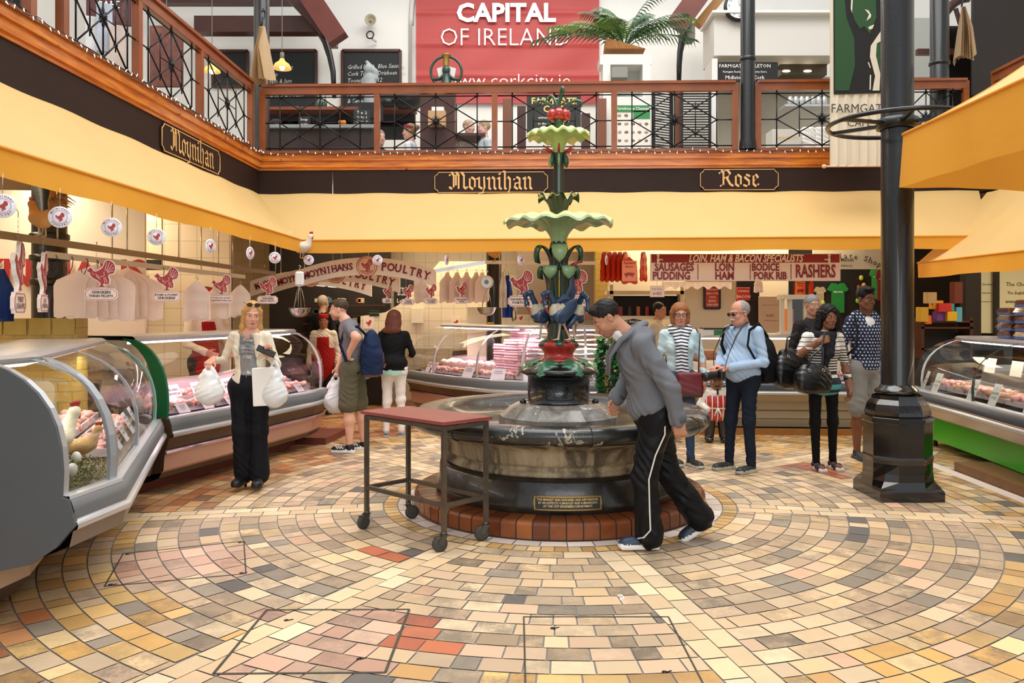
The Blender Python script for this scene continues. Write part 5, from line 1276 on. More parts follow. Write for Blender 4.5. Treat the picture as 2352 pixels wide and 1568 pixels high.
def pork_sign():
 Y=10.35;w_=435*Y/F;h_=62*Y/F;c=P(1712,614,Y);t=thing('pork_sign','wide red and white sign reading Loin, Ham and Bacon Specialists','sign',c);ex,ez=V((1,-.01,0)).normalized(),V((0,0,1))
 R_=lambda x0,x1,z0,z1,y=0:[(x0*w_,z0*h_),(x1*w_,z0*h_),(x1*w_,z1*h_),(x0*w_,z1*h_)]
 b=B();b.prism(R_(-.5,.5,-.5,.5),c,ex,ez,.03,0);b.build('board',mat('pork_white','ecdccf',.5),t)
 b=B();b.prism(R_(-.495,.495,.18,.49),c+V((0,-.003,0)),ex,ez,.003);
 for x in(-.25,.025,.24):b.prism(R_(x-.002,x+.002,-.45,.12),c+V((0,-.003,0)),ex,ez,.002)
 b.build('red_band',mat('band_red','8e1f1c',.5),t)
 b=B();T=lambda s,x,z,sz,**k:b.text(s,c+ex*(x*w_)+ez*(z*h_)+V((0,-.005,0)),ex,ez,sz*h_,**k)
 T('LOIN, HAM & BACON SPECIALISTS',.0,.325,.37,sx=.74,shear=.3,bold=.025);b.build('white_lettering',whiteP,t);b=B()
 T('SAUSAGES',-.375,.0,.40,bold=.035,sx=.78);T('PUDDING',-.39,-.32,.40,bold=.035,sx=.78);T('LOIN',-.11,.0,.40,bold=.035,sx=.78);T('HAM',-.11,-.32,.40,bold=.035,sx=.82)
 T('BODICE',.105,.0,.38,bold=.035,sx=.75);T('PORK RIB',.13,-.32,.38,bold=.035,sx=.75);T('RASHERS',.368,-.16,.66,bold=.03,sx=.56);b.build('red_lettering',mat('pork_red','8a1f20',.5),t)
 for x in(-.46,.44):
  q=c+ex*(x*w_)+ez*(.27*h_)+V((0,-.008,0));b=B()
  b.ell(q,(.018,.004,.03));b.ell(q+V((0,0,.04)),(.014,.004,.014));b.ell(q+V((0,0,.062)),(.02,.004,.014));b.bar(q+V((0,0,.01)),q+V((-.06 if x>0 else .06,0,.005)),.004,.014);b.bar(q+V((-.008,0,-.02)),q+V((-.014,0,-.055)),.004,.012);b.bar(q+V((.008,0,-.02)),q+V((.014,0,-.055)),.004,.012);b.build('cook_figure',whiteP,t)
pork_sign()
def scale(loc,dial,label):
 t=thing('hanging_scale',label,'scale',loc);b=B();R=rotm(PI/2)
 if dial:b.lathe([(0,.05),(.082,.05),(.086,.03),(.086,-.03),(.078,-.045),(0,-.04)],(0,0,0),32,axis=R);b.build('housing',mat('scale_cream','c8bea4',.35),t,local=True);b=B();b.lathe([(0,0),(.07,0)],(0,-.053,0),32,axis=R);b.lathe([(0,0),(.028,0)],(0,-.0545,0),24,1,axis=R);b.bar((0,-.056,0),(.0,-.056,.06),.003,.001,2);b.build('dial',[mat('dial_face','d8d4c6',.4),mat('dial_blue','5a7296',.4),mat('black_m','101010',.4)],t,local=True)
 else:b.box((0,0,0),(.10,.06,.17),bev=.02);b.build('housing',mat('scale_white','dcdad6',.35),t,local=True)
 b=B();b.tube([(0,0,.08),(0,0,.12),(.015,0,.14),(0,0,.155),(-.012,0,.145)],.005,6);b.build('hook',chrome,t,local=True)
 b=B();zb=-.34 if not dial else-.32
 b.tube([(0,0,-.09)]+[(0.0+.055*math.sin(PI*i/8-PI/2)*0+(-.065+.13*i/8),0,-.10-.0-(.24)*(abs(2*i/8-1)**2.2))for i in range(9)],.003,6)
 b.tube([(0,-.065+.13*i/8,-.10-.24*(abs(2*i/8-1)**2.2))for i in range(9)],.003,6);b.build('bail',chrome,t,local=True)
 b=B();pr=[(.0,-.105),(.05,-.10),(.09,-.075),(.115,-.03),(.125,0),(.132,.002),(.125,.004),(.112,-.028),(.088,-.07),(.05,-.094),(.0,-.098)]
 b.lathe(pr,(0,0,zb),40);b.build('bowl',mat('bowl_steel','a8a49c',.22,.95),t,local=True);return t
scale(P(688,640,9.2),False,'white spring scale with steel bowl hanging at the awning corner')
sc_=scale(P(1118,648,10.1),True,'round dial scale with steel bowl hanging over the back counter')
bird('tawny ornamental hen perched on the rail beside the strapped column',V((-2.98,4.93,2.05)),-2.0,.62,'c8904a','b08048')
bird('white cockerel with red comb and feathery tail at the awning corner',P(695,592,9.7),1.25,.80,'e8dccb','e0cfa8')
bird('pale ornamental bird with straw tail above the dial scale',P(1135,600,10.2),-1.4,.62,'d8a860','e0c070')
# -- left stall: brick front wall, aprons, boards
b=B();n=14
w0,w1=V((-6.1,6.1,0)),V((-3.56,6.36,0))
top=lambda s:1.52-.0+.32*max(0,.55-s)**1.4*2
for i in range(n):
 s0,s1=i/n,(i+1)/n;a,c=w0.lerp(w1,s0),w0.lerp(w1,s1);d=V((0,.16,0))
 for y in(V(),d):b.quad(a+y,c+y,c+y+V((0,0,top(s1))),a+y+V((0,0,top(s0))))if y.length==0 else b.quad(c+y,a+y,a+y+V((0,0,top(s0))),c+y+V((0,0,top(s1))))
 b.quad(a+V((0,0,top(s0))),c+V((0,0,top(s1))),c+d+V((0,0,top(s1))),a+d+V((0,0,top(s0))))
b.quad(w1,w1+V((0,.16,0)),w1+V((0,.16,top(1))),w1+V((0,0,top(1))))
struct(b.build('wall_brick',brick))
b=B()
for i in range(14):
 s=i/14;a,c=w0.lerp(w1,s+.004),w0.lerp(w1,s+1/14-.004);b.add([a+V((0,-.012,top(s)-.13)),c+V((0,-.012,top(s+1/14)-.13)),c+V((0,-.012,top(s+1/14))),a+V((0,-.012,top(s))),a+V((0,.17,top(s)+.001)),c+V((0,.17,top(s+1/14)+.001))],[(0,1,2,3),(3,2,5,4)])
struct(b.build('trim_brick_soldier_course',mat('brick_course','ac9040',.35,var=.3,vs=6)))
b=B();b.wall((-6.15,7.6),(-3.75,7.9),1.0,2.75,0,.05);bd=b.build('name_board',mat('board_white','ece2d0',.5));tag(bd,'white stall name board with red letters behind the strapped column','sign')
b=B();b.text('MOYNIHANS',V((-4.75,7.70,1.93)),(1,.125,0),(0,0,1),.36,bold=.03,align='CENTER');b.build('lettering',redI,bd)
def apron(loc,rz,col,label,h_=.55,w_=.17):
 t=thing('hanging_apron',label,'apron',loc,rz);b=B()
 b.grid(lambda u,v_:V(((u-.5)*w_*(.35+.65*min(1,v_*2.5)),.035*math.sin(u*14+v_*2)*(.3+.7*v_),-h_*v_)),24,10);b.build('cloth',mat('cloth_'+col,col,.8,var=.3,vs=8),t,local=True)
 b=B();b.tube([(0,0,.06),(.02,0,.03),(.0,0,0)],.004,5);b.build('hook',chrome,t,local=True)
apron((-3.9,5.85,1.92),.4,'123a86','royal blue apron hanging left of the strapped column',.40,.2)
apron((-3.98,6.05,1.9),.4,'16387c','second blue apron hanging close against the strapped column',.40,.2)
apron(P(1166,632,10.9),.2,'1c3f92','blue apron hanging right of the black column in the back stall',.58,.14)
apron(P(1156,625,10.8),.2,'e6dccb','cream cloth hanging over the blue apron in the back stall',.48,.1)
def board(name,label,cat,u0,v0,u1,v1,Y,m_,rz=0,th=.03,group=None,txt=None,tm=None):
 c=P((u0+u1)/2,(v0+v1)/2,Y);w_,h_=(u1-u0)*Y/F,(v1-v0)*Y/F;t=thing(name,label,cat,c,rz,group);b=B();b.box((0,0,0),(w_,th,h_),bev=.004);b.build('body' if cat!='sign' else 'board',m_,t,local=True)
 if txt:
  b=B();n_=len(txt)
  for i,s in enumerate(txt):b.text(s,(0,-th/2-.002,h_*(.5-(i+.7)/(n_+.4))),(1,0,0),(0,0,1),min(h_/(n_+.5)*.9,w_*1.5/max(len(s),1)),bold=.01,res=1)
  b.build('lettering',tm or whiteP,t,local=True)
 return t
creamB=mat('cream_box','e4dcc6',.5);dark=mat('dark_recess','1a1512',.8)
b=B();b.wall((-5.2,9.4),(-3.5,9.5),0,2.9,0,.08);struct(b.build('wall_partition',wt))
board('fuse_box','white metal fuse box with a small red sticker on the tiled partition','box',300,632,338,674,9.2,creamB,th=.12)
board('switch_box','pale pink box on top of the white fuse box','box',303,620,332,632,9.25,mat('pink_box','d8a0a0',.5),th=.1)
board('clipboard','clear clipboard hanging on the tiled partition','clipboard',312,707,327,746,9.35,mat('clip_grey','b8b8b0',.4),th=.01)
board('wall_socket','black plug in a wall socket under the hanging cable','socket',328,752,336,764,9.35,mat('black_m','101010',.4),th=.03)
b=B();b.tube([P(318+8*math.cos(t),726+9*math.sin(t),9.3)for t in[i*.5 for i in range(13)]]+[P(331,745,9.3),P(332,755,9.3)],.006,5);tag(b.build('cable',mat('cable_grey','807c74',.6)),'looped grey cable hanging on the tiled partition','cable')
t=board('wall_monitor','black flat monitor mounted high on the left stall wall','monitor',312,596,372,620,9.1,mat('black_m','101010',.3),th=.06)
board('doorway_curtain','dark coats hanging in the doorway behind the poultry butcher','coats',372,690,398,790,9.6,mat('coat_dark','1c1614',.9),th=.08)
board('rust_curtain','rust brown strip curtain beside the dark coats','curtain',366,690,375,790,9.55,mat('rust','6c3018',.8),th=.05)
board('cold_room_door','cream cold room door with round poultry emblem behind the butcher','door',412,650,500,850,9.75,creamB,th=.06)
b=B();b.box((-4.75,8.4,.47),(.8,2.0,.94));b.box((-4.75,8.4,.955),(.86,2.06,.03),1);tag(b.build('work_bench',[creamB,alu]),'cream work bench behind the pink-lit counter','bench')
board('weighing_machine','pink-topped electronic scale on the bench behind the glass','scale',258,775,300,812,8.4,mat('scale_pale','c8c4c4',.4),th=.3)
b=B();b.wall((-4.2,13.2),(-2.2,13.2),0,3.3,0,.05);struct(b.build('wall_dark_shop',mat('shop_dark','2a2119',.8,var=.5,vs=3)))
for u,v,w_ in((727,652,36),(772,656,34)):
 b=B();b.bar(P(u-w_/2,v-1,12.6),P(u+w_/2,v+2,12.6),.08,.05);tag(b.build('ceiling_light',mat('tube_on','fff6e8',.3,emit=3)),'lit fluorescent tube in the dark shop, %s'%('left one' if u<750 else 'right one'),'light')
rnd=random.Random(2)
for i in range(26):
 u,v=rnd.uniform(725,838),rnd.choice((690,715,735,752));q=P(u,v,12.9);b=B();b.box((0,0,0),(.07*rnd.uniform(.6,1.4),.07,.09*rnd.uniform(.6,1.4)),bev=.005)
 o=b.build('packet',mat('pk%d'%(i%5),('c8b488','9a3a28','6a7a4a','d8c8a8','4a6a78')[i%5],.5));o.location=q;tag(o,'small packet on the shelves of the dark shop behind the t-shirt man','packet','packets in the dark shop')
for z in(1.27,1.42,1.55,1.72):
 b=B();b.box((-2.9,12.95,z-.07),(1.3,.25,.02));tag(b.build('wall_shelf',woodD),'dark shelf of packets in the shop behind the t-shirt man','shelf','shelves in the dark shop')
board('opening_times_board','tall black board headed Opening Times in the back stall','sign',905,636,950,775,12.9,mat('board_black','151414',.6),txt=('','Opening Times','Breakfast','Lunch','Tea, Coffee','','','',''))
b=B();Y=12.7
pl=[(880,760),(1120,760),(1120,600),(1010,600),(975,640),(940,675),(915,700),(890,716),(870,722),(828,726),(828,800),(880,800)]
o_=P(0,0,Y);b.prism([((u-U0)*Y/F,H-(v-V0)*Y/F)for u,v in[(828,800),(1120,800),(1120,600),(1010,600),(975,640),(940,676),(915,700),(885,717),(828,726)]],(0,Y,0),(1,0,0),(0,0,1),.06);struct(b.build('wall_swept_tiles',wt))
def emblem(u,v,r,Y,lb):
 c=P(u,v,Y);t=thing('poultry_plaque',lb,'sign',c);b=B();b.box(c,(r*2,.01,r*2.2));b.build('board',pinkP,t);b=B();turkey_flat(b,c+V((0,-.006,0)),(1,0,0),(0,0,1),r*1.1);b.build('red_bird',redI,t);return t
emblem(847,741,.085,12.69,'small square poultry plaque on the tiles beside the t-shirt man');emblem(1047,740,.075,12.69,'small square poultry plaque on the white tiles by the bowl scale');emblem(1196,730,.07,13.7,'small framed poultry plaque seen behind the fountain stem')
board('apple_card','black card with green apple emblem on the cream pier','sign',848,712,871,726,12.69,mat('board_black','151414'),txt=('GOOD FOOD',),th=.01,tm=mat('apple_green','6ab030',.5))
board('wall_cabinet','white wall cupboard on the tiles above the dark-haired woman','cupboard',945,707,972,742,12.66,creamB,th=.06)
board('fridge','white fridge with round poultry emblem beside the black column','fridge',1075,704,1124,860,12.4,mat('fridge_white','ddd2b8',.4),th=.4)
board('cctv_notice','yellow CCTV notice on the column of the back stall','sign',1119,740,1135,751,11.4,mat('notice_yellow','e8b820',.5),txt=('CCTV',),tm=inkD,th=.01)
b=B();b.wall((-.1,12.9),(1.15,12.9),1.5,3.3,0,.05);struct(b.build('wall_taupe_shutter',mat('taupe','7a6a58',.6,var=.15,vs=2)))
b=B();b.wall((1.15,12.6),(1.36,12.6),0,3.3,0,.3);struct(b.build('wall_brick_pier',brick))
b=B();b.tube([P(1180+a,752+c,12.5)for a,c in((0,-50),(-6,-30),(-2,-14),(5,-20),(4,-38),(0,-46),(-5,-30),(0,-16),(6,-28))],.008,5);tag(b.build('cable_coil',mat('black_m','101010')),'coiled black cable hung on the tiles left of the fountain stem','cable')
board('black_box','small black box on the tiles left of the fountain stem','box',1219,714,1232,730,12.8,mat('black_m','101010'),th=.08)
b=B();b.tube([P(u,v,12.7)for u,v in((1176,703),(1215,703),(1224,708),(1225,745))],.012,6);tag(b.build('wall_pipe',creamB),'cream pipe bending down the wall behind the herons','pipe')
def ivy():
 c=V((1.04,9.55,0));t=thing('trailing_plant','tall glossy green trailing plant between the two back counters','plant',c);b=B();rnd=random.Random(6)
 for i in range(1500):
  a,z=rnd.uniform(0,6.3),rnd.uniform(.15,1.25);r=(.14+.03*math.sin(z*9))*rnd.uniform(.3,1.05);p=c+V((r*math.cos(a),r*math.sin(a),z));d=V((math.cos(a),math.sin(a),rnd.uniform(-.8,.2))).normalized();s=d.orthogonal().normalized();L=rnd.uniform(.05,.09)
  b.add([p,p+d*L*.4+s*L*.4,p+d*L,p+d*L*.4-s*L*.4],[(0,1,2,3)],rnd.choice((0,0,1)))
 b.build('leaves',[mat('ivy_dark','1c4a22',.3),mat('ivy_light','3c7a38',.3)],t,kind='stuff');b=B();b.lathe([(.0,0),(.1,0),(.13,.2),(.12,.2),(.1,.18),(0,.18)],c,20);b.tube([c+V((0,0,.18)),c+V((.02,0,.7)),c+V((0,.02,1.15))],.035,8);b.build('pot',mat('pot_black','16130f',.5),t)
ivy()
# -- pork stall
b=B();b.wall((1.36,12.6),(4.2,12.6),0,3.3,0,.1);struct(b.build('wall_pork_stall',mat('pork_wall','d8ccb2',.6)))
b=B();Y=11.9
for v in(672,729):b.box(P(1480,v,Y),(1.15,.3,.05))
for u in(1402,1562):b.box(P(u,712,Y),(.05,.3,.75))
tag(b.build('white_shelf_unit',mat('shelf_cream','d6ccb4',.5)),'cream shelf unit with dark contents behind the bending man','shelf')
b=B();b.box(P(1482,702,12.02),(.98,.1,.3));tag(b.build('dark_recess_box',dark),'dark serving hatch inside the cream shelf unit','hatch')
for i in range(7):
 q=P(1425+i*20,716,11.95);b=B();b.box((0,0,0),(.05,.1,.16));o=b.build('file_folder',mat('ff%d'%(i%3),('8c2a1c','3a2a20','a8603a')[i%3],.6));o.location=q;tag(o,'upright folder in the dark hatch of the cream shelf unit','folder','folders in the hatch')
b=B();b.prism([(-.2,-.1),(.2,-.1),(.2,.0),(.13,.075),(0,.1),(-.13,.075),(-.2,0)],P(1455,748,11.2),(1,0,0),(0,0,1),.02);o=b.build('oval_chalkboard',mat('board_black','151414'));tag(o,'dark rounded chalkboard behind the bending man neck','chalkboard')
b=B();b.text('for bacon roll',P(1458,738,11.17),(1,0,0),(0,0,1),.06);b.build('lettering',whiteP,o)
c=board('handwritten_card','handwritten card reading Pork Chops 6 for five euro','price card',1493,656,1526,682,10.37,pinkP,th=.006,txt=('Pork Chops','6=€5'),tm=redI)
b=B();b.bar(P(1509,642,10.37),P(1509,656,10.37),.003,.003);b.build('string',inkD,c)
board('cream_cold_room','cream cold room panel behind the older man','cold room',1572,630,1688,800,12.0,mat('coldroom','cfc6ae',.5),th=.1)
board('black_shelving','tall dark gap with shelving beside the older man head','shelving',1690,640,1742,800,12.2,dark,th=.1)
board('red_notice','red notice in black frame reading Stephens Bacon 100% Irish Origin','sign',1619,659,1652,706,11.93,mat('notice_red','b8301c',.5),txt=("STEPHEN'S",'BACON','100%','IRISH','ORIGIN'))
b=B();[b.bar(P(*p,11.92),P(*q,11.92),.03,.03)for p,q in(((1618,657),(1653,657)),((1618,708),(1653,708)),((1618,657),(1618,708)),((1653,657),(1653,708)))];tag(b.build('notice_frame',mat('black_m','101010')),'black frame around the red bacon notice','frame')
board('red_notice','red notice partly hidden by the older man, reading Stephens','sign',1692,660,1722,690,12.13,mat('notice_red','b8301c'),txt=('STEPHENS','BACON'))
board('paper_poster','pale printed poster on the wall left of the warming cabinet','poster',1742,680,1795,768,12.1,mat('poster_pale','c0ac98',.6),txt=('','Thanks to our customers','','Irish','Certificate Award','',''),tm=mat('poster_ink','a8502c',.6),th=.01)
t=thing('counter_scale','white electronic scale with green display on top of the pork counter','scale',P(1650,762,10.55));b=B();b.box(P(1646,764,10.55),(.48,.25,.1),bev=.01);b.build('housing',mat('scale_white','dcdad6'),t);b=B();b.box(P(1662,764,10.42),(.25,.01,.07));b.build('display',mat('lcd_green','2a5a2c',.3,emit=.3),t);b=B();b.box(P(1648,754,10.55),(.42,.26,.02));b.build('pan',mat('black_m','101010'),t)
t=thing('warming_cabinet','upright glass warming cabinet on the pork counter beside the striped woman','cabinet',P(1828,725,10.6));b=B();Y=10.6
for u in(1796,1814,1850):b.box(P(u,728,Y),(.05,.05,.56))
for v in(682,768):b.box(P(1824,v,Y),(.36,.3,.06))
b.build('frame',mat('cream_frame','d8d2c0',.4),t);b=B();b.box(P(1832,728,Y),(.2,.02,.5));b.build('glass',cgl,t);b=B();b.box(P(1812,735,Y+.1),(.09,.1,.3));b.build('orange_bag',mat('bag_orange','ee8a50'),t)
b=B();b.box(P(1620,815,10.3),(.28,.2,.12),bev=.03);b.ell(P(1605,822,10.2),(.12,.08,.05));tag(b.build('ham',mat('cured_ham','a86a4c',.5,var=.4,vs=15)),'cured ham joint on a board inside the pork counter','ham')
for k,(u,v)in enumerate(((1580,800),(1590,808),(1583,816),(1598,796))):
 b=B();b.lathe([(0,0),(.07,.0),(.09,.02),(.085,.022),(.06,.006),(0,.006)],P(u,v,10.35),20);tag(b.build('white_plate',mat('plate_white','f0eee8',.3)),'white dish in the left end of the pork counter','dish','white dishes in the pork counter')
 # -- chocolate shop and gift stall
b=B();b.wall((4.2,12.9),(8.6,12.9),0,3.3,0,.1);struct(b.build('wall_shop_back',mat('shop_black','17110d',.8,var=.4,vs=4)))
Y=12.3;c=P(1955,612,Y)
b=B();b.prism([((u-U0)*Y/F,H-(v-V0)*Y/F)for u,v in[(1868,618),(2035,618),(2035,700),(2022,700),(2022,640),(2000,619),(1870,619)][:3]+[(2035,560),(1868,560)]],(0,Y,0),(1,0,0),(0,0,1),.04);o=b.build('shop_sign',mat('shop_sign_grey','c4bfae',.6));tag(o,'pale arched sign reading Chocolate Shop in the shadow behind the pork sign','sign')
b=B();arc_text(b,'Chocolate Shop',(P(1945,745,Y-.02)),(1,0,0),(0,0,1),1.05,PI/2-.02,.13,.075,bold=.01);b.text('English Market',P(1930,597,Y-.02),(1,0,0),(0,0,1),.07,bold=.02);b.text('www.chocolate.ie',P(1925,610,Y-.02),(1,0,0),(0,0,1),.06,bold=.01);b.build('lettering',inkD,o)
def tshirt(u,v,Y,w_,h_,col,label):
 c=P(u,v,Y);t=thing('hanging_tshirt',label,'t-shirt',c);b=B();b.prism([(-.5*w_,.28*h_),(-.3*w_,.5*h_),(-.12*w_,.5*h_),(0,.44*h_),(.12*w_,.5*h_),(.3*w_,.5*h_),(.5*w_,.28*h_),(.36*w_,.2*h_),(.3*w_,.26*h_),(.3*w_,-.5*h_),(-.3*w_,-.5*h_),(-.3*w_,.26*h_),(-.36*w_,.2*h_)][::-1],c,(1,0,0),(0,0,1),.03);b.build('cloth',mat('cloth_'+col,col,.8,var=.2),t)
 b=B();b.text('IRELAND',c+V((0,-.002,h_*.2)),(1,0,0),(0,0,1),w_*.11,bold=.02);b.build('lettering',whiteP,t)
tshirt(1925,684,12.87,.34,.48,'1c8a3c','green printed t-shirt hanging in the dark gift shop')
tshirt(2012,650,12.87,.2,.5,'3aa048','narrow green shirt high in the dark gift shop');tshirt(2024,655,12.84,.16,.5,'7c1c1c','dark red shirt beside the narrow green shirt');tshirt(1884,680,12.87,.2,.3,'b8a888','black and cream printed shirt in the dark gift shop')
for k,(u,v,cl)in enumerate(((1978,638,'c8c83a'),(1984,655,'d8a850'),(1970,690,'8ac838'),(1976,695,'60a840'),(1890,696,'b8d850'),(1972,660,'8a3a28'))):
 b=B();b.ell(P(u,v,12.87),(.035,.035,.045));tag(b.build('keyring',mat('kr_'+cl,cl,.3)),'small bright souvenir hanging in the dark gift shop','souvenir','souvenirs in the gift shop')
board('window_frame_post','dark post between the chocolate shop windows','post',2211,625,2247,800,11.2,mat('post_dark','1c1512',.6),th=.15)
for k,(u0,u1,ls)in enumerate(((2248,2284,('Chocolate','English Market','www.chocolate')),(2293,2400,('The Chocolate','The English Market','www.chocolate')))):
 b=board('shop_window_panel','pale lit window panel with script lettering, %s of the dark bar'%('on the narrow side' if k==0 else 'on the wide side'),'window panel',u0,600,u1,765,11.3,mat('cream_window_panel','dcdcb8',.5),th=.03,txt=('','')+ls+('','',''),tm=inkD)  # panels share one even cream colour
b=B();b.box(P(2288,690,11.2),(.05,.08,1.2));tag(b.build('window_bar',mat('post_dark','1c1512')),'narrow dark bar between the pale shop window panels','bar')
sh=thing('shop_shelf','dark wooden shelf unit of colourful boxes behind the glass counter','shelf',P(2160,760,10.9));b=B()
for v in(738,752,800):b.box(P(2160,v,10.95),(.7,.35,.025))
for u in(2105,2215):b.box(P(u,775,10.95),(.04,.35,.55))
b.build('boards',woodD,sh)
for k,(u,v,w_,h_,cl,lb)in enumerate(((2118,722,20,34,'c8a030','gold tall carton'),(2128,734,14,20,'d86a1c','orange tub'),(2150,700,24,20,'e0a028','yellow loaf-shaped tin'),(2166,706,30,20,'c02828','red and white gift box'),(2180,706,14,18,'38a0a0','turquoise gift box'),(2158,726,24,22,'6a3a8a','purple gift box'),(2182,726,22,22,'d8b020','yellow gift box'),(2198,722,14,34,'58a8c8','blue gift box'),(2196,672,20,50,'6a2c20','tall brown picture box'),(2136,684,22,26,'b8a070','framed tan card'))):
 q=P(u,v,10.75+.03*(k%3));b=B();b.box((0,0,0),(w_*10.8/F,.12,h_*10.8/F),bev=.006);o=b.build('gift_box',mat('gb_'+cl,cl,.35));o.location=q;tag(o,lb+' on the chocolate shop shelf beyond the black column','box')
board('dark_cupboard','dark cupboard front under the chocolate shop shelf','cupboard',2100,762,2225,960,11.2,mat('post_dark','1c1512'),th=.3)
b=B();b.wall((4.4,11.4),(5.1,11.4),0,3.3,0,.05);struct(b.build('wall_shop_pier',mat('pier_grey','b8b2a0',.6)))if False else None
# -- PEOPLE
def frame(z,x=(1,0,0)):
 z=V(z).normalized();x=V(x);x=(x-z*x.dot(z)).normalized();y=z.cross(x);return Matrix((x,y,z)).transposed()
def skin_mat(nm,col):return mat('skin_'+nm,col,.48,var=.08,vs=14,spec=.35)
lipc={}
def hand(s,wr,d,n,side,curl=.35,sc=1.0,l=0):
 """palm, four unequal fingers and a thumb; d along the hand, n out of the palm, side = direction of the thumb"""
 d=V(d).normalized();n=V(n);n=(n-d*n.dot(d)).normalized();t=d.cross(n)
 if t.dot(V(side))<0:t=-t
 wr=V(wr);R=Matrix((t,n,d)).transposed()
 s.box(wr+d*.042*sc,(.031*sc,.006*sc,.034*sc),.009*sc,l,k=.012,R=R)
 s.cap(wr-d*.02,wr+d*.02*sc,.026*sc,.024*sc,l,k=.015)
 for i,(o,L)in enumerate(((.031,.070),(.011,.080),(-.010,.074),(-.029,.058))):
  p=wr+d*(.080-.004*abs(i-1))*sc+t*(o*sc);a=curl*(1+.12*i)*.8;dd=d+t*(o*.9)
  for f,r0,r1 in((.45,.0095,.0088),(.31,.0086,.008),(.24,.008,.0065)):
   v_=(dd*math.cos(a)+n*math.sin(a)).normalized();q=p+v_*(L*f*sc);s.cap(p,q,r0*sc,r1*sc,l,k=.005);p=q;a+=curl*(1+.1*i)
 p=wr+d*.018*sc+t*.026*sc;q=p+(d*.55+t*.62+n*.35*(1+curl)).normalized()*.040*sc;s.cap(p,q,.013*sc,.0105*sc,l,k=.012)
 r=q+(d*.85+t*.15+n*.3*(1+curl)).normalized()*.030*sc;s.cap(q,r,.0102*sc,.008*sc,l,k=.005)
def head(s,c,R,sc=1.0,beard=False,glasses=None,moust=False,fem=False,brow=True):
 """labels: 0 skin 1 lips 2 eye white 3 iris/dark 4 hair-coloured 5 stubble"""
 c=V(c);Q=lambda x,y,z:c+R@(V((x,y,z))*sc);E=lambda x,y,z,r,**k:s.ell(Q(x,y,z),tuple(q*sc for q in r),R=R,**k);C=lambda a,b_,r0,r1,**k:s.cap(Q(*a),Q(*b_),r0*sc,r1*sc,**k)
 j=.90 if fem else 1.0
 E(0,.014,.034,(.073,.091,.086),k=.02);E(0,-.024,-.030,(.057*j,.066,.078),k=.025);E(0,-.062,-.090,(.024*j,.024,.020),k=.03)
 for m_ in(-1,1):
  C((m_*.050*j,.0,-.055),(m_*.020,-.056,-.095),.018,.014,k=.03)
  E(m_*.038*j,-.063,-.030,(.019,.018,.020),k=.025)
  C((m_*.012,-.085,.027),(m_*.048,-.070,.026),.007,.007,k=.012)
  s.ell(Q(m_*.030,-.098,.006),.0145*sc,k=.010,op='s')
  E(m_*.0305,-.0755,.006,(.0130,.0130,.0115),k=.002)
  C((m_*.018,-.0855,.0135),(m_*.043,-.080,.0130),.0035,.0035,k=.003);C((m_*.020,-.084,-.003),(m_*.042,-.079,-.001),.003,.003,k=.004)
  E(m_*.075,.012,-.006,(.009,.018,.030),k=.006);E(m_*.083,.006,-.004,(.005,.008,.015),k=.005,op='s')
  E(m_*.0105,-.094,-.032,(.0075,.009,.007),k=.006)
 C((0,-.086,.016),(0,-.104,-.024),.0068,.0088,k=.009)
 E(0,-.078,-.062,(.024,.016,.018),k=.015)
 C((-.017,-.086,-.0575),(.017,-.086,-.0575),.0045,.0045,k=.005);C((-.006,-.0915,-.0565),(.006,-.0915,-.0565),.0048,.0048,k=.006);C((-.013,-.0865,-.0665),(.013,-.0865,-.0665),.0060,.0060,k=.004)
 if beard:s.ell(Q(0,-.040,-.088),(.072*sc,.075*sc,.036*sc),l=5,op='l',R=R);s.ell(Q(0,-.100,-.050),(.026*sc,.02*sc,.008*sc),l=5,op='l',R=R)
 s.ell(Q(0,-.094,-.0570),tuple(q*sc for q in(.0205,.014,.0045)),l=1,op='l',R=R);s.ell(Q(0,-.094,-.0665),tuple(q*sc for q in(.0165,.014,.0055)),l=1,op='l',R=R)
 for m_ in(-1,1):
  s.ell(Q(m_*.0305,-.090,.0055),(.0120*sc,.014*sc,.0052*sc),l=2,op='l',R=R)
  s.ell(Q(m_*.0305,-.090,.0058),(.0055*sc,.014*sc,.0056*sc),l=3,op='l',R=R)
  s.ell(Q(m_*.0310,-.088,.0118),(.0150*sc,.014*sc,.0022*sc),l=3 if fem else 4,op='l',R=R)
  if brow:
   for bx,bz in((.021,.0285),(.032,.0305),(.043,.0285)):s.ell(Q(m_*bx,-.086,bz),(.0085*sc,.02*sc,.0030*sc),l=4,op='l',R=R)
 return Q
DEF=dict(hip=(.09,0,.93),knee=(.10,-.02,.50),ank=(.10,.03,.085),sh=(.180,.0,1.405),el=(.235,.04,1.13),wr=(.24,-.05,.89))
def pose(S,**ov):
 J={}
 for k,v_ in DEF.items():
  J[k+'L']=V(v_)*S;J[k+'R']=V((-v_[0],v_[1],v_[2]))*S
 J['pel']=V((0,0,.95))*S;J['chest']=V((0,0,1.26))*S;J['neck']=V((0,.015,1.475))*S;J['head']=V((0,-.012,1.635))*S
 for k,v_ in ov.items():J[k]=V(v_)
 return J
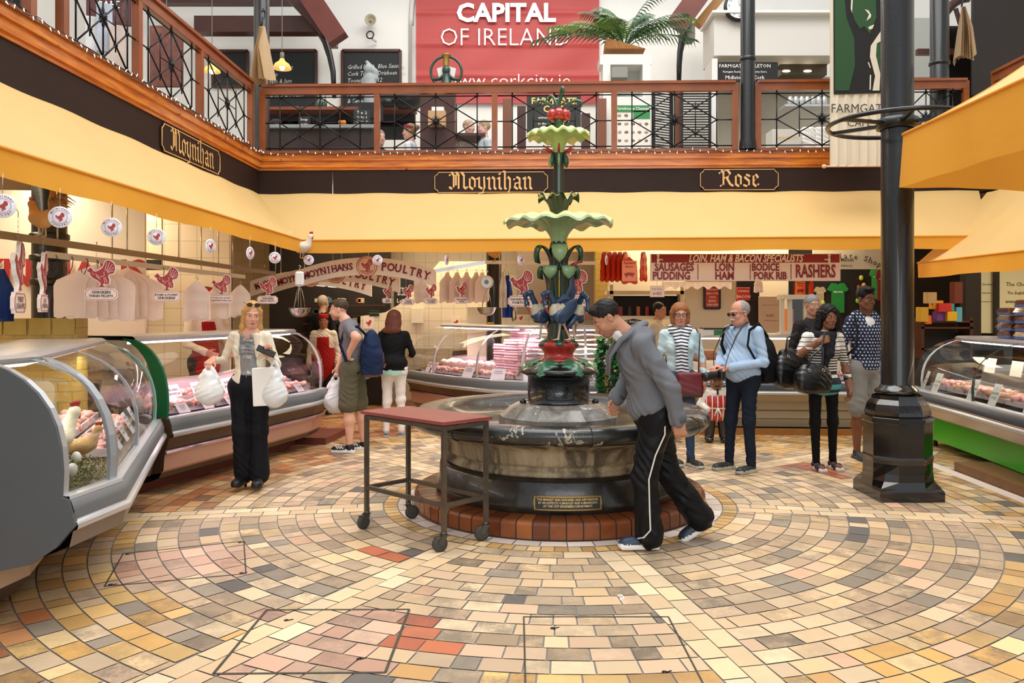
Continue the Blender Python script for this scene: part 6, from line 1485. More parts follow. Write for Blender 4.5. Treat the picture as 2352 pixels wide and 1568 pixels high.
def hairmesh(nm,t,col,prims,Q,R,sc,res=.0055,strand=.0022,ribbon=None):
 s=SDF()
 for p in prims:
  kind,op=p[0],p[-1]
  if kind=='e':s.ell(Q(*p[1]),tuple(q*sc for q in p[2]),R=R,k=p[3]if len(p)>4 else .02,op=op)
  elif kind=='c':s.cap(Q(*p[1]),Q(*p[2]),p[3]*sc,p[4]*sc,k=.025,op=op)
  elif kind=='b':s.box(Q(*p[1]),tuple(q*sc for q in p[2]),.01,R=R,k=.015,op=op)
 ff=(lambda X,Y,Z:strand*np.sin(150*X+40*np.sin(9*Z)+30*Y)*np.sin(95*Y+60*X+3*np.sin(20*Z)))
 return s.mesh(nm,[mat('hair_'+col,col,.5,var=.45,vs=24,stretch=(3,3,.6))],t,res=res,foldfn=ff)
def top_sdf(J,w=1.0,dpt=1.0,sl=1.0,sleeve='long',belly=0,loose=.0,hem=None,fem=False,arms=('L','R')):
 if fem:sl=sl*.9
 s=SDF();ax=(J['neck']-J['pel']);xs=(J['shL']-J['shR']);L=ax.length/.525
 Rc=frame(J['neck']-J['chest'],xs);Rw=frame(J['chest']-J['pel'],xs)
 s.ell(J['chest']+Rc@V((0,0,.03*L)),(.160*w,.108*dpt,.19*L),R=Rc,k=.04)
 s.ell(J['pel'].lerp(J['chest'],.45)+Rw@V((0,-belly*.5,0)),((.135 if fem else .148)*w+belly*.3,.10*dpt+belly*.6,.17*L),R=Rw,k=.06)
 hz=J['pel'].lerp(J['chest'],.02 if hem is None else hem)
 s.ell(hz,((.162 if fem else .158)*w+loose,.112*dpt+loose,.10*L),R=Rw,k=.05)
 if belly:s.ell(J['pel'].lerp(J['chest'],.4)+Rw@V((0,-.09,0)),(.13*w,belly+.06,.15),R=Rw,k=.06)
 if fem:
  for m_ in(-1,1):s.ell(J['chest']+Rc@V((m_*.072*w,-.075*dpt,.02)),(.06*w,.055,.06),R=Rc,k=.04)
 s.cap(J['shR'].lerp(J['neck'],.14),J['shL'].lerp(J['neck'],.14),.043*w,k=.04);s.cap(J['neck']-ax.normalized()*.07,J['neck']-ax.normalized()*.01,.078*w,.058,k=.05)
 for a in arms:
  sh,el,wr=J['sh'+a],J['el'+a],J['wr'+a]
  if sleeve in('long','rolled'):
   sh=sh.lerp(J['neck'],.06)-V((0,0,.008));s.cap(sh,el,.053*sl,.042*sl,k=.03);e=el.lerp(wr,.93 if sleeve=='long' else .6);s.cap(el,e,.042*sl,.034*sl,k=.02)
   s.cap(e-(wr-el).normalized()*.03,e,.040*sl,.038*sl,k=.015)
  elif sleeve=='short':e=sh.lerp(el,.55);s.cap(sh.lerp(J['neck'],.06),e,.056*sl,.055*sl,k=.03)
 return s
def pants_sdf(J,w=1.0,flare=0.0,short=None,slim=1.0):
 s=SDF();s.ell(J['pel']-V((0,0,.02)),(.160*w,.118*w,.12),k=.05)
 for a in 'LR':
  h_,k_,an=J['hip'+a],J['knee'+a],J['ank'+a]
  s.ell(h_+V((0,.022,.0)),(.084*w,.090*w,.11),k=.05)
  if short:e=h_.lerp(k_,short)if short<=1 else k_.lerp(an,short-1);s.cap(h_,e,.094*w,(.094)*w,k=.04)
  else:s.cap(h_,k_,.090*w*slim,(.064+flare*.1)*w*slim,k=.05);s.cap(k_,an+V((0,0,.0)),(.062+flare*.1)*w*slim,(.046+flare)*w*slim,k=.04)
 return s
def shoe(t,an,toe,L=.27,cols=('16181c','e8e8e8'),heel=0,pitch=0,name='shoe',side='',low=.0):
 an=V(an);d=V((toe[0],toe[1],0)).normalized();Rz=Matrix.Rotation(math.atan2(d.x,-d.y),3,'Z')@Matrix.Rotation(pitch,3,'X')
 s=SDF();z0=an.z-.085-heel if True else 0;o=V((an.x,an.y,an.z-.085));Q=lambda x,y,z:o+Rz@V((x,y,z-0))if pitch==0 else V((an.x,an.y,an.z))+Rz@V((x,y,z-.085))
 s.box(Q(0,-.065,.014),(.030,L*.40,.004),.012,1,k=.01,R=Rz);s.ell(Q(0,-.145,.02),(.042,.065,.018),1,k=.02,R=Rz)
 s.ell(Q(0,-.10,.045),(.040,.09,.035-low),0,k=.02,R=Rz);s.ell(Q(0,-.155,.038),(.038,.045,.026-low),0,k=.02,R=Rz);s.ell(Q(0,.01,.055),(.036,.045,.045-low),0,k=.02,R=Rz);s.cap(Q(0,.0,.05),Q(0,.0,.085),.036,.034,0,k=.02)
 if heel:s.cap(Q(0,.03,.03),Q(0,.035,-heel+.01),.018,.012,0,k=.01)
 return s.mesh(name,[mat('shoe_'+cols[0],cols[0],.45,var=.15),mat('sole_'+cols[1],cols[1],.6)],t,res=.006)
def glasses_on(t,Q,R,sc,dark=False,up=False,col='181414'):
 b=B();dz,dy=(.0,0)if not up else(.100,.040);nm=mat('frame_'+col,col,.3)
 Qy=lambda x,y,z:Q(x,y+dy,z+dz)
 for m_ in(-1,1):
  b.tube([Qy(m_*.033+.024*math.cos(a),-.106+.006*abs(math.cos(a)),.004+.018*math.sin(a))for a in[i*PI/8 for i in range(16)]],.0022*sc,5,closed=True)
  b.tube([Qy(m_*.057,-.098,.008),Qy(m_*.078,-.02,.008),Qy(m_*.080,.02,.0)],.002*sc,4)
 b.tube([Qy(-.01,-.107,.008),Qy(.01,-.107,.008)],.0022*sc,4);g=b.build('glasses' if not dark else 'sunglasses',nm,t,local=True)
 b=B()
 for m_ in(-1,1):b.add([Qy(m_*.033+.023*math.cos(a),-.106,.004+.017*math.sin(a))for a in[i*PI/6 for i in range(12)]],[tuple(range(12))])
 b.build('lens',mat('dark_lens','0c0c10',.08,coat=1)if dark else glass_mat('lens_glass',refl=.5),g,local=True)
def inner(s,J,arms=True,sl=.03):
 """skin core under the clothes that joins head, trunk and hands"""
 s.cap(J['pel'].lerp(J['chest'],.6),J['neck'],.07,.055,k=.03);g=lambda a:J['sh'+a].lerp(J['neck'],.12)-V((0,0,.012));s.cap(g('R'),g('L'),.03,k=.03)
 for a in 'LR':s.cap(g(a),J['el'+a],sl,sl,k=.01);s.cap(J['el'+a],J['wr'+a],sl,.024,k=.02)
def skinset(nm,col,hair='3a2a1c',lips='b0605a',stub=None,iris='2a2420'):
 return[skin_mat(nm,col),mat('lips_'+lips,lips,.4),mat('eye_white','e6e0da',.3),mat('eye_'+iris,iris,.3),mat('brow_'+hair,hair,.7),mat('stubble_'+(stub or col),stub or col,.6,var=.3,vs=60)]
cloth=lambda nm,col,**k:mat('cloth_'+nm,col,k.pop('r',.75),spec=.18,var=k.pop('var',.12),vs=k.pop('vs',5),bump=k.pop('bump',.15),bs=k.pop('bs',25),**k)
def carrier(t_,loc,w_,h_,d_,label,m_,cat='carrier bag',rz=0,txt=None):
 """plastic bag with bulging body and looped handles, hanging from a hand at loc"""
 t=thing('carrier_bag',label,cat,loc,rz);s=SDF()
 s.ell((0,0,-h_*.70),(w_*.46,d_*.5,h_*.28),k=.05);s.cap((0,0,-h_*.35),(0,0,-h_*.75),w_*.22,w_*.36,k=.05)
 for m1 in(-1,1):s.cap((m1*w_*.25,0,-h_*.35),(m1*.012,0,-.01),w_*.10,.008,k=.03)
 o=s.mesh('bag',[m_],t,res=.009,foldfn=lambda X,Y,Z:.0035*np.sin(60*X+12*np.sin(14*Z))*np.sin(17*Z+8*X)+.004*np.sin(31*X-22*Z+9*Y)*np.sin(13*Y+19*Z))
 if txt:b=B();b.text(txt,(0,-d_*.5-.004,-h_*.6),(1,0,0),(0,0,1),w_*.32);b.build('lettering',whiteP,t,local=True)
 return t
bagM=fabric_mat('bag_film','eef0f0',.25,.25,var=.06,tcol='f4f4f4')
# ---- blonde woman with shopping
def blonde():
 S=.957;t=thing('person','woman with long blonde hair, cream jacket and black flared trousers, looking at a phone','person',(-2.42,7.07,0),.02)
 J=pose(S,shL=(.158,.0,1.345),shR=(-.158,.0,1.345),elR=(-.245,.03,1.13),wrR=(-.27,-.16,1.155),elL=(.235,.0,1.10),wrL=(.215,-.20,1.20),head=(.03,-.045,1.545),neck=(.005,.0,1.42),chest=(0,0,1.22),pel=(.0,0,.93),hipL=(.085,0,.92),hipR=(-.085,0,.92),kneeL=(.09,-.03,.52),kneeR=(-.075,-.02,.52),ankL=(.085,-.01,.13),ankR=(-.065,.03,.13))
 s=SDF();inner(s,J);s.cap(J['neck']-V((0,0,.06)),J['head']-V((0,-.02,.05)),.054,.05,k=.03);s.ell((0,-.03,1.37),(.10,.06,.07),k=.04)
 R=rotm(.22,.05,.42);Q=head(s,J['head'],R,.96,fem=True)
 hand(s,J['wrR'],(-.25,-.6,-.35),(0,.3,-1),(.6,-.6,0),.9,.92);hand(s,J['wrL'],(.2,-.45,.35),(-.2,-.2,1),(-1,-.2,0),.45,.92)
 s.mesh('body',skinset('fair','d8a088','8a6a40','b85c58'),t,res=.0065,fine=(J['head'],.125,.0028))
 hairmesh('hair',t,'c69a5c',[('e',(0,.018,.040),(.080,.098,.090),.01,'u'),('c',(-.070,.005,.03),(-.074,-.01,-.12),.022,.024,'u'),('c',(.070,.005,.03),(.074,-.01,-.12),.022,.024,'u'),('c',(-.074,-.01,-.12),(-.095,-.04,-.25),.026,.014,'u'),('c',(.074,-.01,-.12),(.085,-.05,-.25),.026,.014,'u'),('e',(0,.06,-.08),(.078,.045,.13),.03,'u'),('e',(.0,-.095,-.03),(.054,.08,.092),.006,'s'),('e',(.014,-.110,.045),(.048,.065,.046),.006,'s')],Q,R,.96,res=.005)
 glasses_on(t,Q,R,.96,dark=True,up=True)
 jm=cloth('cream_leather','e0d6c0',r=.45,var=.08)
 s=top_sdf(J,.96,1.02,.92,hem=.10,fem=True,loose=.012)
 s.box((.012,-.17,1.10),(.056,.10,.34),.01,k=.015,op='s',R=rotm(0,-.02,0));s.box((.012,-.17,1.32),(.062,.08,.12),.01,k=.02,op='s')
 for m_ in(-1,1):s.cap((m_*.085,-.10,1.36),(m_*.095,-.115,1.18),.028,.012,k=.015,sq=(1,.6,1));
 s.mesh('jacket',[jm],t,res=.007,fold=.003,ff=(.4,1.2,2))
 s=SDF();s.ell((0,-.012,1.12),(.105,.092,.25),k=.03);s.ell((-.05,-.07,1.24),(.05,.04,.05),k=.03);s.ell((.05,-.07,1.24),(.05,.04,.05),k=.03);s.ell((0,-.03,1.34),(.11,.07,.07),k=.03);s.ell((0,-.11,1.39),(.03,.05,.07),k=.02,op='s')
 o=s.mesh('blouse',[mat('silver_satin','8f9093',.28,.35,var=.1)],t,res=.006,foldfn=lambda X,Y,Z:.005*np.sin(110*Z+26*np.abs(X)+5*np.sin(20*Z))*np.exp(-(X/.07)**2)-.003*np.exp(-(X/.008)**2))
 b=B();b.bar((0.0,-.116,1.30),(0.0,-.100,.97),.006,.004);b.build('zip',chrome,t,local=True)
 s=pants_sdf(J,1.06,flare=.034);s.ell((0,-.0,1.0),(.118,.092,.07),k=.05);s.mesh('trousers',[cloth('black_trousers','14151a',var=.2)],t,res=.009,fold=.004)
 for a,tx in(('L',(.15,-1)),('R',(-.1,-1))):shoe(t,V(J['ank'+a])+V((0,0,-.0)),tx,.24,('120e10','120e10'),heel=.045,low=.006)
 ph=thing('mobile_phone','black mobile phone in the raised hand of the blonde woman','phone',(-2.42+.235,7.07-.29,1.235));b=B();b.box((0,0,0),(.16,.009,.08),bev=.004,R=rotm(-.9,.45,.3));b.build('phone_case',mat('phone_black','060607',.5,spec=.2),ph,local=True)
 carrier(t,V((-2.42-.275,7.07-.225,1.125)),.27,.34,.16,'white plastic carrier bag dangling from the blonde woman fingertips',bagM)
 carrier(t,V((-2.42+.255,7.07-.12,1.15)),.24,.42,.17,'white plastic carrier bag with heavy contents on the blonde woman wrist',bagM)
 p=thing('paper_bag','upright white paper bag beside the plastic one on the blonde woman arm','paper bag',V((-2.42+.17,6.94,.76)));b=B();b.box((0,0,.16),(.19,.08,.33),bev=.004,R=rotm(0,-.04,.1));b.build('bag',mat('paper_white','eceae6',.7),p,local=True)
 b=B();b.tube([(-.04,0,.32),(-.02,0,.40),(.02,0,.42),(.05,0,.40),(.06,0,.32)],.004,5);b.build('handle',mat('paper_white','eceae6'),p,local=True)
blonde()
# ---- bending man
def bender():
 t=thing('person','dark-haired man in grey hooded jacket and black striped track pants leaning over the basin','person',(.889,5.38,0),-PI/2+.02)
 J=pose(1,pel=(0,.0,.90),chest=(0,-.085,1.20),neck=(0,-.205,1.43),head=(-.0,-.325,1.535),shL=(.185,-.105,1.36),shR=(-.185,-.12,1.36),elL=(.255,.055,1.09),wrL=(.235,.115,.865),elR=(-.235,-.14,1.12),wrR=(-.19,-.235,.965),hipL=(.09,.0,.88),hipR=(-.09,.01,.88),kneeL=(.11,-.085,.49),ankL=(.11,-.055,.10),kneeR=(-.10,.11,.47),ankR=(-.13,.34,.155))
 s=SDF();inner(s,J,sl=.034);s.cap((0,-.17,1.40),(0,-.275,1.50),.062,.058,k=.03)
 R=rotm(.62,0,.06);Q=head(s,J['head'],R,1.0,beard=True)
 hand(s,J['wrL'],(.0,.10,-1),(-.6,.3,0),(0,-1,0),.85);hand(s,J['wrR'],(.1,-.25,-.9),(.8,.2,0),(.2,-1,0),.7)
 s.mesh('body',skinset('tan','b88468','1c1612','a06a5c','a0725a'),t,res=.0065,fine=(J['head'],.125,.0028))
 hairmesh('hair',t,'1e1816',[('e',(0,.020,.042),(.079,.095,.087),.01,'u'),('e',(0,-.048,.096),(.052,.035,.024),.02,'u'),('e',(0,-.10,-.012),(.10,.068,.078),.006,'s'),('e',(0,.02,-.085),(.12,.14,.065),.01,'s'),('e',(.085,-.01,-.02),(.02,.04,.045),.01,'s'),('e',(-.085,-.01,-.02),(.02,.04,.045),.01,'s')],Q,R,1.0)
 s=top_sdf(J,1.12,1.38,1.42,loose=.02,hem=.16)
 s.cap((-.10,-.13,1.43),(.10,-.13,1.43),.045,k=.05);s.ell((0,-.085,1.40),(.14,.09,.07),k=.06,R=rotm(.6))
 s.box((0,-.33,1.22),(.05,.10,.17),.01,k=.02,op='s',R=rotm(.35));s.ell((0,-.26,1.50),(.062,.10,.075),k=.02,op='s')
 s.mesh('jacket',[cloth('grey_jacket','6c6e74',r=.7,var=.12)],t,res=.007,fold=.0055,ff=(1,.3,2.2))
 b=B();b.tube([(.055,-.315,1.15),(.07,-.31,1.28),(.095,-.24,1.39),(.085,-.13,1.465),(0,-.08,1.49),(-.085,-.13,1.465),(-.095,-.24,1.39),(-.07,-.31,1.28),(-.055,-.315,1.15)],[.012,.018,.028,.036,.042,.036,.028,.018,.012],10,flat=.7);b.build('hood_edge',cloth('grey_jacket','6c6e74'),t,local=True)
 for a in 'LR':
  e=J['el'+a].lerp(J['wr'+a],.84);f=J['el'+a].lerp(J['wr'+a],1.0);b=B();b.tube([e,f],[.056,.05],14);b.build('cuff',cloth('rib_grey','54585c'),t,local=True)
 b=B();b.lathe([(.175,-.0),(.180,.05),(.172,.055)],(0,.0,.92),28,fr=lambda a,r,z:(r*(1.08-.22*abs(math.sin(a))),z));b.build('waistband',cloth('rib_grey','54585c'),t,local=True)
 s=SDF();s.ell((0,-.155,1.27),(.10,.07,.19),R=rotm(.35),k=.03);s.cap((0,-.20,1.41),(0,-.235,1.44),.066,.062,k=.02);s.mesh('undershirt',[cloth('white_tee','e8e6e4')],t,res=.008,fold=.002)
 s=pants_sdf(J,1.18,flare=.034);s.mesh('track_pants',[cloth('black_nylon','0e0f12',r=.5,var=.2)],t,res=.009,fold=.008,ff=(2,.1,.7))
 b=B();h_,k_,an=J['hipL'],J['kneeL'],J['ankL'];b.tube([h_+V((.108,.03,.05)),h_+V((.112,.03,-.1)),h_.lerp(k_,.6)+V((.100,.02,0)),k_+V((.096,.01,0)),k_.lerp(an,.5)+V((.094,.0,0)),an+V((.096,-.01,.06)),an+V((.084,-.05,.01)),an+V((.04,-.085,-.01))],.0055,6);b.build('side_piping',mat('piping_white','d8d4cc',.6),t,local=True)
 shoe(t,J['ankL'],(0,-1),.29,('26364e','e8e6e2'));shoe(t,J['ankR'],(0,-1),.29,('20283a','e8e6e2'),pitch=.55)
 b=B();b.lathe([(.034,-.006),(.038,0),(.034,.006)],J['wrL']+V((0,0,-.004)),18);b.build('bracelet',mat('pale_band','d8d4c8',.4),t,local=True)
bender()
# ---- grey t-shirt man with backpack
def tee():
 t=thing('person','bearded man in grey t-shirt and olive shorts seen from the side, hand on hip','person',(-1.98,8.95,0),-PI/2-.05)
 J=pose(1,pel=(0,.06,.93),chest=(0,.06,1.25),neck=(0,-.005,1.46),head=(0,-.09,1.585),shL=(.185,.07,1.39),shR=(-.185,.03,1.40),elL=(.345,.205,1.285),wrL=(.24,.10,1.12),elR=(-.23,-.06,1.14),wrR=(-.20,-.15,.92),hipL=(.09,.06,.92),hipR=(-.09,.06,.92),kneeL=(.10,.04,.50),kneeR=(-.08,.12,.50),ankL=(.11,.06,.085),ankR=(-.10,.17,.085))
 s=SDF();inner(s,J);s.cap((0,.0,1.43),(0,-.06,1.53),.058,.054,k=.03)
 R=rotm(.12,0,.1);Q=head(s,J['head'],R,.98,beard=True)
 for a in 'LR':s.cap(J['sh'+a],J['el'+a],.05,.042,k=.03);s.cap(J['el'+a],J['wr'+a],.043,.027,k=.03);s.cap(J['pel'],J['hip'+a],.05,k=.02);s.cap(J['hip'+a],J['knee'+a],.055,.055,k=.02);s.cap(J['knee'+a],J['knee'+a].lerp(J['ank'+a],.35)+V((0,.015,0)),.055,.058,k=.03);s.cap(J['knee'+a].lerp(J['ank'+a],.35)+V((0,.015,0)),J['ank'+a],.056,.034,k=.03)
 s.cap(J['pel'],J['chest'],.07,k=.03)
 hand(s,J['wrL'],(-.5,-.25,-.6),(-.4,.7,0),(0,-1,.2),.6);hand(s,J['wrR'],(0,-.1,-1),(.9,0,0),(0,-1,0),.9)
 s.mesh('body',skinset('pale','dca88e','4a3828','b86a60','a8765a'),t,res=.0065,fine=(J['head'],.125,.003))
 hairmesh('hair',t,'4c3a2a',[('e',(0,.022,.045),(.0765,.094,.084),.01,'u'),('e',(0,-.045,.095),(.045,.04,.02),.02,'u'),('e',(0,-.10,-.01),(.10,.07,.08),.01,'s'),('e',(0,.02,-.075),(.12,.14,.062),.01,'s'),('e',(.085,-.01,-.02),(.02,.04,.05),.01,'s'),('e',(-.085,-.01,-.02),(.02,.04,.05),.01,'s')],Q,R,.98)
 s=top_sdf(J,1.02,1.12,1.05,sleeve='short',hem=-.05,loose=.014);s.mesh('t_shirt',[cloth('grey_tee','77747a',var=.08)],t,res=.008,fold=.004)
 s=pants_sdf(J,1.14,short=.92);s.mesh('shorts',[cloth('olive_shorts','5e5a46',var=.15)],t,res=.009,fold=.006)
 for a in 'LR':
  o=shoe(t,J['ank'+a],(.0,-1),.29,('15171a','e6e4e0'));b=B()
  for k in range(3):q=J['ank'+a]+V((.042 if a=='L' else .042,-.06-.028*k,-.035));b.bar(q,q+V((-.004,-.03,.032)),.006,.012)
  b.build('stripe',mat('stripe_white','e8e8e8',.5),o,local=True)
 bp=thing('backpack','navy backpack with brown leather base on the grey t-shirt man back','backpack',(-1.98+.27,8.95,1.08),-PI/2);s=SDF();s.ell((.05,.02,.03),(.165,.11,.25),0,k=.05);s.box((.05,.03,-.1),(.10,.06,.10),.04,0,k=.05);s.ell((.05,.10,-.07),(.11,.06,.11),0,k=.03)
 s.box((.05,.04,-.30),(.3,.3,.09),.01,1,op='l');s.mesh('pack',[cloth('navy_canvas','1c2c4c',var=.25),mat('tan_leather','6a3a20',.4,var=.2)],bp,res=.009,fold=.005)
 b=B();b.tube([(.14,-.02,.22),(.13,-.12,.32),(.14,-.26,.28),(.15,-.31,.12),(.16,-.24,-.06),(.16,-.10,-.2)],.016,8,flat=.35);b.build('shoulder_strap',cloth('navy_strap','18243c'),bp,local=True)
 b=B();b.bar((.12,.165,.03),(.12,.168,-.07),.012,.006);b.bar((.02,.17,-.10),(.10,.165,-.14),.02,.006);b.build('leather_tab',mat('tan_leather','6a3a20'),bp,local=True)
 carrier(t,V((-1.98-.165,9.13,.86)),.30,.46,.2,'white plastic carrier bag held low by the grey t-shirt man',bagM,rz=.2)
tee()
# ---- woman in white trousers, from behind
def white_pants():
 t=thing('person','auburn-haired woman seen from behind in black jacket and white trousers','person',(-1.62,10.0,0),PI)
 S=.90;J=pose(S,elL=(.225,-.02,1.05),wrL=(.17,-.22,1.02),elR=(-.235,-.02,1.04),wrR=(-.19,-.22,1.0),ankL=(.09,.03,.08),ankR=(-.10,.03,.08),kneeL=(.085,-.01,.45),kneeR=(-.085,-.01,.45),head=(0,-.03,1.465))
 s=SDF();inner(s,J);s.cap(J['neck'],J['head'],.05,.05,k=.03);R=rotm(.25,0,0);Q=head(s,J['head'],R,.95,fem=True);hand(s,J['wrL'],(-.2,-1,0),(0,0,-1),(-1,0,0),.5,.9);hand(s,J['wrR'],(.2,-1,0),(0,0,-1),(1,0,0),.5,.9)
 for a in 'LR':s.cap(J['knee'+a],J['ank'+a],.04,.032,k=.02);s.ell(J['ank'+a]+V((0,-.06,-.045)),(.036,.10,.022),k=.02)
 s.cap(J['chest'],J['pel'],.06,k=.02);s.cap(J['pel'],J['hipL'],.05,k=.02);s.cap(J['pel'],J['hipR'],.05,k=.02);s.cap(J['hipL'],J['kneeL'],.035,k=.01);s.cap(J['hipR'],J['kneeR'],.035,k=.01)
 s.mesh('body',skinset('fair2','d09a80','5a3020'),t,res=.007)
 hairmesh('hair',t,'6a3828',[('e',(0,.02,.03),(.095,.108,.095),.02,'u'),('e',(0,.055,-.07),(.11,.065,.12),.04,'u'),('e',(.02,.07,-.17),(.13,.04,.05),.04,'u'),('e',(0,-.10,-.04),(.06,.075,.10),.01,'s')],Q,R,.95)
 s=top_sdf(J,1.02,1.05,1.02,hem=-.12,fem=True,loose=.02);s.ell((0,.015,.92),(.178,.145,.11),k=.04);s.box((0,0,.63),(.5,.5,.19),.005,op='s');s.mesh('jacket',[cloth('black_knit','121215',var=.2)],t,res=.009,fold=.003)
 b=B();b.lathe([(.172,-.03),(.174,0),(.16,.05)],(0,.015,.80),28,fr=lambda a,r,z:(r*(1.0-.25*abs(math.sin(a))),z+.01*math.sin(6*a)));b.build('mint_top',cloth('mint','a8ccbc'),t,local=True)
 s=pants_sdf(J,.95,slim=.92);s.mesh('trousers',[cloth('white_denim','ece4de',var=.06)],t,res=.009,foldfn=lambda X,Y,Z:.004*np.sin(55*Z+14*X)*np.exp(-((Z-.35)/.25)**2)+.002*np.sin(30*X+20*Z))
 for a in 'LR':
  b=B();q=J['ank'+a]+V((0,-.055,-.072));b.box(q,(.075,.23,.018),bev=.008);b.tube([q+V((-.04,-.03,.01)),q+V((0,-.03,.06)),q+V((.04,-.03,.01))],.008,6);b.tube([q+V((-.036,.06,.01)),q+V((0,.10,.05)),q+V((.036,.06,.01))],.007,6);b.build('sandal',mat('sandal_blue','9ab4c0',.5),t,local=True)
 carrier(t,V((-1.62-.33,9.72,1.09)),.30,.34,.12,'turquoise carrier bag lettered next held by the woman in white trousers',mat('bag_turquoise','4aa8b4',.4),txt='next',rz=.1)
white_pants()
# ---- older man with camera
def photographer():
 t=thing('person','grey-haired man with moustache and sunglasses in pale blue sweater holding a camera','person',(2.17,7.87,0),-1.02)
 J=pose(.98,pel=(0,.02,.92),chest=(0,.0,1.22),neck=(0,-.0,1.425),head=(0,-.045,1.555),shL=(.19,.02,1.37),shR=(-.19,.0,1.37),elL=(.255,.02,1.08),wrL=(.085,-.285,1.03),elR=(-.245,-.05,1.09),wrR=(-.045,-.30,1.04),ankL=(.11,.0,.085),ankR=(-.12,-.06,.085),kneeL=(.10,-.02,.49),kneeR=(-.11,-.05,.49))
 s=SDF();inner(s,J);s.cap((0,.02,1.40),(0,-.02,1.5),.064,.062,k=.03);R=rotm(.2,0,-.15);Q=head(s,J['head'],R,1.0);s.ell(Q(0,-.035,-.085),(.06,.05,.035),k=.03)
 hand(s,J['wrL'],(-.75,-.6,-.1),(0,0,-1),(0,-1,0),.55);hand(s,J['wrR'],(.3,-.85,-.35),(0,.1,-1),(1,0,0),.6)
 s.mesh('body',skinset('ruddy','cc9078','8a8680','a8605a'),t,res=.0065,fine=(J['head'],.125,.0028))
 hairmesh('hair',t,'9a9794',[('e',(0,.03,.035),(.080,.092,.085),.02,'u'),('e',(0,-.09,.05),(.085,.07,.09),.01,'s'),('e',(0,.02,-.09),(.12,.14,.062),.01,'s'),('e',(.085,-.02,-.02),(.02,.04,.05),.01,'s'),('e',(-.085,-.02,-.02),(.02,.04,.05),.01,'s')],Q,R,1.0)
 s=SDF();s.cap(Q(-.026,-.094,-.052),Q(0,-.106,-.046),.008,.010,k=.01);s.cap(Q(.026,-.094,-.052),Q(0,-.106,-.046),.008,.010,k=.01);s.mesh('moustache',[mat('grey_whisker','b8b4ae',.8)],t,res=.004)
 glasses_on(t,Q,R,1.0,dark=True)
 s=top_sdf(J,1.12,1.12,1.08,belly=.075,hem=.14,loose=.004);s.mesh('sweater',[cloth('pale_blue','a4bcd6',var=.06)],t,res=.0075,fold=.0045)
 b=B();
 for m_ in(-1,1):b.add([(0,-.075,1.425),(m_*.05,-.085,1.39),(m_*.075,-.03,1.44),(m_*.06,.0,1.475),(m_*.02,-.05,1.455)],[(0,1,2,3,4)if m_>0 else(4,3,2,1,0)])
 b.build('shirt_collar',cloth('blue_collar','8090b0'),t,local=True)
 s=pants_sdf(J,1.02,slim=.92);s.mesh('jeans',[cloth('dark_denim','1a2230',var=.35,vs=8)],t,res=.009,fold=.004)
 b=B();b.lathe([(.168,-.015),(.17,.015)],(0,.0,1.0),28,fr=lambda a,r,z:(r*(1-.25*abs(math.sin(a))),z));b.build('belt',mat('tan_leather','6a3a20'),t,local=True)
 for a in 'LR':shoe(t,J['ank'+a],(.05 if a=='L' else-.1,-1),.28,('2a2e32','a8a294'))
 cm=thing('camera','black camera with large lens held at the belly of the man with moustache','camera');cm.location=PM(t)@V((.02,-.345,.965));cm.rotation_euler=(0,0,-1.02)
 b=B();b.box((0,.0,0),(.14,.06,.09),bev=.012);b.box((0,.0,.055),(.05,.05,.03),bev=.008);b.build('camera_body',mat('camera_black','141416',.4),cm,local=True)
 b=B();b.lathe([(.034,0),(.036,.03),(.038,.035),(.038,.09),(.043,.095),(.043,.14),(.036,.142),(.03,.13),(0,.128)],(0,-.03,0),28,axis=rotm(PI/2+.18,0,-.25));b.build('lens_barrel',mat('camera_black','141416'),cm,local=True)
 b=B()
 for m_ in(-1,1):b.tube([(m_*.068,0,.04),(m_*.10,.03,.2),(m_*.10,.14,.38),(m_*.085,.25,.475),(m_*.06,.33,.50),(0,.375,.51)],[.004,.005,.012,.014,.014,.014],6,flat=.4)
 b.build('neck_strap',mat('camera_black','141416'),cm,local=True)
 bp=thing('backpack','black backpack on the man in the pale blue sweater','backpack');bp.location=PM(t)@V((.02,.24,1.12));bp.rotation_euler=(0,0,-1.02)
 s=SDF();s.ell((0,.0,-.02),(.165,.12,.25),k=.04);s.box((0,.01,-.12),(.11,.07,.10),.04,k=.05);s.mesh('pack',[cloth('black_canvas','101114',var=.2)],bp,res=.01,fold=.004)
 b=B()
 for m_ in(-1,1):b.tube([(m_*.13,-.05,.2),(m_*.15,-.20,.33),(m_*.165,-.345,.27),(m_*.17,-.375,.12),(m_*.19,-.27,-.04),(m_*.16,-.1,-.18)],.018,8,flat=.35)
 b.build('shoulder_strap',cloth('black_canvas','101114'),bp,local=True)
photographer()
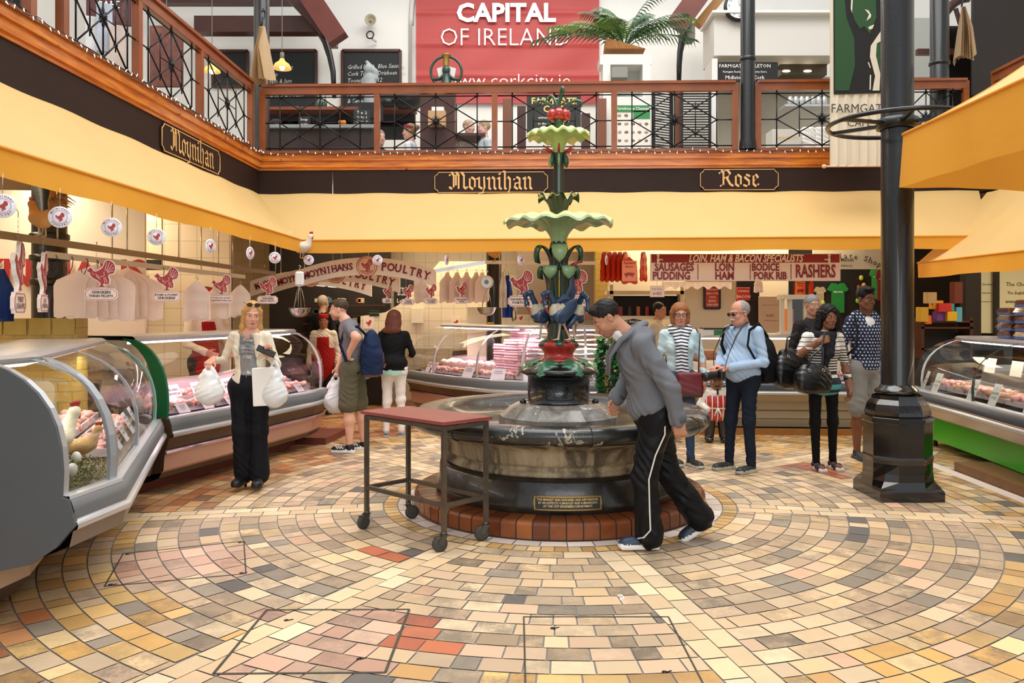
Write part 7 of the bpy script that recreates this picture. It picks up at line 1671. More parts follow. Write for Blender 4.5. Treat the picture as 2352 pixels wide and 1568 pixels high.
# ---- woman with striped scarf
def scarf_woman():
 t=thing('person','woman with short auburn hair and round glasses in pale blue top and striped scarf','person',(1.60,8.13,0),-.10)
 J=pose(.95,head=(0,-.03,1.535),neck=(0,.01,1.40),chest=(0,0,1.19),elL=(.225,.02,1.07),wrL=(.235,-.09,.86),elR=(-.21,.02,1.08),wrR=(-.18,-.15,.92),ankL=(.11,-.02,.085),ankR=(-.08,.05,.085))
 s=SDF();inner(s,J);s.cap((0,.01,1.38),(0,-.01,1.48),.052,.05,k=.03);R=rotm(.08,0,.05);Q=head(s,J['head'],R,.98,fem=True)
 for a in 'LR':s.cap(J['el'+a],J['wr'+a],.036,.025,k=.02)
 hand(s,J['wrL'],(.02,-.15,-1),(-1,0,0),(0,-1,0),.4,.95);hand(s,J['wrR'],(.1,-.3,-1),(1,0,0),(0,-1,0),.5,.95)
 s.mesh('body',skinset('warm','c88e74','8a5a38','a85048'),t,res=.0065,fine=(J['head'],.125,.0028))
 hairmesh('hair',t,'9a6038',[('e',(0,.02,.04),(.094,.102,.092),.02,'u'),('c',(-.08,.01,.02),(-.075,-.005,-.075),.028,.026,'u'),('c',(.08,.01,.02),(.075,-.005,-.075),.028,.026,'u'),('e',(0,.05,-.04),(.085,.06,.07),.03,'u'),('e',(.0,-.095,-.03),(.060,.08,.085),.01,'s'),('e',(.015,-.115,.035),(.05,.055,.035),.01,'s')],Q,R,.98)
 glasses_on(t,Q,R,.98)
 s=top_sdf(J,.98,.98,.98,sleeve='rolled',hem=-.2,fem=True,loose=.01);s.mesh('cardigan',[cloth('ice_blue','c4dade',var=.05)],t,res=.008,fold=.004)
 sm=mat('striped_scarf_cloth','ecebe8',.8)
 nt=NT(sm);tc=nt.new('ShaderNodeTexCoord');sx=nt.new('ShaderNodeSeparateXYZ');nt.l.new(tc.outputs['Object'],sx.inputs[0]);w_=nt.math('SINE',nt.math('ADD',nt.math('MULTIPLY',sx.outputs[2],190),nt.math('MULTIPLY',nt.math('ABSOLUTE',sx.outputs[0]),35)))
 nt.l.new(nt.mix(nt.math('GREATER_THAN',w_,.15),rgb('ecebe8'),rgb('1c2846')),nt.n['Principled BSDF'].inputs['Base Color'])
 s=SDF()
 for i in range(14):
  a,a2=2*PI*i/14,2*PI*(i+1)/14;p=lambda a:(.085*math.sin(a),.005-.085*math.cos(a),1.385+.03*math.cos(a+PI));s.cap(p(a),p(a2),.036,k=.02)
 s.cap((-.055,-.10,1.37),(-.02,-.145,1.24),.034,.034,k=.02);s.cap((.055,-.10,1.37),(.03,-.145,1.22),.034,.034,k=.02);s.cap((-.02,-.145,1.24),(-.015,-.14,.98),.034,.036,k=.02);s.cap((.03,-.145,1.22),(.045,-.135,.96),.034,.036,k=.02)
 s.mesh('scarf',[sm],t,res=.006,foldfn=lambda X,Y,Z:.005*np.sin(90*X+20*Z)*np.sin(35*Z+20*Y))
 s=pants_sdf(J,.95,slim=.92);s.mesh('jeans',[cloth('mid_denim','3c5068',var=.3)],t,res=.010,fold=.004)
 for a in 'LR':shoe(t,J['ank'+a],(.5,-1),.25,('2c302c','c8c4b8'))
 hb=thing('shoulder_bag','dark red shoulder bag hanging in front of the woman with striped scarf','handbag',(1.60+.06,8.13-.19,.84));s=SDF();s.box((0,0,0),(.105,.025,.10),.025,0,k=.02);s.box((0,0,-.15),(.2,.2,.085),.01,1,op='l');s.mesh('bag',[mat('oxblood_leather','6c1420',.4,var=.15),mat('brown_leather','4a2014',.4)],hb,res=.008,fold=.002)
 b=B();b.tube([(.09,0,.11),(.10,.02,.3),(.115,.05,.5),(.10,.17,.56)],.007,6);b.build('strap',mat('brown_leather','4a2014'),hb,local=True)
 b=B();b.lathe([(.029,-.007),(.032,0),(.029,.007)],J['wrL'],16);b.build('watch',mat('watch_white','d8d8d4',.4),t,local=True)
scarf_woman()
# ---- woman in striped sweater
def striped():
 t=thing('person','dark-haired woman in striped sweater and black scarf with black handbag','person',(3.0,7.96,0),.12)
 J=pose(.94,pel=(-.01,0,.88),chest=(-.0,0,1.17),neck=(-.01,.01,1.375),head=(.035,-.04,1.515),shL=(.18,.0,1.31),shR=(-.19,.0,1.31),elL=(.245,.03,1.04),wrL=(.25,-.05,.80),elR=(-.27,.02,1.17),wrR=(-.12,-.15,1.27),ankL=(.10,.0,.085),ankR=(-.09,-.03,.085),kneeL=(.09,-.02,.47),kneeR=(-.10,-.03,.47))
 J['elR']=V((-.27,-.02,1.14));J['wrR']=V((-.12,-.17,1.28))
 s=SDF();inner(s,J);s.cap((0,.01,1.35),(.02,-.01,1.46),.054,.052,k=.03);R=rotm(.12,0,-.02);Q=head(s,J['head'],R,.98,fem=True)
 s.cap(J['elL'],J['wrL'],.038,.026,k=.02);s.cap(J['elR'],J['wrR'],.042,.028,k=.02)
 hand(s,J['wrL'],(.0,-.12,-1),(-1,0,0),(0,-1,0),.55,.95);hand(s,J['wrR'],(.75,-.2,.25),(.0,.8,-.3),(0,0,1),1.0,.95)
 for a in 'LR':s.cap(J['knee'+a],J['ank'+a],.035,.032,k=.02);s.ell(J['ank'+a]+V((0,-.06,-.045)),(.036,.10,.022),k=.02)
 s.cap(J['chest'],J['pel'],.06,k=.02);s.cap(J['pel'],J['hipL'],.05,k=.02);s.cap(J['pel'],J['hipR'],.05,k=.02);s.cap(J['hipL'],J['kneeL'],.035,k=.01);s.cap(J['hipR'],J['kneeR'],.035,k=.01)
 s.mesh('body',skinset('brown','8a5a40','14100e','7c4038'),t,res=.0065,fine=(J['head'],.125,.0028))
 hairmesh('hair',t,'120f10',[('e',(0,.02,.035),(.098,.11,.10),.02,'u'),('c',(-.085,.01,.03),(-.10,.01,-.11),.04,.045,'u'),('c',(.085,.01,.03),(.10,.02,-.11),.04,.045,'u'),('e',(0,.06,-.06),(.11,.07,.11),.03,'u'),('e',(0,-.09,-.03),(.062,.08,.088),.01,'s'),('e',(-.015,-.115,.035),(.05,.055,.035),.01,'s')],Q,R,.98,strand=.005)
 sm=mat('striped_knit','e6e0d4',.8);nt=NT(sm);tc=nt.new('ShaderNodeTexCoord');sx=nt.new('ShaderNodeSeparateXYZ');nt.l.new(tc.outputs['Object'],sx.inputs[0]);z=sx.outputs[2]
 lin_=lambda a,b_:nt.math('MULTIPLY',nt.math('GREATER_THAN',z,a),nt.math('LESS_THAN',z,b_))
 fine=nt.math('GREATER_THAN',nt.math('SINE',nt.math('MULTIPLY',z,240)),.15);thin=nt.math('GREATER_THAN',nt.math('SINE',nt.math('MULTIPLY',z,140)),.85)
 f=nt.math('MAXIMUM',nt.math('MULTIPLY',fine,lin_(.97,1.20)),nt.math('MULTIPLY',thin,lin_(1.20,1.33)))
 f=nt.math('MAXIMUM',f,nt.math('MAXIMUM',lin_(.945,.975),nt.math('MAXIMUM',lin_(.85,.915),lin_(.77,.80))))
 c=nt.mix(f,rgb('e6e0d4'),rgb('1a1e30'));c=nt.mix(nt.math('MAXIMUM',lin_(.80,.85),lin_(.6,.77)),c,rgb('4a9a98'));nt.l.new(c,nt.n['Principled BSDF'].inputs['Base Color'])
 s=top_sdf(J,1.04,1.02,.98,sleeve='rolled',hem=-.25,fem=True,loose=.006);s.ell((0,.012,.85),(.182,.150,.12),k=.05);s.box((0,0,.60),(.5,.5,.135),.005,op='s');s.mesh('sweater',[sm],t,res=.0075,fold=.003)
 s=pants_sdf(J,.92,slim=.84);s.mesh('leggings',[cloth('black_leggings','0e0e10',var=.2)],t,res=.009,fold=.002)
 s=SDF()
 for i in range(12):
  a,a2=2*PI*i/12,2*PI*(i+1)/12;p=lambda a:(.085*math.sin(a),.0-.08*math.cos(a),1.355+.03*math.cos(a+PI));s.cap(p(a),p(a2),.038,k=.02)
 s.cap((-.03,-.11,1.33),(-.03,-.15,1.16),.045,.045,k=.03);s.cap((-.03,-.15,1.16),(-.055,-.15,1.02),.04,.025,k=.03);s.cap((.04,-.11,1.33),(-.0,-.15,1.15),.035,.03,k=.03)
 s.mesh('scarf',[cloth('charcoal_scarf','24242a',var=.2)],t,res=.007,foldfn=lambda X,Y,Z:.005*np.sin(80*X+30*Z)*np.sin(45*Z+30*Y))
 for a in 'LR':
  q=J['ank'+a]+V((0,-.055,-.07));s=SDF();s.box(q,(.028,.10,.006),.012,1,k=.01);s.cap(q+V((-.03,-.06,.01)),q+V((.03,-.06,.01)),.022,k=.015);s.cap(q+V((-.03,-.02,.03)),q+V((.03,-.02,.03)),.022,k=.02);s.cap(q+V((-.025,.06,.04)),q+V((.025,.06,.04)),.024,k=.02);s.mesh('sandal',[mat('navy_strap','1a2030',.6),mat('sole_pale','d8d4cc',.6)],t,res=.006)
 def hbag(loc,rz,w_,h_,label,st,R=None):
  hb=thing('handbag',label,'handbag',loc,rz);s=SDF();s.ell((0,0,-h_*.1),(w_*.52,.085,h_*.45),k=.04);s.box((0,0,-h_*.15),(w_*.36,.035,h_*.22),.03,k=.06);s.cap((-w_*.25,0,h_*.3),(w_*.25,0,h_*.3),.03,k=.05)
  s.mesh('bag',[mat('black_leather','101012',.32,var=.2,bump=.3,bs=40,coat=.25)],hb,res=.008,fold=.004)
  b=B();b.tube([(-w_*.22,-.04,h_*.3)]+st+[(w_*.22,-.04,h_*.3)],.011,6);b.build('strap',mat('black_leather','101012'),hb,local=True)
  b=B()
  for m_ in(-1,1):b.tube([V((m_*w_*.2+.014*math.cos(i*PI/5),-.075,h_*.22+.014*math.sin(i*PI/5)))for i in range(10)],.004,5,closed=True)
  b.build('buckle',chrome,hb,local=True)
 hbag(V((2.80,7.70,.94)),.15,.36,.30,'shiny black handbag with silver buckles slung in front of the striped woman',[(-.02,-.02,.2),(.08,.0,.26),(.16,.06,.42),(.17,.1,.3)])
 hbag(V((2.66,7.92,1.03)),.3,.38,.44,'larger plain black tote bag behind the striped woman arm',[(-.05,-.02,.28),(.08,.0,.33),(.12,0,.3)])
striped()
# ---- man in dotted hoodie
def dotted():
 t=thing('person','young man in dotted navy hoodie and grey shorts, half behind the black column','person',(3.66,8.5,0),.08)
 J=pose(1.04,head=(-.02,-.04,1.70),ankL=(.13,.1,.085),ankR=(-.10,-.0,.085))
 s=SDF();inner(s,J);s.cap(J['neck'],J['head']-V((0,-.02,.06)),.056,.054,k=.03);R=rotm(.08,0,.22);Q=head(s,J['head'],R,1.0,beard=False)
 for a in 'LR':s.cap(J['pel'],J['hip'+a],.05,k=.02);s.cap(J['hip'+a],J['knee'+a],.055,.055,k=.02);s.cap(J['knee'+a],J['knee'+a].lerp(J['ank'+a],.35)+V((0,.015,0)),.052,.055,k=.03);s.cap(J['knee'+a].lerp(J['ank'+a],.35)+V((0,.015,0)),J['ank'+a],.053,.034,k=.03);hand(s,J['wr'+a],(0,-.15,-1),(1 if a=='R' else-1,0,0),(0,-1,0),.5)
 s.cap(J['chest'],J['pel'],.07,k=.02)
 s.mesh('body',skinset('brown2','7c4e36','14100e','70403a'),t,res=.0065,fine=(J['head'],.125,.003))
 hairmesh('hair',t,'100e10',[('e',(0,.02,.05),(.085,.10,.092),.02,'u'),('e',(-.01,-.06,.105),(.06,.045,.03),.02,'u'),('e',(0,-.10,-.012),(.10,.075,.08),.01,'s'),('e',(0,.02,-.08),(.12,.14,.062),.01,'s'),('e',(.085,-.01,-.02),(.02,.04,.05),.01,'s'),('e',(-.085,-.01,-.02),(.02,.04,.05),.01,'s')],Q,R,1.0)
 glasses_on(t,Q,R,1.0)
 sm=mat('dotted_navy','1c2440',.8);nt=NT(sm);tc=nt.new('ShaderNodeTexCoord');sx=nt.new('ShaderNodeSeparateXYZ');nt.l.new(tc.outputs['Object'],sx.inputs[0]);P_=.034
 row=nt.math('FLOOR',nt.math('DIVIDE',sx.outputs[2],P_));xo=nt.math('ADD',nt.math('DIVIDE',sx.outputs[0],P_),nt.math('MULTIPLY',nt.math('MODULO',row,2),.5))
 fx=nt.math('SUBTRACT',nt.math('FRACT',nt.math('ADD',xo,50)),.5);fz=nt.math('SUBTRACT',nt.math('FRACT',nt.math('DIVIDE',sx.outputs[2],P_)),.5)
 d=nt.math('ADD',nt.math('MULTIPLY',fx,fx),nt.math('MULTIPLY',fz,fz));nt.l.new(nt.mix(nt.math('LESS_THAN',d,.045),rgb('1c2440'),rgb('d8dce4')),nt.n['Principled BSDF'].inputs['Base Color'])
 s=top_sdf(J,1.08,1.05,1.05,hem=-.02,loose=.012);s.cap((-.10,.03,1.53),(.10,.03,1.53),.045,k=.04);s.ell((0,-.10,1.52),(.045,.06,.07),k=.02,op='s');s.mesh('hoodie',[sm],t,res=.0085,fold=.005)
 s=SDF();s.ell((0,-.03,1.43),(.09,.07,.09),k=.03);s.mesh('undershirt',[cloth('white_tee','e8e6e4')],t,res=.009)
 s=pants_sdf(J,1.06,short=.95);s.mesh('shorts',[cloth('grey_shorts','8a8680',var=.1)],t,res=.010,fold=.006)
 for a in 'LR':shoe(t,J['ank'+a],(0,-1),.28,('2c3036','3a3e44'))
 b=B();
 for m_ in(-1,):b.tube([(m_*.14,.10,1.50),(m_*.15,-.05,1.52),(m_*.16,-.13,1.38),(m_*.17,-.12,1.2),(m_*.2,.02,1.1)],.022,8,flat=.35)
 b.build('backpack_strap',cloth('dark_strap','181a20'),t,local=True)
dotted()
# ---- simpler figures further back
def figure(label,loc,rz,S,skin,hair,top,topc,legs=None,hat=None,apron_=None,J_ov={},head_r=(.05,0,0),hairp='short',res=.0075,beard=False,seat=False,low=None):
 t=thing('person',label,'person',loc,rz);J=pose(S,**J_ov);s=SDF();inner(s,J);s.cap(J['neck']-V((0,0,.03)),J['head']-V((0,-.01,.05)),.056,.052,k=.03)
 R=rotm(*head_r);Q=head(s,J['head'],R,1.0*min(S,1),beard=beard,fem=hairp!='short')
 for a in 'LR':hand(s,J['wr'+a],J['wr'+a]-J['el'+a],(1 if a=='R' else-1,0,-.2),(0,-1,0),.6)
 s.mesh('body',skinset(skin,skin,hair,stub='7a5a48'),t,res=res)
 if hairp=='short':pr=[('e',(0,.020,.042),(.079,.096,.088),.01,'u'),('e',(0,-.10,-.01),(.10,.072,.08),.006,'s'),('e',(0,.02,-.085),(.12,.14,.062),.01,'s'),('e',(.085,-.01,-.02),(.02,.04,.05),.01,'s'),('e',(-.085,-.01,-.02),(.02,.04,.05),.01,'s')]
 else:pr=[('e',(0,.02,.035),(.092,.105,.095),.02,'u'),('e',(0,.06,-.05),(.085,.06,.08),.03,'u'),('e',(0,-.10,-.03),(.065,.08,.09),.01,'s')]
 if hairp=='bun':pr=[('e',(0,.022,.04),(.083,.097,.088),.02,'u'),('e',(0,.12,.06),(.04,.04,.04),.02,'u'),('e',(0,-.10,-.03),(.085,.08,.09),.01,'s')]
 hairmesh('hair',t,hair,pr,Q,R,min(S,1),res=.008)
 if hat:b=B();b.lathe([(.086*S,-.025),(.088*S,.015),(.07*S,.035),(0,.04)],Q(0,.01,.085),24,axis=R,fr=lambda a,r,z:(r*(1+.07*abs(math.sin(a))),z));b.build('cap',cloth('cap_'+hat,hat),t,local=True)
 top_sdf(J,1.05,1.05,1.08,hem=-.1 if not seat else .1,loose=.01,fem=hairp!='short').mesh('shirt',[cloth(topc,topc,var=.08)],t,res=.01,fold=.005)
 if apron_:
  s=SDF();s.ell(J['chest']+V((0,-.01,-.02)),(.165,.122,.22),k=.03);s.ell(J['pel'].lerp(J['chest'],.4),(.165,.12,.2),k=.04);s.ell(J['pel']+V((0,-.0,-.05)),(.185,.138,.28),k=.05);s.box((0,.17,1),(.5,.17,1),.01,op='s')
  for m_ in(-1,1):s.box((m_*.22,0,J['chest'].z+.1),(.12,.3,.17),.01,op='s')
  s.box((0,0,J['neck'].z+.06),(.3,.3,.15),.01,op='s');s.mesh('apron',[cloth('apron_'+apron_,apron_,var=.1)],t,res=.009,fold=.003)
 if legs:pants_sdf(J,1.0).mesh('trousers',[cloth('leg_'+legs,legs)],t,res=.012,fold=.004);[shoe(t,J['ank'+a],(0,-1),.27,('16181c','16181c'))for a in 'LR']
 return t,J,Q,R
figure('poultry butcher in white coat and red apron, face hidden behind a sign',(-3.72,9.3,0),.95,1.05,'c89078','3a2a20','coat','e6dccc','3a3430',hat='a81c1c',apron_='9c1818',J_ov=dict(head=(0,-.05,1.72),elL=(.26,-.05,1.2),wrL=(.16,-.3,1.1),elR=(-.26,-.05,1.2),wrR=(-.16,-.3,1.1)),head_r=(.25,0,0))
figure('young man with red cap and red apron beyond the pink-lit counter',(-3.04,12.15,0),.15,.86,'9a6448','14100e','coat','e0d6c6','2a2622',hat='a81c1c',apron_='a01c18')
figure('white-haired man in dark coat seen from behind in the dark shop',(-3.2,12.75,0),2.8,1.03,'c89a80','c8b498','coat','1c1a1c','1c1a1c')
figure('person with grey hair in dark clothes right behind the striped woman',(3.32,9.15,0),.2,1.0,'b08068','8c8a88','dark','2a2628',None,hairp='short')
figure('dark-haired man in beige shirt behind the woman with the striped scarf',(1.95,11.45,0),1.0,.96,'b07a5c','181210','beige','c8bca4','3a3430')
# ---- butcher statue
def statue():
 t=thing('butcher_statue','painted statue of a stout butcher in striped red apron and straw hat','statue',(2.32,9.55,0),-.12);s=SDF()
 s.ell((0,0,.46),(.155,.125,.17),0,k=.04);s.ell((0,0,.56),(.135,.105,.10),0,k=.04)
 for m_ in(-1,1):s.cap((m_*.12,0,.60),(m_*.185,-.02,.44),.055,.05,0,k=.03);s.cap((m_*.185,-.02,.44),(m_*.12,-.10,.40),.048,.042,0,k=.03);s.cap((m_*.075,0,.30),(m_*.085,.0,.08),.07,.058,2,k=.02);s.ell((m_*.09,-.04,.04),(.055,.085,.042),3,k=.01)
 s.mesh('figure',[mat('statue_white','d8d0c4',.3,coat=.4),red,mat('statue_black','14100f',.3,coat=.4),mat('statue_shoe','1a100c',.2,coat=.6)],t,res=.007)
 am=mat('striped_apron','b02822',.3,coat=.4);nt=NT(am);tc=nt.new('ShaderNodeTexCoord');sx=nt.new('ShaderNodeSeparateXYZ');nt.l.new(tc.outputs['Object'],sx.inputs[0]);f=nt.math('GREATER_THAN',nt.math('COSINE',nt.math('MULTIPLY',sx.outputs[0],100)),.80)
 nt.l.new(nt.mix(f,rgb('b02822'),rgb('e0d8cc')),nt.n['Principled BSDF'].inputs['Base Color'])
 s=SDF();s.ell((0,-.012,.46),(.16,.13,.175),0,k=.03);s.ell((0,-.01,.34),(.15,.12,.10),0,k=.04);s.box((0,.14,.45),(.3,.12,.4),.005,op='s');s.box((0,0,.80),(.3,.3,.165),.005,op='s');s.ell((0,-.05,.64),(.07,.12,.07),k=.02,op='s');s.mesh('apron',[am],t,res=.006)
 b=B();b.lathe([(.168,-.008),(.17,.008)],(0,-.01,.42),32,fr=lambda a,r,z:(r*(1-.18*abs(math.sin(a))),z));b.tube([(0,-.15,.42),(.03,-.155,.36),(.04,-.14,.32)],.010,6,flat=.5);b.tube([(0,-.15,.42),(-.03,-.155,.36),(-.035,-.14,.33)],.010,6,flat=.5);b.build('apron_string',mat('statue_white','d8d0c4'),t,local=True)
 b=B();b.bar((0,-.115,.645),(0,-.128,.58),.022,.01);b.build('tie',mat('statue_black','14100f'),t,local=True)
 s=SDF();Q=head(s,(0,-.01,.725),rotm(.05),.92);s.ell((0,-.02,.69),(.065,.06,.05),k=.03);s.cap((0,0,.60),(0,0,.68),.05,k=.03);s.mesh('head',[mat('statue_skin','8a5a34',.3,coat=.4)]+skinset('st','8a5a34','14100e')[1:],t,res=.006)
 s=SDF();s.cap(Q(-.03,-.09,-.055),Q(0,-.105,-.045),.008,.012,k=.01);s.cap(Q(.03,-.09,-.055),Q(0,-.105,-.045),.008,.012,k=.01);s.mesh('moustache',[mat('statue_black','14100f')],t,res=.005)
 b=B();b.lathe([(.08,.0),(.14,.0),(.145,.01),(.14,.02),(.088,.022),(.084,.075),(.07,.085),(0,.088)],(0,-.01,.78),32);b.build('straw_hat',mat('straw_hat','b88a4c',.5,var=.2),t,local=True)
 b=B();b.lathe([(.0885,.026),(.0875,.05)],(0,-.01,.78),32);b.build('hat_band',mat('band_mint','b8d8c8',.5),t,local=True)
statue()
# -- UPSTAIRS CAFE
UW=15.18
def banner():
 Y=UW-.03;t=thing('red_banner','large red banner reading Capital of Ireland on the upper wall','banner',P(1165,100,Y));b=B();a,c=P(956,-60,Y),P(1376,238,Y)
 b.grid(lambda u,v_:V((a.x+(c.x-a.x)*u,Y-.02-.018*math.sin(u*11+v_*7)*math.sin(v_*9+u*4)-.03*max(0,math.sin(v_*26))**12,a.z+(c.z-a.z)*v_)),60,60);b.build('cloth',fabric_mat('banner_red','bc4440',.1,.5,var=.12,vs=1.2),t)
 b=B();ex,ez=(1,0,0),(0,0,1);k=Y/F;T=lambda s,u,v,h_,**q:b.text(s,P(u,v,Y-.08),ex,ez,h_*k,**q)
 T('CAPITAL',1162,31,58,bold=.035,sx=1.0);T('OF IRELAND',1160,87,58,bold=-.012,sx=.92);T('www.corkcity.ie',1166,186,44,bold=-.012,sx=1.0);b.build('lettering',mat('banner_white','f4f0f0',.5),t)
banner()
b=B();pts=[P(944,350,UW)]+[P(944,60,UW)]+[P(944+46*(1-math.cos(i*.15)),60-150*math.sin(i*.15),UW)for i in range(8)];b.tube(pts,.05,6);struct(b.build('trim_arch_reveal',mat('reveal_shaded','d4d0ca',.8)))  # raised tube in place of the arch reveal, its shaded edge painted grey
def chalkboard(u0,v0,u1,v1,Y,label,lines):
 t=board('chalkboard',label,'chalkboard',u0,v0,u1,v1,Y,mat('slate','1c2022',.7,var=.3,vs=2),th=.03);b=B();w_,h_=(u1-u0)*Y/F,(v1-v0)*Y/F
 for x0,z0,x1,z1 in((-w_/2,h_/2,w_/2,h_/2),(-w_/2,-h_/2,w_/2,-h_/2),(-w_/2,-h_/2,-w_/2,h_/2),(w_/2,-h_/2,w_/2,h_/2)):b.bar((x0,-.02,z0),(x1,-.02,z1),.05,.05)
 b.build('wooden_frame',woodD,t,local=True);b=B()
 for i,s in enumerate(lines):b.text(s,(-w_*.42,-.02,h_*(.33-i*.115)),(1,0,.03),(0,0,1),h_*.105,align='LEFT',shear=.25,sx=.85,res=1)
 b.build('chalk_writing',mat('chalk','d0d0cc',.9),t,local=True)
chalkboard(787,117,920,252,UW,'framed chalkboard menu beside the red banner, behind the small statue',('','Grilled Lamb  Blue Sausage  13','Cork Tripe & Drisheen  10','Toonsbridge  12','Herbs, Spiced Beef  9','Mackerel Salad  10','& Sweets'))
chalkboard(593,117,727,256,UW,'framed chalkboard menu behind the round glass lamp',('','   Every Burrs','   Soup','   Ham & Jam','   Garlic Cakes  10','   Parsnip & Potato','','   Farmhouse Cheese'))
chalkboard(490,118,570,200,UW,'chalkboard headed Sandwich left of the corner column',('','Sandwich','','Soup 6'))
for lb,c,dr_ in(('horn loudspeaker high on the white wall',P(851,45,UW-.25),0),):
 t=thing('loudspeaker',lb,'loudspeaker',c);b=B();b.lathe([(.03,.18),(.05,.12),(.10,.03),(.11,0),(.10,-.01),(.06,.06),(.025,.08),(.03,.02),(0,.0)],(0,0,0),28,axis=rotm(PI/2*-1));b.build('horn',mat('horn_beige','b0a48c',.5),t,local=True)
t=thing('spot_lamp','small round-rimmed spot lamp on a bracket under the horn loudspeaker','lamp',P(850,80,UW-.2));b=B();b.tube([V((.065*math.cos(a),.02*math.sin(a),.075*math.sin(a)))for a in[i*PI/10 for i in range(20)]],.014,6,closed=True);b.build('rim',mat('black_m','101010'),t,local=True);b=B();b.bar((.04,.0,-.07),(.09,.15,-.08),.03,.03);b.build('bracket',alu,t,local=True)
def beam(name,label,a,c,w_,h_,cat='beam',m_=woodD):b=B();b.bar(a,c,w_,h_);tag(b.build(name,m_),label,cat)
beam('roof_beam','dark horizontal roof tie beam over the chalkboards',P(452,60,14.4),P(735,60,14.4),.25,.29)
beam('roof_beam','upper dark roof beam along the top of the picture',P(325,2,14.6),P(720,2,14.6),.2,.14)
beam('roof_brace','red-brown diagonal roof brace left of the horn loudspeaker',P(690,-40,13.6),P(778,92,13.6),.26,.34,'brace',mat('red_beam','6a3024',.45,var=.3,vs=4))
beam('roof_brace','dark diagonal roof brace crossing above the chalkboards',P(655,-20,14.1),P(745,75,14.1),.2,.16,'brace')
beam('roof_brace','pale brown diagonal roof brace behind the palm fronds',P(1700,-60,13.8),P(1602,58,13.8),.2,.14,'brace',mat('tan_beam','a8743c',.5))
beam('roof_brace','dark red diagonal roof brace end behind the palm fronds',P(1640,-60,13.4),P(1552,62,13.4),.26,.34,'brace',mat('red_beam','6a3024'))
for lb,pts in(('curved black iron bracket left of the chalkboard',((730,60),(748,95),(758,130),(765,165),(768,225))),('curved black iron bracket below the dark red brace',((1580,45),(1568,85),(1562,120),(1560,150),(1559,200)))):
 b=B();b.tube([P(u,v,14.3)for u,v in pts],[.09,.07,.055,.05,.04],8);tag(b.build('roof_bracket',iron),lb,'bracket')
 b=B();b.box(P(pts[1][0]+12,pts[1][1]-8,14.5),(.2,.3,.3));tag(b.build('corbel',mat('stone_grey','8c8880',.8)),'grey stone corbel beside the '+lb,'corbel')
for u,v,Y,r_,lb in((648,152,13.2,.15,'lit pleated glass pendant lamp hanging in front of the chalkboard'),(383,90,12.5,.13,'lit pendant lamp seen through the second gallery panel'),(487,160,12.8,.13,'lit pendant lamp seen through the last slanting gallery panel')):
 c=P(u,v,Y);t=thing('pendant_lamp',lb,'lamp',c);b=B();b.lathe([(.03,r_*.9),(.05,r_*.55),(r_*.75,r_*.25),(r_,-r_*.25),(r_*.98,-r_*.3)],(0,0,0),32,fr=lambda a,r,z:(r*(1+.03*math.cos(16*a)),z));b.build('lamp_shade',fabric_mat('pleated_glass','e8c890',.6,.3,tcol='f0c880'),t,local=True)
 b=B();b.ell((0,0,-.01),(.045,.045,.06));b.build('bulb',mat('bulb_on','ffe0a8',.3,emit=9),t,local=True);b=B();b.tube([(0,0,r_*.85),(0,0,r_*1.5)],.035,10);b.tube([(0,0,r_*1.4),(0,0,.5),(.0,0,1.3)],.006,5);b.build('cord',mat('cable_grey','807c74'),t,local=True)
def paper_bundle(c,label,n=9,rz=0):
 t=thing('paper_bag_bundle',label,'paper bags',c,rz);b=B();b.tube([(0,0,.18),(.03,0,.23),(.07,0,.2),(.07,0,.14),(.0,.0,.06),(0,.02,-.02)],.012,6);b.build('hook',mat('black_m','101010'),t,local=True)
 for i in range(n):
  b=B();x0=(i-n/2)*.026;b.grid(lambda u,v_:V((x0*min(1,v_*2)+(u-.5)*(.05+.22*min(1,max(0,v_-.05)*2.6)),(i-n/2)*(.008+.030*v_)+.03*math.sin(u*5+i)*v_,-.02-.72*v_-.04*math.sin(u*3+i*.9)*v_)),6,8);b.build('bag',fabric_mat('kraft','c4a680',.2,.8,var=.15,tcol='c8a878'),t,local=True)
paper_bundle(P(602,58,10.75),'bundle of brown paper bags on a black hook beside the corner column',9,1.35);paper_bundle(P(2212,12,10.9),'brown paper bags hanging high beside the arched window',6,1.3)
t=thing('sculpture','grey sculpture of a figure with raised arm in front of the chalkboard','sculpture',P(852,245,13));s=SDF();k_=13/F;Q=lambda u,v,y=0:((u-852)*k_,y,(245-v)*k_)
s.cap(Q(850,240),Q(850,205),.10,.09,k=.04);s.cap(Q(850,205),Q(848,182),.12,.10,k=.04);s.ell(Q(846,160,-.03),(.06,.07,.08),k=.03);s.cap(Q(862,180),Q(862,165),.05,.045,k=.03);s.cap(Q(862,165),Q(843,143),.045,.03,k=.03);s.cap(Q(836,185),Q(834,215),.045,.04,k=.03);s.mesh('figure',[mat('plaster_grey','9aa0a0',.6,var=.2)],t,res=.012)
b=B();b.box(P(852,258,13),(.35,.3,.25));b.box(P(852,300,13),(.25,.25,.6));tag(b.build('plinth',mat('dark_recess','1a1512')),'dark plinth under the grey sculpture','plinth')
c=P(1025,165,11.6);t=thing('antique_scale','green antique wheel scale standing behind the handrail in front of the banner','scale',c);gm=mat('antique_green','1e3a2c',.35,coat=.3);b=B();b.tube([V((.225*math.cos(i*PI/20),0,.225*math.sin(i*PI/20)))for i in range(40)],.02,8,closed=True);b.build('wheel',gm,t,local=True)
b=B();b.lathe([(.12,-.25),(.07,-.15),(.05,0),(.06,.05)],(0,0,0),16);b.tube([(-.2,0,-.12),(-.1,0,-.1),(0,0,-.02),(.1,0,-.1),(.2,0,-.12)],.025,8);b.ell((0,-.02,.02),(.06,.05,.07));b.build('stand',gm,t,local=True)
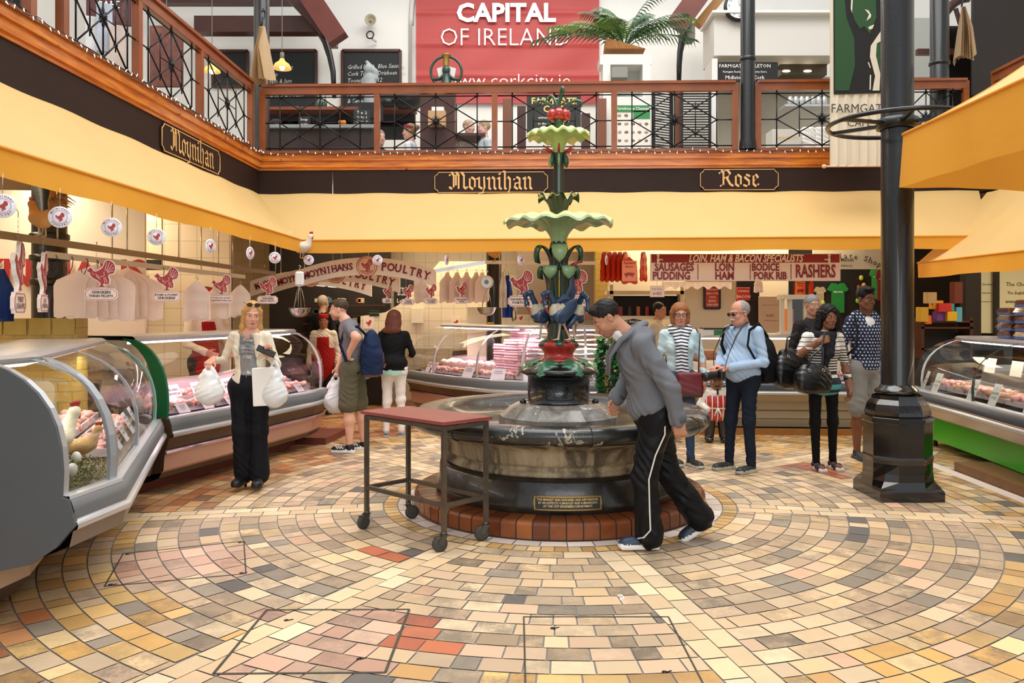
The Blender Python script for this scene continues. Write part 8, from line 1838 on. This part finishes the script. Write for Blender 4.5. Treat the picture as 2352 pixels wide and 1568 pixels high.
b=B();b.lathe([(.035,.06),(.05,.12),(.045,.2),(.07,.235),(.075,.25),(.02,.26)],(0,0,0),16);b.build('brass_cup',mat('brass','a8884a'),t,local=True);b=B();b.prism([(-.1,-.13),(.1,-.13),(.14,.06),(0,.1),(-.14,.06)],(0,.03,0),(1,0,0),(0,0,1),.03);b.build('dial',mat('scale_white','dcdad6'),t,local=True)
board('scale_pier','dark wooden pier carrying the antique wheel scale','pier',968,208,1046,352,11.7,woodD,th=.3);board('paper_bag','brown paper bag standing on the dark wooden pier','paper bag',984,256,1024,290,11.4,mat('kraft2','c49a70',.8),th=.12);board('paper_bag','white paper bag behind the brown one on the pier','paper bag',992,247,1020,262,11.5,mat('paper_white','eceae6'),th=.1)
t=thing('cafe_counter','long dark cafe counter with pale stone top behind the gallery railing','counter',P(730,330,12.0));b=B();b.box(P(732,330,12.2),(1.75,.6,.42));b.build('front',mat('counter_dark','2a1812',.5),t);b=B();b.box(P(732,302,12.2),(1.85,.75,.05));b.build('worktop',mat('stone_top','8c9090',.3),t)
b=B();b.box(P(780,254,13.6),(2.6,.35,.05));b.box(P(780,272,13.8),(2.6,.1,.3),1);b.box(P(780,300,13.8),(2.6,.1,.3),1);b.build;tag(b.build('back_shelf',[mat('shelf_wood','7a3c20',.5),mat('dark_recess','1a1512')]),'wooden shelf behind the cafe counter with bottles and pots','shelf')
for i,(u,h_,cl)in enumerate(((730,.2,'3a4a3a'),(738,.22,'2c3c30'),(747,.22,'38503c'),(760,.15,'c8b8a0'))):b=B();q=P(u,250,13.5);b.lathe([(0,0),(.032,0),(.032,h_*.55),(.012,h_*.75),(.012,h_),(0,h_)],q,12);tag(b.build('bottle',mat('btl_'+cl,cl,.2)),'bottle standing on the cafe back shelf left of the chalkboard','bottle','bottles on the cafe shelf')
for u,v,r_,h_,lb in((890,245,.14,.12,'dark pedestal dish'),(938,250,.24,.32,'large black soup kettle')):b=B();b.lathe([(0,0),(r_*.7,0),(r_,h_*.3),(r_,h_*.8),(r_*.6,h_),(0,h_)],P(u,v,13.4),24);tag(b.build('kettle',mat('black_m','101010')),lb+' on the cafe back shelf','pot')
for i in range(5):b=B();b.ell(P(782+(i%3)*8,290-(i//3)*9,12.1),.035);tag(b.build('orange',mat('orange_skin','e07818',.5)),'orange piled on the cafe counter','orange','oranges on the cafe counter')
board('menu_chalkboard','leaning chalkboard menu with white writing on the cafe counter','chalkboard',812,252,850,297,11.9,mat('slate','1c2022'),rz=.3,th=.02,txt=('Tea  2','Coffee  3','Cake  4','Soup  5'))
board('counter_sign','small chalkboard sign with wavy edge beside the headband woman','chalkboard',686,268,712,292,12.0,mat('slate','1c2022'),th=.03,txt=('Soup','of day'))
board('biscuit_box','yellow box under the small chalkboard sign','box',680,292,708,300,12.1,mat('box_yellow','d8b048',.6),th=.2)
UP=dict(seat=True,res=.011)
for lb,u,v,Y,rz,sk,hr,tp,hp in(('waitress with dark headband behind the cafe counter',634,296,12.9,1.0,'c89078','5a4030','e4e4e8','bun'),('woman with red headband and white shirt sitting at the gallery railing',942,308,11.9,-1.6,'d0a088','a88058','e4e6ea','bun'),('man in dark jacket sitting low behind the gallery post',872,322,12.2,.6,'d0a088','8a8078','3a3038','short'),('diner resting head on hands at the gallery table',1076,298,12.6,.9,'d8a898','c0a080','d8c8c0','short'),('fair-haired diner in checked shirt seen from behind at the gallery table',1112,300,12.1,-1.2,'d8a898','b09878','b8c4c8','short')):
 q=P(u,v,Y);t,J,Q,R=figure(lb,(q.x,q.y,q.z-1.60),rz,1.0,sk,hr,tp,tp,hairp=hp,**UP)
 if 'headband' in lb:b=B();b.lathe([(.086,-.02),(.09,.0),(.086,.02)],Q(0,.01,.06),20,axis=R@rotm(-.35),fr=lambda a,r,z:(r*(1+.1*abs(math.sin(a))),z));b.build('headband',mat('hb_red' if 'red' in lb else 'hb_dark','7a1c28' if 'red' in lb else '1c1c28',.7),t,local=True)
t=thing('cafe_table','dark cafe table at the gallery beside the diners','table',P(1050,330,12.3));b=B();b.box(P(1050,318,12.3),(.9,.6,.04));b.build('tabletop',woodD,t)
for u in(1000,1100):b=B();q=P(u,318,12.3);b.bar(q,V((q.x,q.y,3.56)),.05,.05);b.build('leg',woodD,t)
t=board('farmgate_sign','black cafe sign with yellow capitals behind the top of the fountain','sign',1210,219,1334,308,11.5,mat('sign_black','20211c',.5),th=.02,txt=('','','','entrance via the stairs','to the rear of fountain',''));b=B();b.text('FARMGATE',(0,-.016,.19),(1,0,0),(0,0,1),.13,bold=.03);b.text('CAFE',(0,-.016,.075),(1,0,0),(0,0,1),.13,bold=.03);b.build('yellow_lettering',mat('sign_yellow','e8c870',.5),t,local=True)
for u,v0,v1,lb in((1165,228,352,'brown timber post left of the black cafe sign'),(1382,228,352,'brown timber post right of the black cafe sign'),(1198,245,352,'dark chair back behind the black cafe sign'),(1345,262,352,'dark leaning chair frame right of the black cafe sign')):board('timber_post' if 'post' in lb else 'chair_back',lb,'post' if 'post' in lb else 'chair',u-10,v0,u+10,v1,12.6,mat('post_brown','7a4428',.5)if 'post' in lb else woodD,th=.12)
t=thing('display_cupboard','white display cupboard with open niche under the palm','cupboard',P(1437,240,12.8));wm=mat('cupboard_white','e6e4de',.5);b=B();Y=12.8
for u0,v0,u1,v1 in((1378,128,1496,148),(1385,148,1402,352),(1476,148,1494,352),(1402,222,1476,352)):c0_,c1_=P(u0,v0,Y),P(u1,v1,Y);b.box((c0_+c1_)/2+V((0,.2,0)),(c1_.x-c0_.x,.4,c0_.z-c1_.z))
b.build('carcass',wm,t);b=B();b.box(P(1440,190,Y+.38),(.52,.03,.5));b.build('back_panel',mat('panel_grey','b8b8b0',.5),t)
board('niche_basket','small basket with net cover in the niche of the white display cupboard','basket',1404,158,1440,182,12.75,mat('net_grey','8c8a80',.7),th=.2)
t=board('cheese_poster','tall poster with green header and rows of cheeses','poster',1413,233,1494,356,11.9,mat('poster_white','e6e4dc',.6),th=.01);b=B();b.box((.0,-.008,.29),(.5,.006,.10));b.box((.13,-.008,.2),(.25,.006,.12));b.build('green_header',mat('poster_green','2c8a48',.5),t,local=True);b=B();b.text('Farmhouse Cheeses',(-.0,-.013,.29),(1,0,0),(0,0,1),.06,bold=.015);b.build('lettering',whiteP,t,local=True);b=B()
for i in range(5):
 for j in range(5):
  if i==0 and j>1:continue
  b.ell((-.2+j*.1,-.008,.19-i*.125),(.03,.004,.022),n=8,k=4,wob=.4,seed=i*5+j,mi=(i+j)%2)
b.build('cheese_pictures',[mat('cheese_a','b89868',.6),mat('cheese_b','8a6a4c',.6)],t,local=True)
for u0,u1,lb,rz in((1498,1545,'open black louvred shutter door left of the doorway',.5),(1566,1630,'closed black louvred shutter door right of the doorway',0)):
 Y=12.4;c=P((u0+u1)/2,280,Y);t=thing('louvred_door',lb,'door',c,rz);w_=(u1-u0)*Y/F*(1.1 if rz else 1);b=B()
 for i in range(26):b.box((0,0,-.48+i*.04),(w_,.03,.012),R=rotm(.6))
 b.build('slats',mat('louvre_black','18171a',.35),t,local=True,kind='stuff');b=B()
 for m_ in(-1,1):b.box((m_*w_/2,0,0),(.035,.05,1.06))
 b.box((0,0,.52),(w_,.05,.06));b.build('stiles',mat('louvre_black','18171a'),t,local=True)
board('door_jamb','orange-brown door jamb between the louvred doors','door jamb',1550,205,1564,352,12.6,mat('post_brown','7a4428'),th=.1)
board('wall_box','large white boxed-in cupboard high behind the slender column','cupboard',1627,50,1906,145,13.4,mat('box_white','d6d2ca',.6),th=.8);board('box_cornice','white shelf edge on top of the boxed-in cupboard','shelf',1622,46,1910,52,13.3,wm,th=.9)
board('box_side','white upright side panel below the boxed-in cupboard','panel',1627,145,1640,352,13.2,wm,th=.5)
board('midleton_sign','black sign with white lettering behind the slender column','sign',1634,143,1786,188,13.1,mat('board_black','151414'),th=.03,txt=('FARMGATE MIDLETON','Farmgate Restaurant & Country Store','Midleton Co. Cork'))
board('kitchen_hood','steel kitchen hood with two small lights above the gallery rail','hood',1788,142,1892,178,13.6,mat('hood_steel','5a5040',.3,.6),th=.3)
for u in(1806,1855):b=B();b.ell(P(u,163,13.44),(.07,.03,.018));tag(b.build('hood_light',mat('hood_lamp','fff0c8',.3,emit=4)),'small lit spot in the kitchen hood, %s one'%('left' if u<1830 else 'right'),'light')
board('kitchen_wall','pale kitchen wall panel behind the short railing','wall panel',1640,178,1906,352,14.0,mat('kitchen_pale','a8a090',.6),th=.1)
b=B();b.box(P(1850,247,12.6),(.75,.3,.03));tag(b.build('glass_shelf',alu),'steel shelf with glass jars behind the short railing','shelf')
for i in range(7):b=B();b.lathe([(.03,0),(.045,.02),(.045,.12),(.03,.15),(.032,.16)],P(1815+i*13,245,12.5),14);tag(b.build('glass_jar',mat('jar_glass','c8c8c4',.1,.5)),'glass jar in the row on the steel shelf behind the short railing','jar','glass jars on the steel shelf')
board('fruit_box','white carton with yellow fruit print behind the short railing','carton',1766,302,1832,342,11.6,mat('box_white','d6d2ca'),th=.3,txt=('','BERRIFRUIT',''),tm=mat('sign_yellow','e8c870'))
for u,lb in((1855,'left'),(1885,'right')):s=SDF();s.box((0,0,0),(.07,.04,.14),.03,k=.02);o=s.mesh('flour_bag',[mat('paper_white','eceae6')],None,res=.012,fold=.008);o.location=P(u,320,11.7);tag(o,'crumpled white paper sack behind the short railing, %s one'%lb,'sack')
c=P(1697,15,12.9);t=thing('wall_clock','round white wall clock partly hidden by the slender column','clock',c);b=B();b.lathe([(0,0),(.21,0)],(0,-.03,0),40,axis=rotm(PI/2));b.build('clock_face',mat('clock_face','e4e8e8',.4),t,local=True);b=B();b.lathe([(.20,.03),(.235,.03),(.245,0),(.235,-.05),(.20,-.03)],(0,0,0),40,axis=rotm(PI/2));b.build('clock_rim',mat('black_m','101010'),t,local=True)
b=B();[b.text(str(h_),(.165*math.sin(h_*PI/6),-.034,.165*math.cos(h_*PI/6)),(1,0,0),(0,0,1),.05)for h_ in range(1,13)];b.bar((0,-.036,0),(.06,-.036,.09),.012,.002);b.bar((0,-.036,0),(-.02,-.036,.15),.008,.002);b.build('numerals',mat('black_m','101010'),t,local=True)
pc_=P(1433,118,12.9);t=thing('potted_palm','feathery green palm in a wicker basket on the white cupboard','plant',pc_);rnd=random.Random(12)
for i in range(30):
 a=rnd.uniform(0,6.28)if i>9 else(2.9,3.3,.2,-.15,2.6,.5,3.6,-.4,2.2,.9)[i];L=rnd.uniform(1.1,1.5)if i<10 else rnd.uniform(.7,1.35);el=rnd.uniform(.45,.9)if i<10 else rnd.uniform(.8,1.5);d=V((math.cos(a),math.sin(a)*.55,0));b=B();pts=[]
 for k in range(11):q=k/10;pts.append(V((0,0,.02))+d*(L*q*math.cos(el)+.25*q*q)+V((0,0,L*math.sin(el)*1.3*q-.55*q*q*L)))
 b.tube(pts,[.010-.0008*k for k in range(11)],5)
 for k in range(2,11):
  for m_ in(-1,1):
   for h2 in(0,.5):
    if k==10 and h2:continue
    p=pts[k].lerp(pts[min(k+1,10)],h2);tg=(pts[k]-pts[k-1]).normalized();sd=tg.cross(V((0,0,1))).normalized()*m_;l2=.26*math.sin(PI*(k+h2)/12)+.07;tip=p+(sd*.75+tg*.7+V((0,0,-.55))).normalized()*l2;mid=p.lerp(tip,.5)+V((0,0,.03));w_=tg*.011
    b.add([p-w_*.5,p+w_*.5,mid+w_,tip,mid-w_],[(0,1,2,3,4)],0 if i%3 else 1)
 b.build('frond',[mat('palm_green','2c5a2c',.4,var=.3),mat('palm_lime','6a8a3c',.4,var=.3)],t,local=True)
b=B();b.add([(-.32,-.14,0),(-.32,.14,0),(-.3,-.15,.17),(-.3,.15,.17),(.33,-.14,0),(.33,.14,0),(.12,-.15,.06),(.12,.15,.06)],[(0,4,6,2),(1,3,7,5),(0,2,3,1),(4,5,7,6),(0,1,5,4)]);b.build('basket',mat('wicker','b0763c',.7,var=.5,vs=30,bump=.6,bs=60),t,local=True)
def canvas():
 Y=9.75;t=thing('canvas_banner','hanging cream canvas banner with green and black picture, beside the thick black column','banner',P(1975,200,Y));cm=fabric_mat('canvas_cream','e8dcc6',.25,.8,var=.06,tcol='e8d8b8');a,c=P(1906,-60,Y),P(2046,381,Y)
 wv=lambda x:.012*math.sin(x*40)+.006*math.sin(x*90)
 b=B();b.grid(lambda u,v_:V((a.x+(c.x-a.x)*u,Y+wv(u)*(.3+v_),a.z+(c.z-a.z)*v_)),60,8);b.build('canvas',cm,t)
 def art(name,polys,m_,y):
  b=B()
  for q in polys:p=[P(u,v,Y-y)for u,v in q];b.add(p,[tuple(range(len(p)))[::-1]])
  return b.build(name,m_,t)
 art('black_panel',[[(1914,-55),(2046,-55),(2046,213),(1915,217)]],mat('art_black','0c0a08',.8),.02)
 art('green_shapes',[[(1917,-50),(1936,-50),(1944,40),(1962,88),(1964,150),(1950,208),(1918,208)],[(1958,-50),(2010,-50),(2013,40),(1998,78),(1985,60),(1975,66),(1962,45),(1955,20)],[(2044,30),(2044,208),(2024,208),(2022,170),(2010,140),(2008,110),(2030,80)]],mat('art_green','1e4420',.8),.024)
 art('cream_shapes',[[(2012,-50),(2020,-50),(2036,25),(2046,60),(2030,90),(2014,100),(2012,128),(2022,170),(2020,208),(2004,208),(2010,175),(1998,130),(2000,105),(2024,70),(2030,40)],[(1956,-20),(1960,-20),(1957,30),(1954,20)],[(1986,21),(1995,24),(2001,34),(2000,40),(1990,48),(1996,33)],[(1994,62),(2008,56),(2004,66),(1997,68)],[(1993,143),(1996,143),(2000,156),(1998,156)],[(1998,172),(2001,172),(2000,206),(1997,206)]],cm,.028)
 b=B();b.text('FARMGATE',P(1974,250,Y-.03),(1,0,0),(0,0,1),.155,sx=.9);b.text('CAFE',P(1974,283,Y-.03),(1,0,0),(0,0,1),.13);b.build('lettering',mat('charcoal_ink','3a3a3a',.8),t)
 b=B();b.tube([P(1896,382,Y),P(2050,381,Y)],.012,8);b.ell(P(1893,382,Y),(.03,.025,.025));b.build('rod',mat('pale_wood','d8b898',.5),t)
canvas()
b=B();Y=12.5
ar=[P(2150,360,Y),P(2150,110,Y)]+[P(2225-75*math.cos(i*PI/16),110-115*math.sin(i*PI/16),Y)for i in range(1,9)];b.tube(ar,.07,8);b.bar(P(2105,120,Y),P(2230,120,Y),.08,.09);b.bar(P(2225,120,Y),P(2195,20,Y),.05,.05);tag(b.build('arched_window',woodD),'dark timber arched window beside the hanging brown bags','window')
board('dark_window_glass','dark glass behind the timber arched window','window',2152,60,2300,355,12.7,mat('night_glass','1a1614',.15),th=.03);board('grey_panel','pale panel left of the timber arched window','panel',2100,42,2146,178,15.15,mat('panel_grey','b8b8b0'),th=.05)
board('dark_partition','dark timber partition at the upper right edge','partition',2232,-20,2420,220,11.9,mat('partition_dark','20120e',.5,var=.5,vs=2),th=.05)
board('gallery_poster','dark red poster with cream lettering seen through the near gallery panel','poster',200,-60,300,60,9.4,mat('poster_maroon','4a1c20',.6),th=.05,txt=('','COFFEE','CAFE',''))
board('patterned_board','reddish mottled picture board behind the second gallery panel','picture',345,60,420,200,10.9,mat('mottled_red','6a3c34',.7,var=.6,vs=9),th=.05)
for u,v,lb in((215,90,'white'),(240,60,'striped'),(270,110,'pale')):board('folded_parasol',lb+' folded cloth standing behind the near gallery panel','cloth',u-16,v-50,u+16,v+60,8.9,mat('cloth_'+lb,{'white':'d8d8dc','striped':'b0b8c8','pale':'c8b8b0'}[lb],.8,var=.3,vs=6),rz=.4,th=.08)
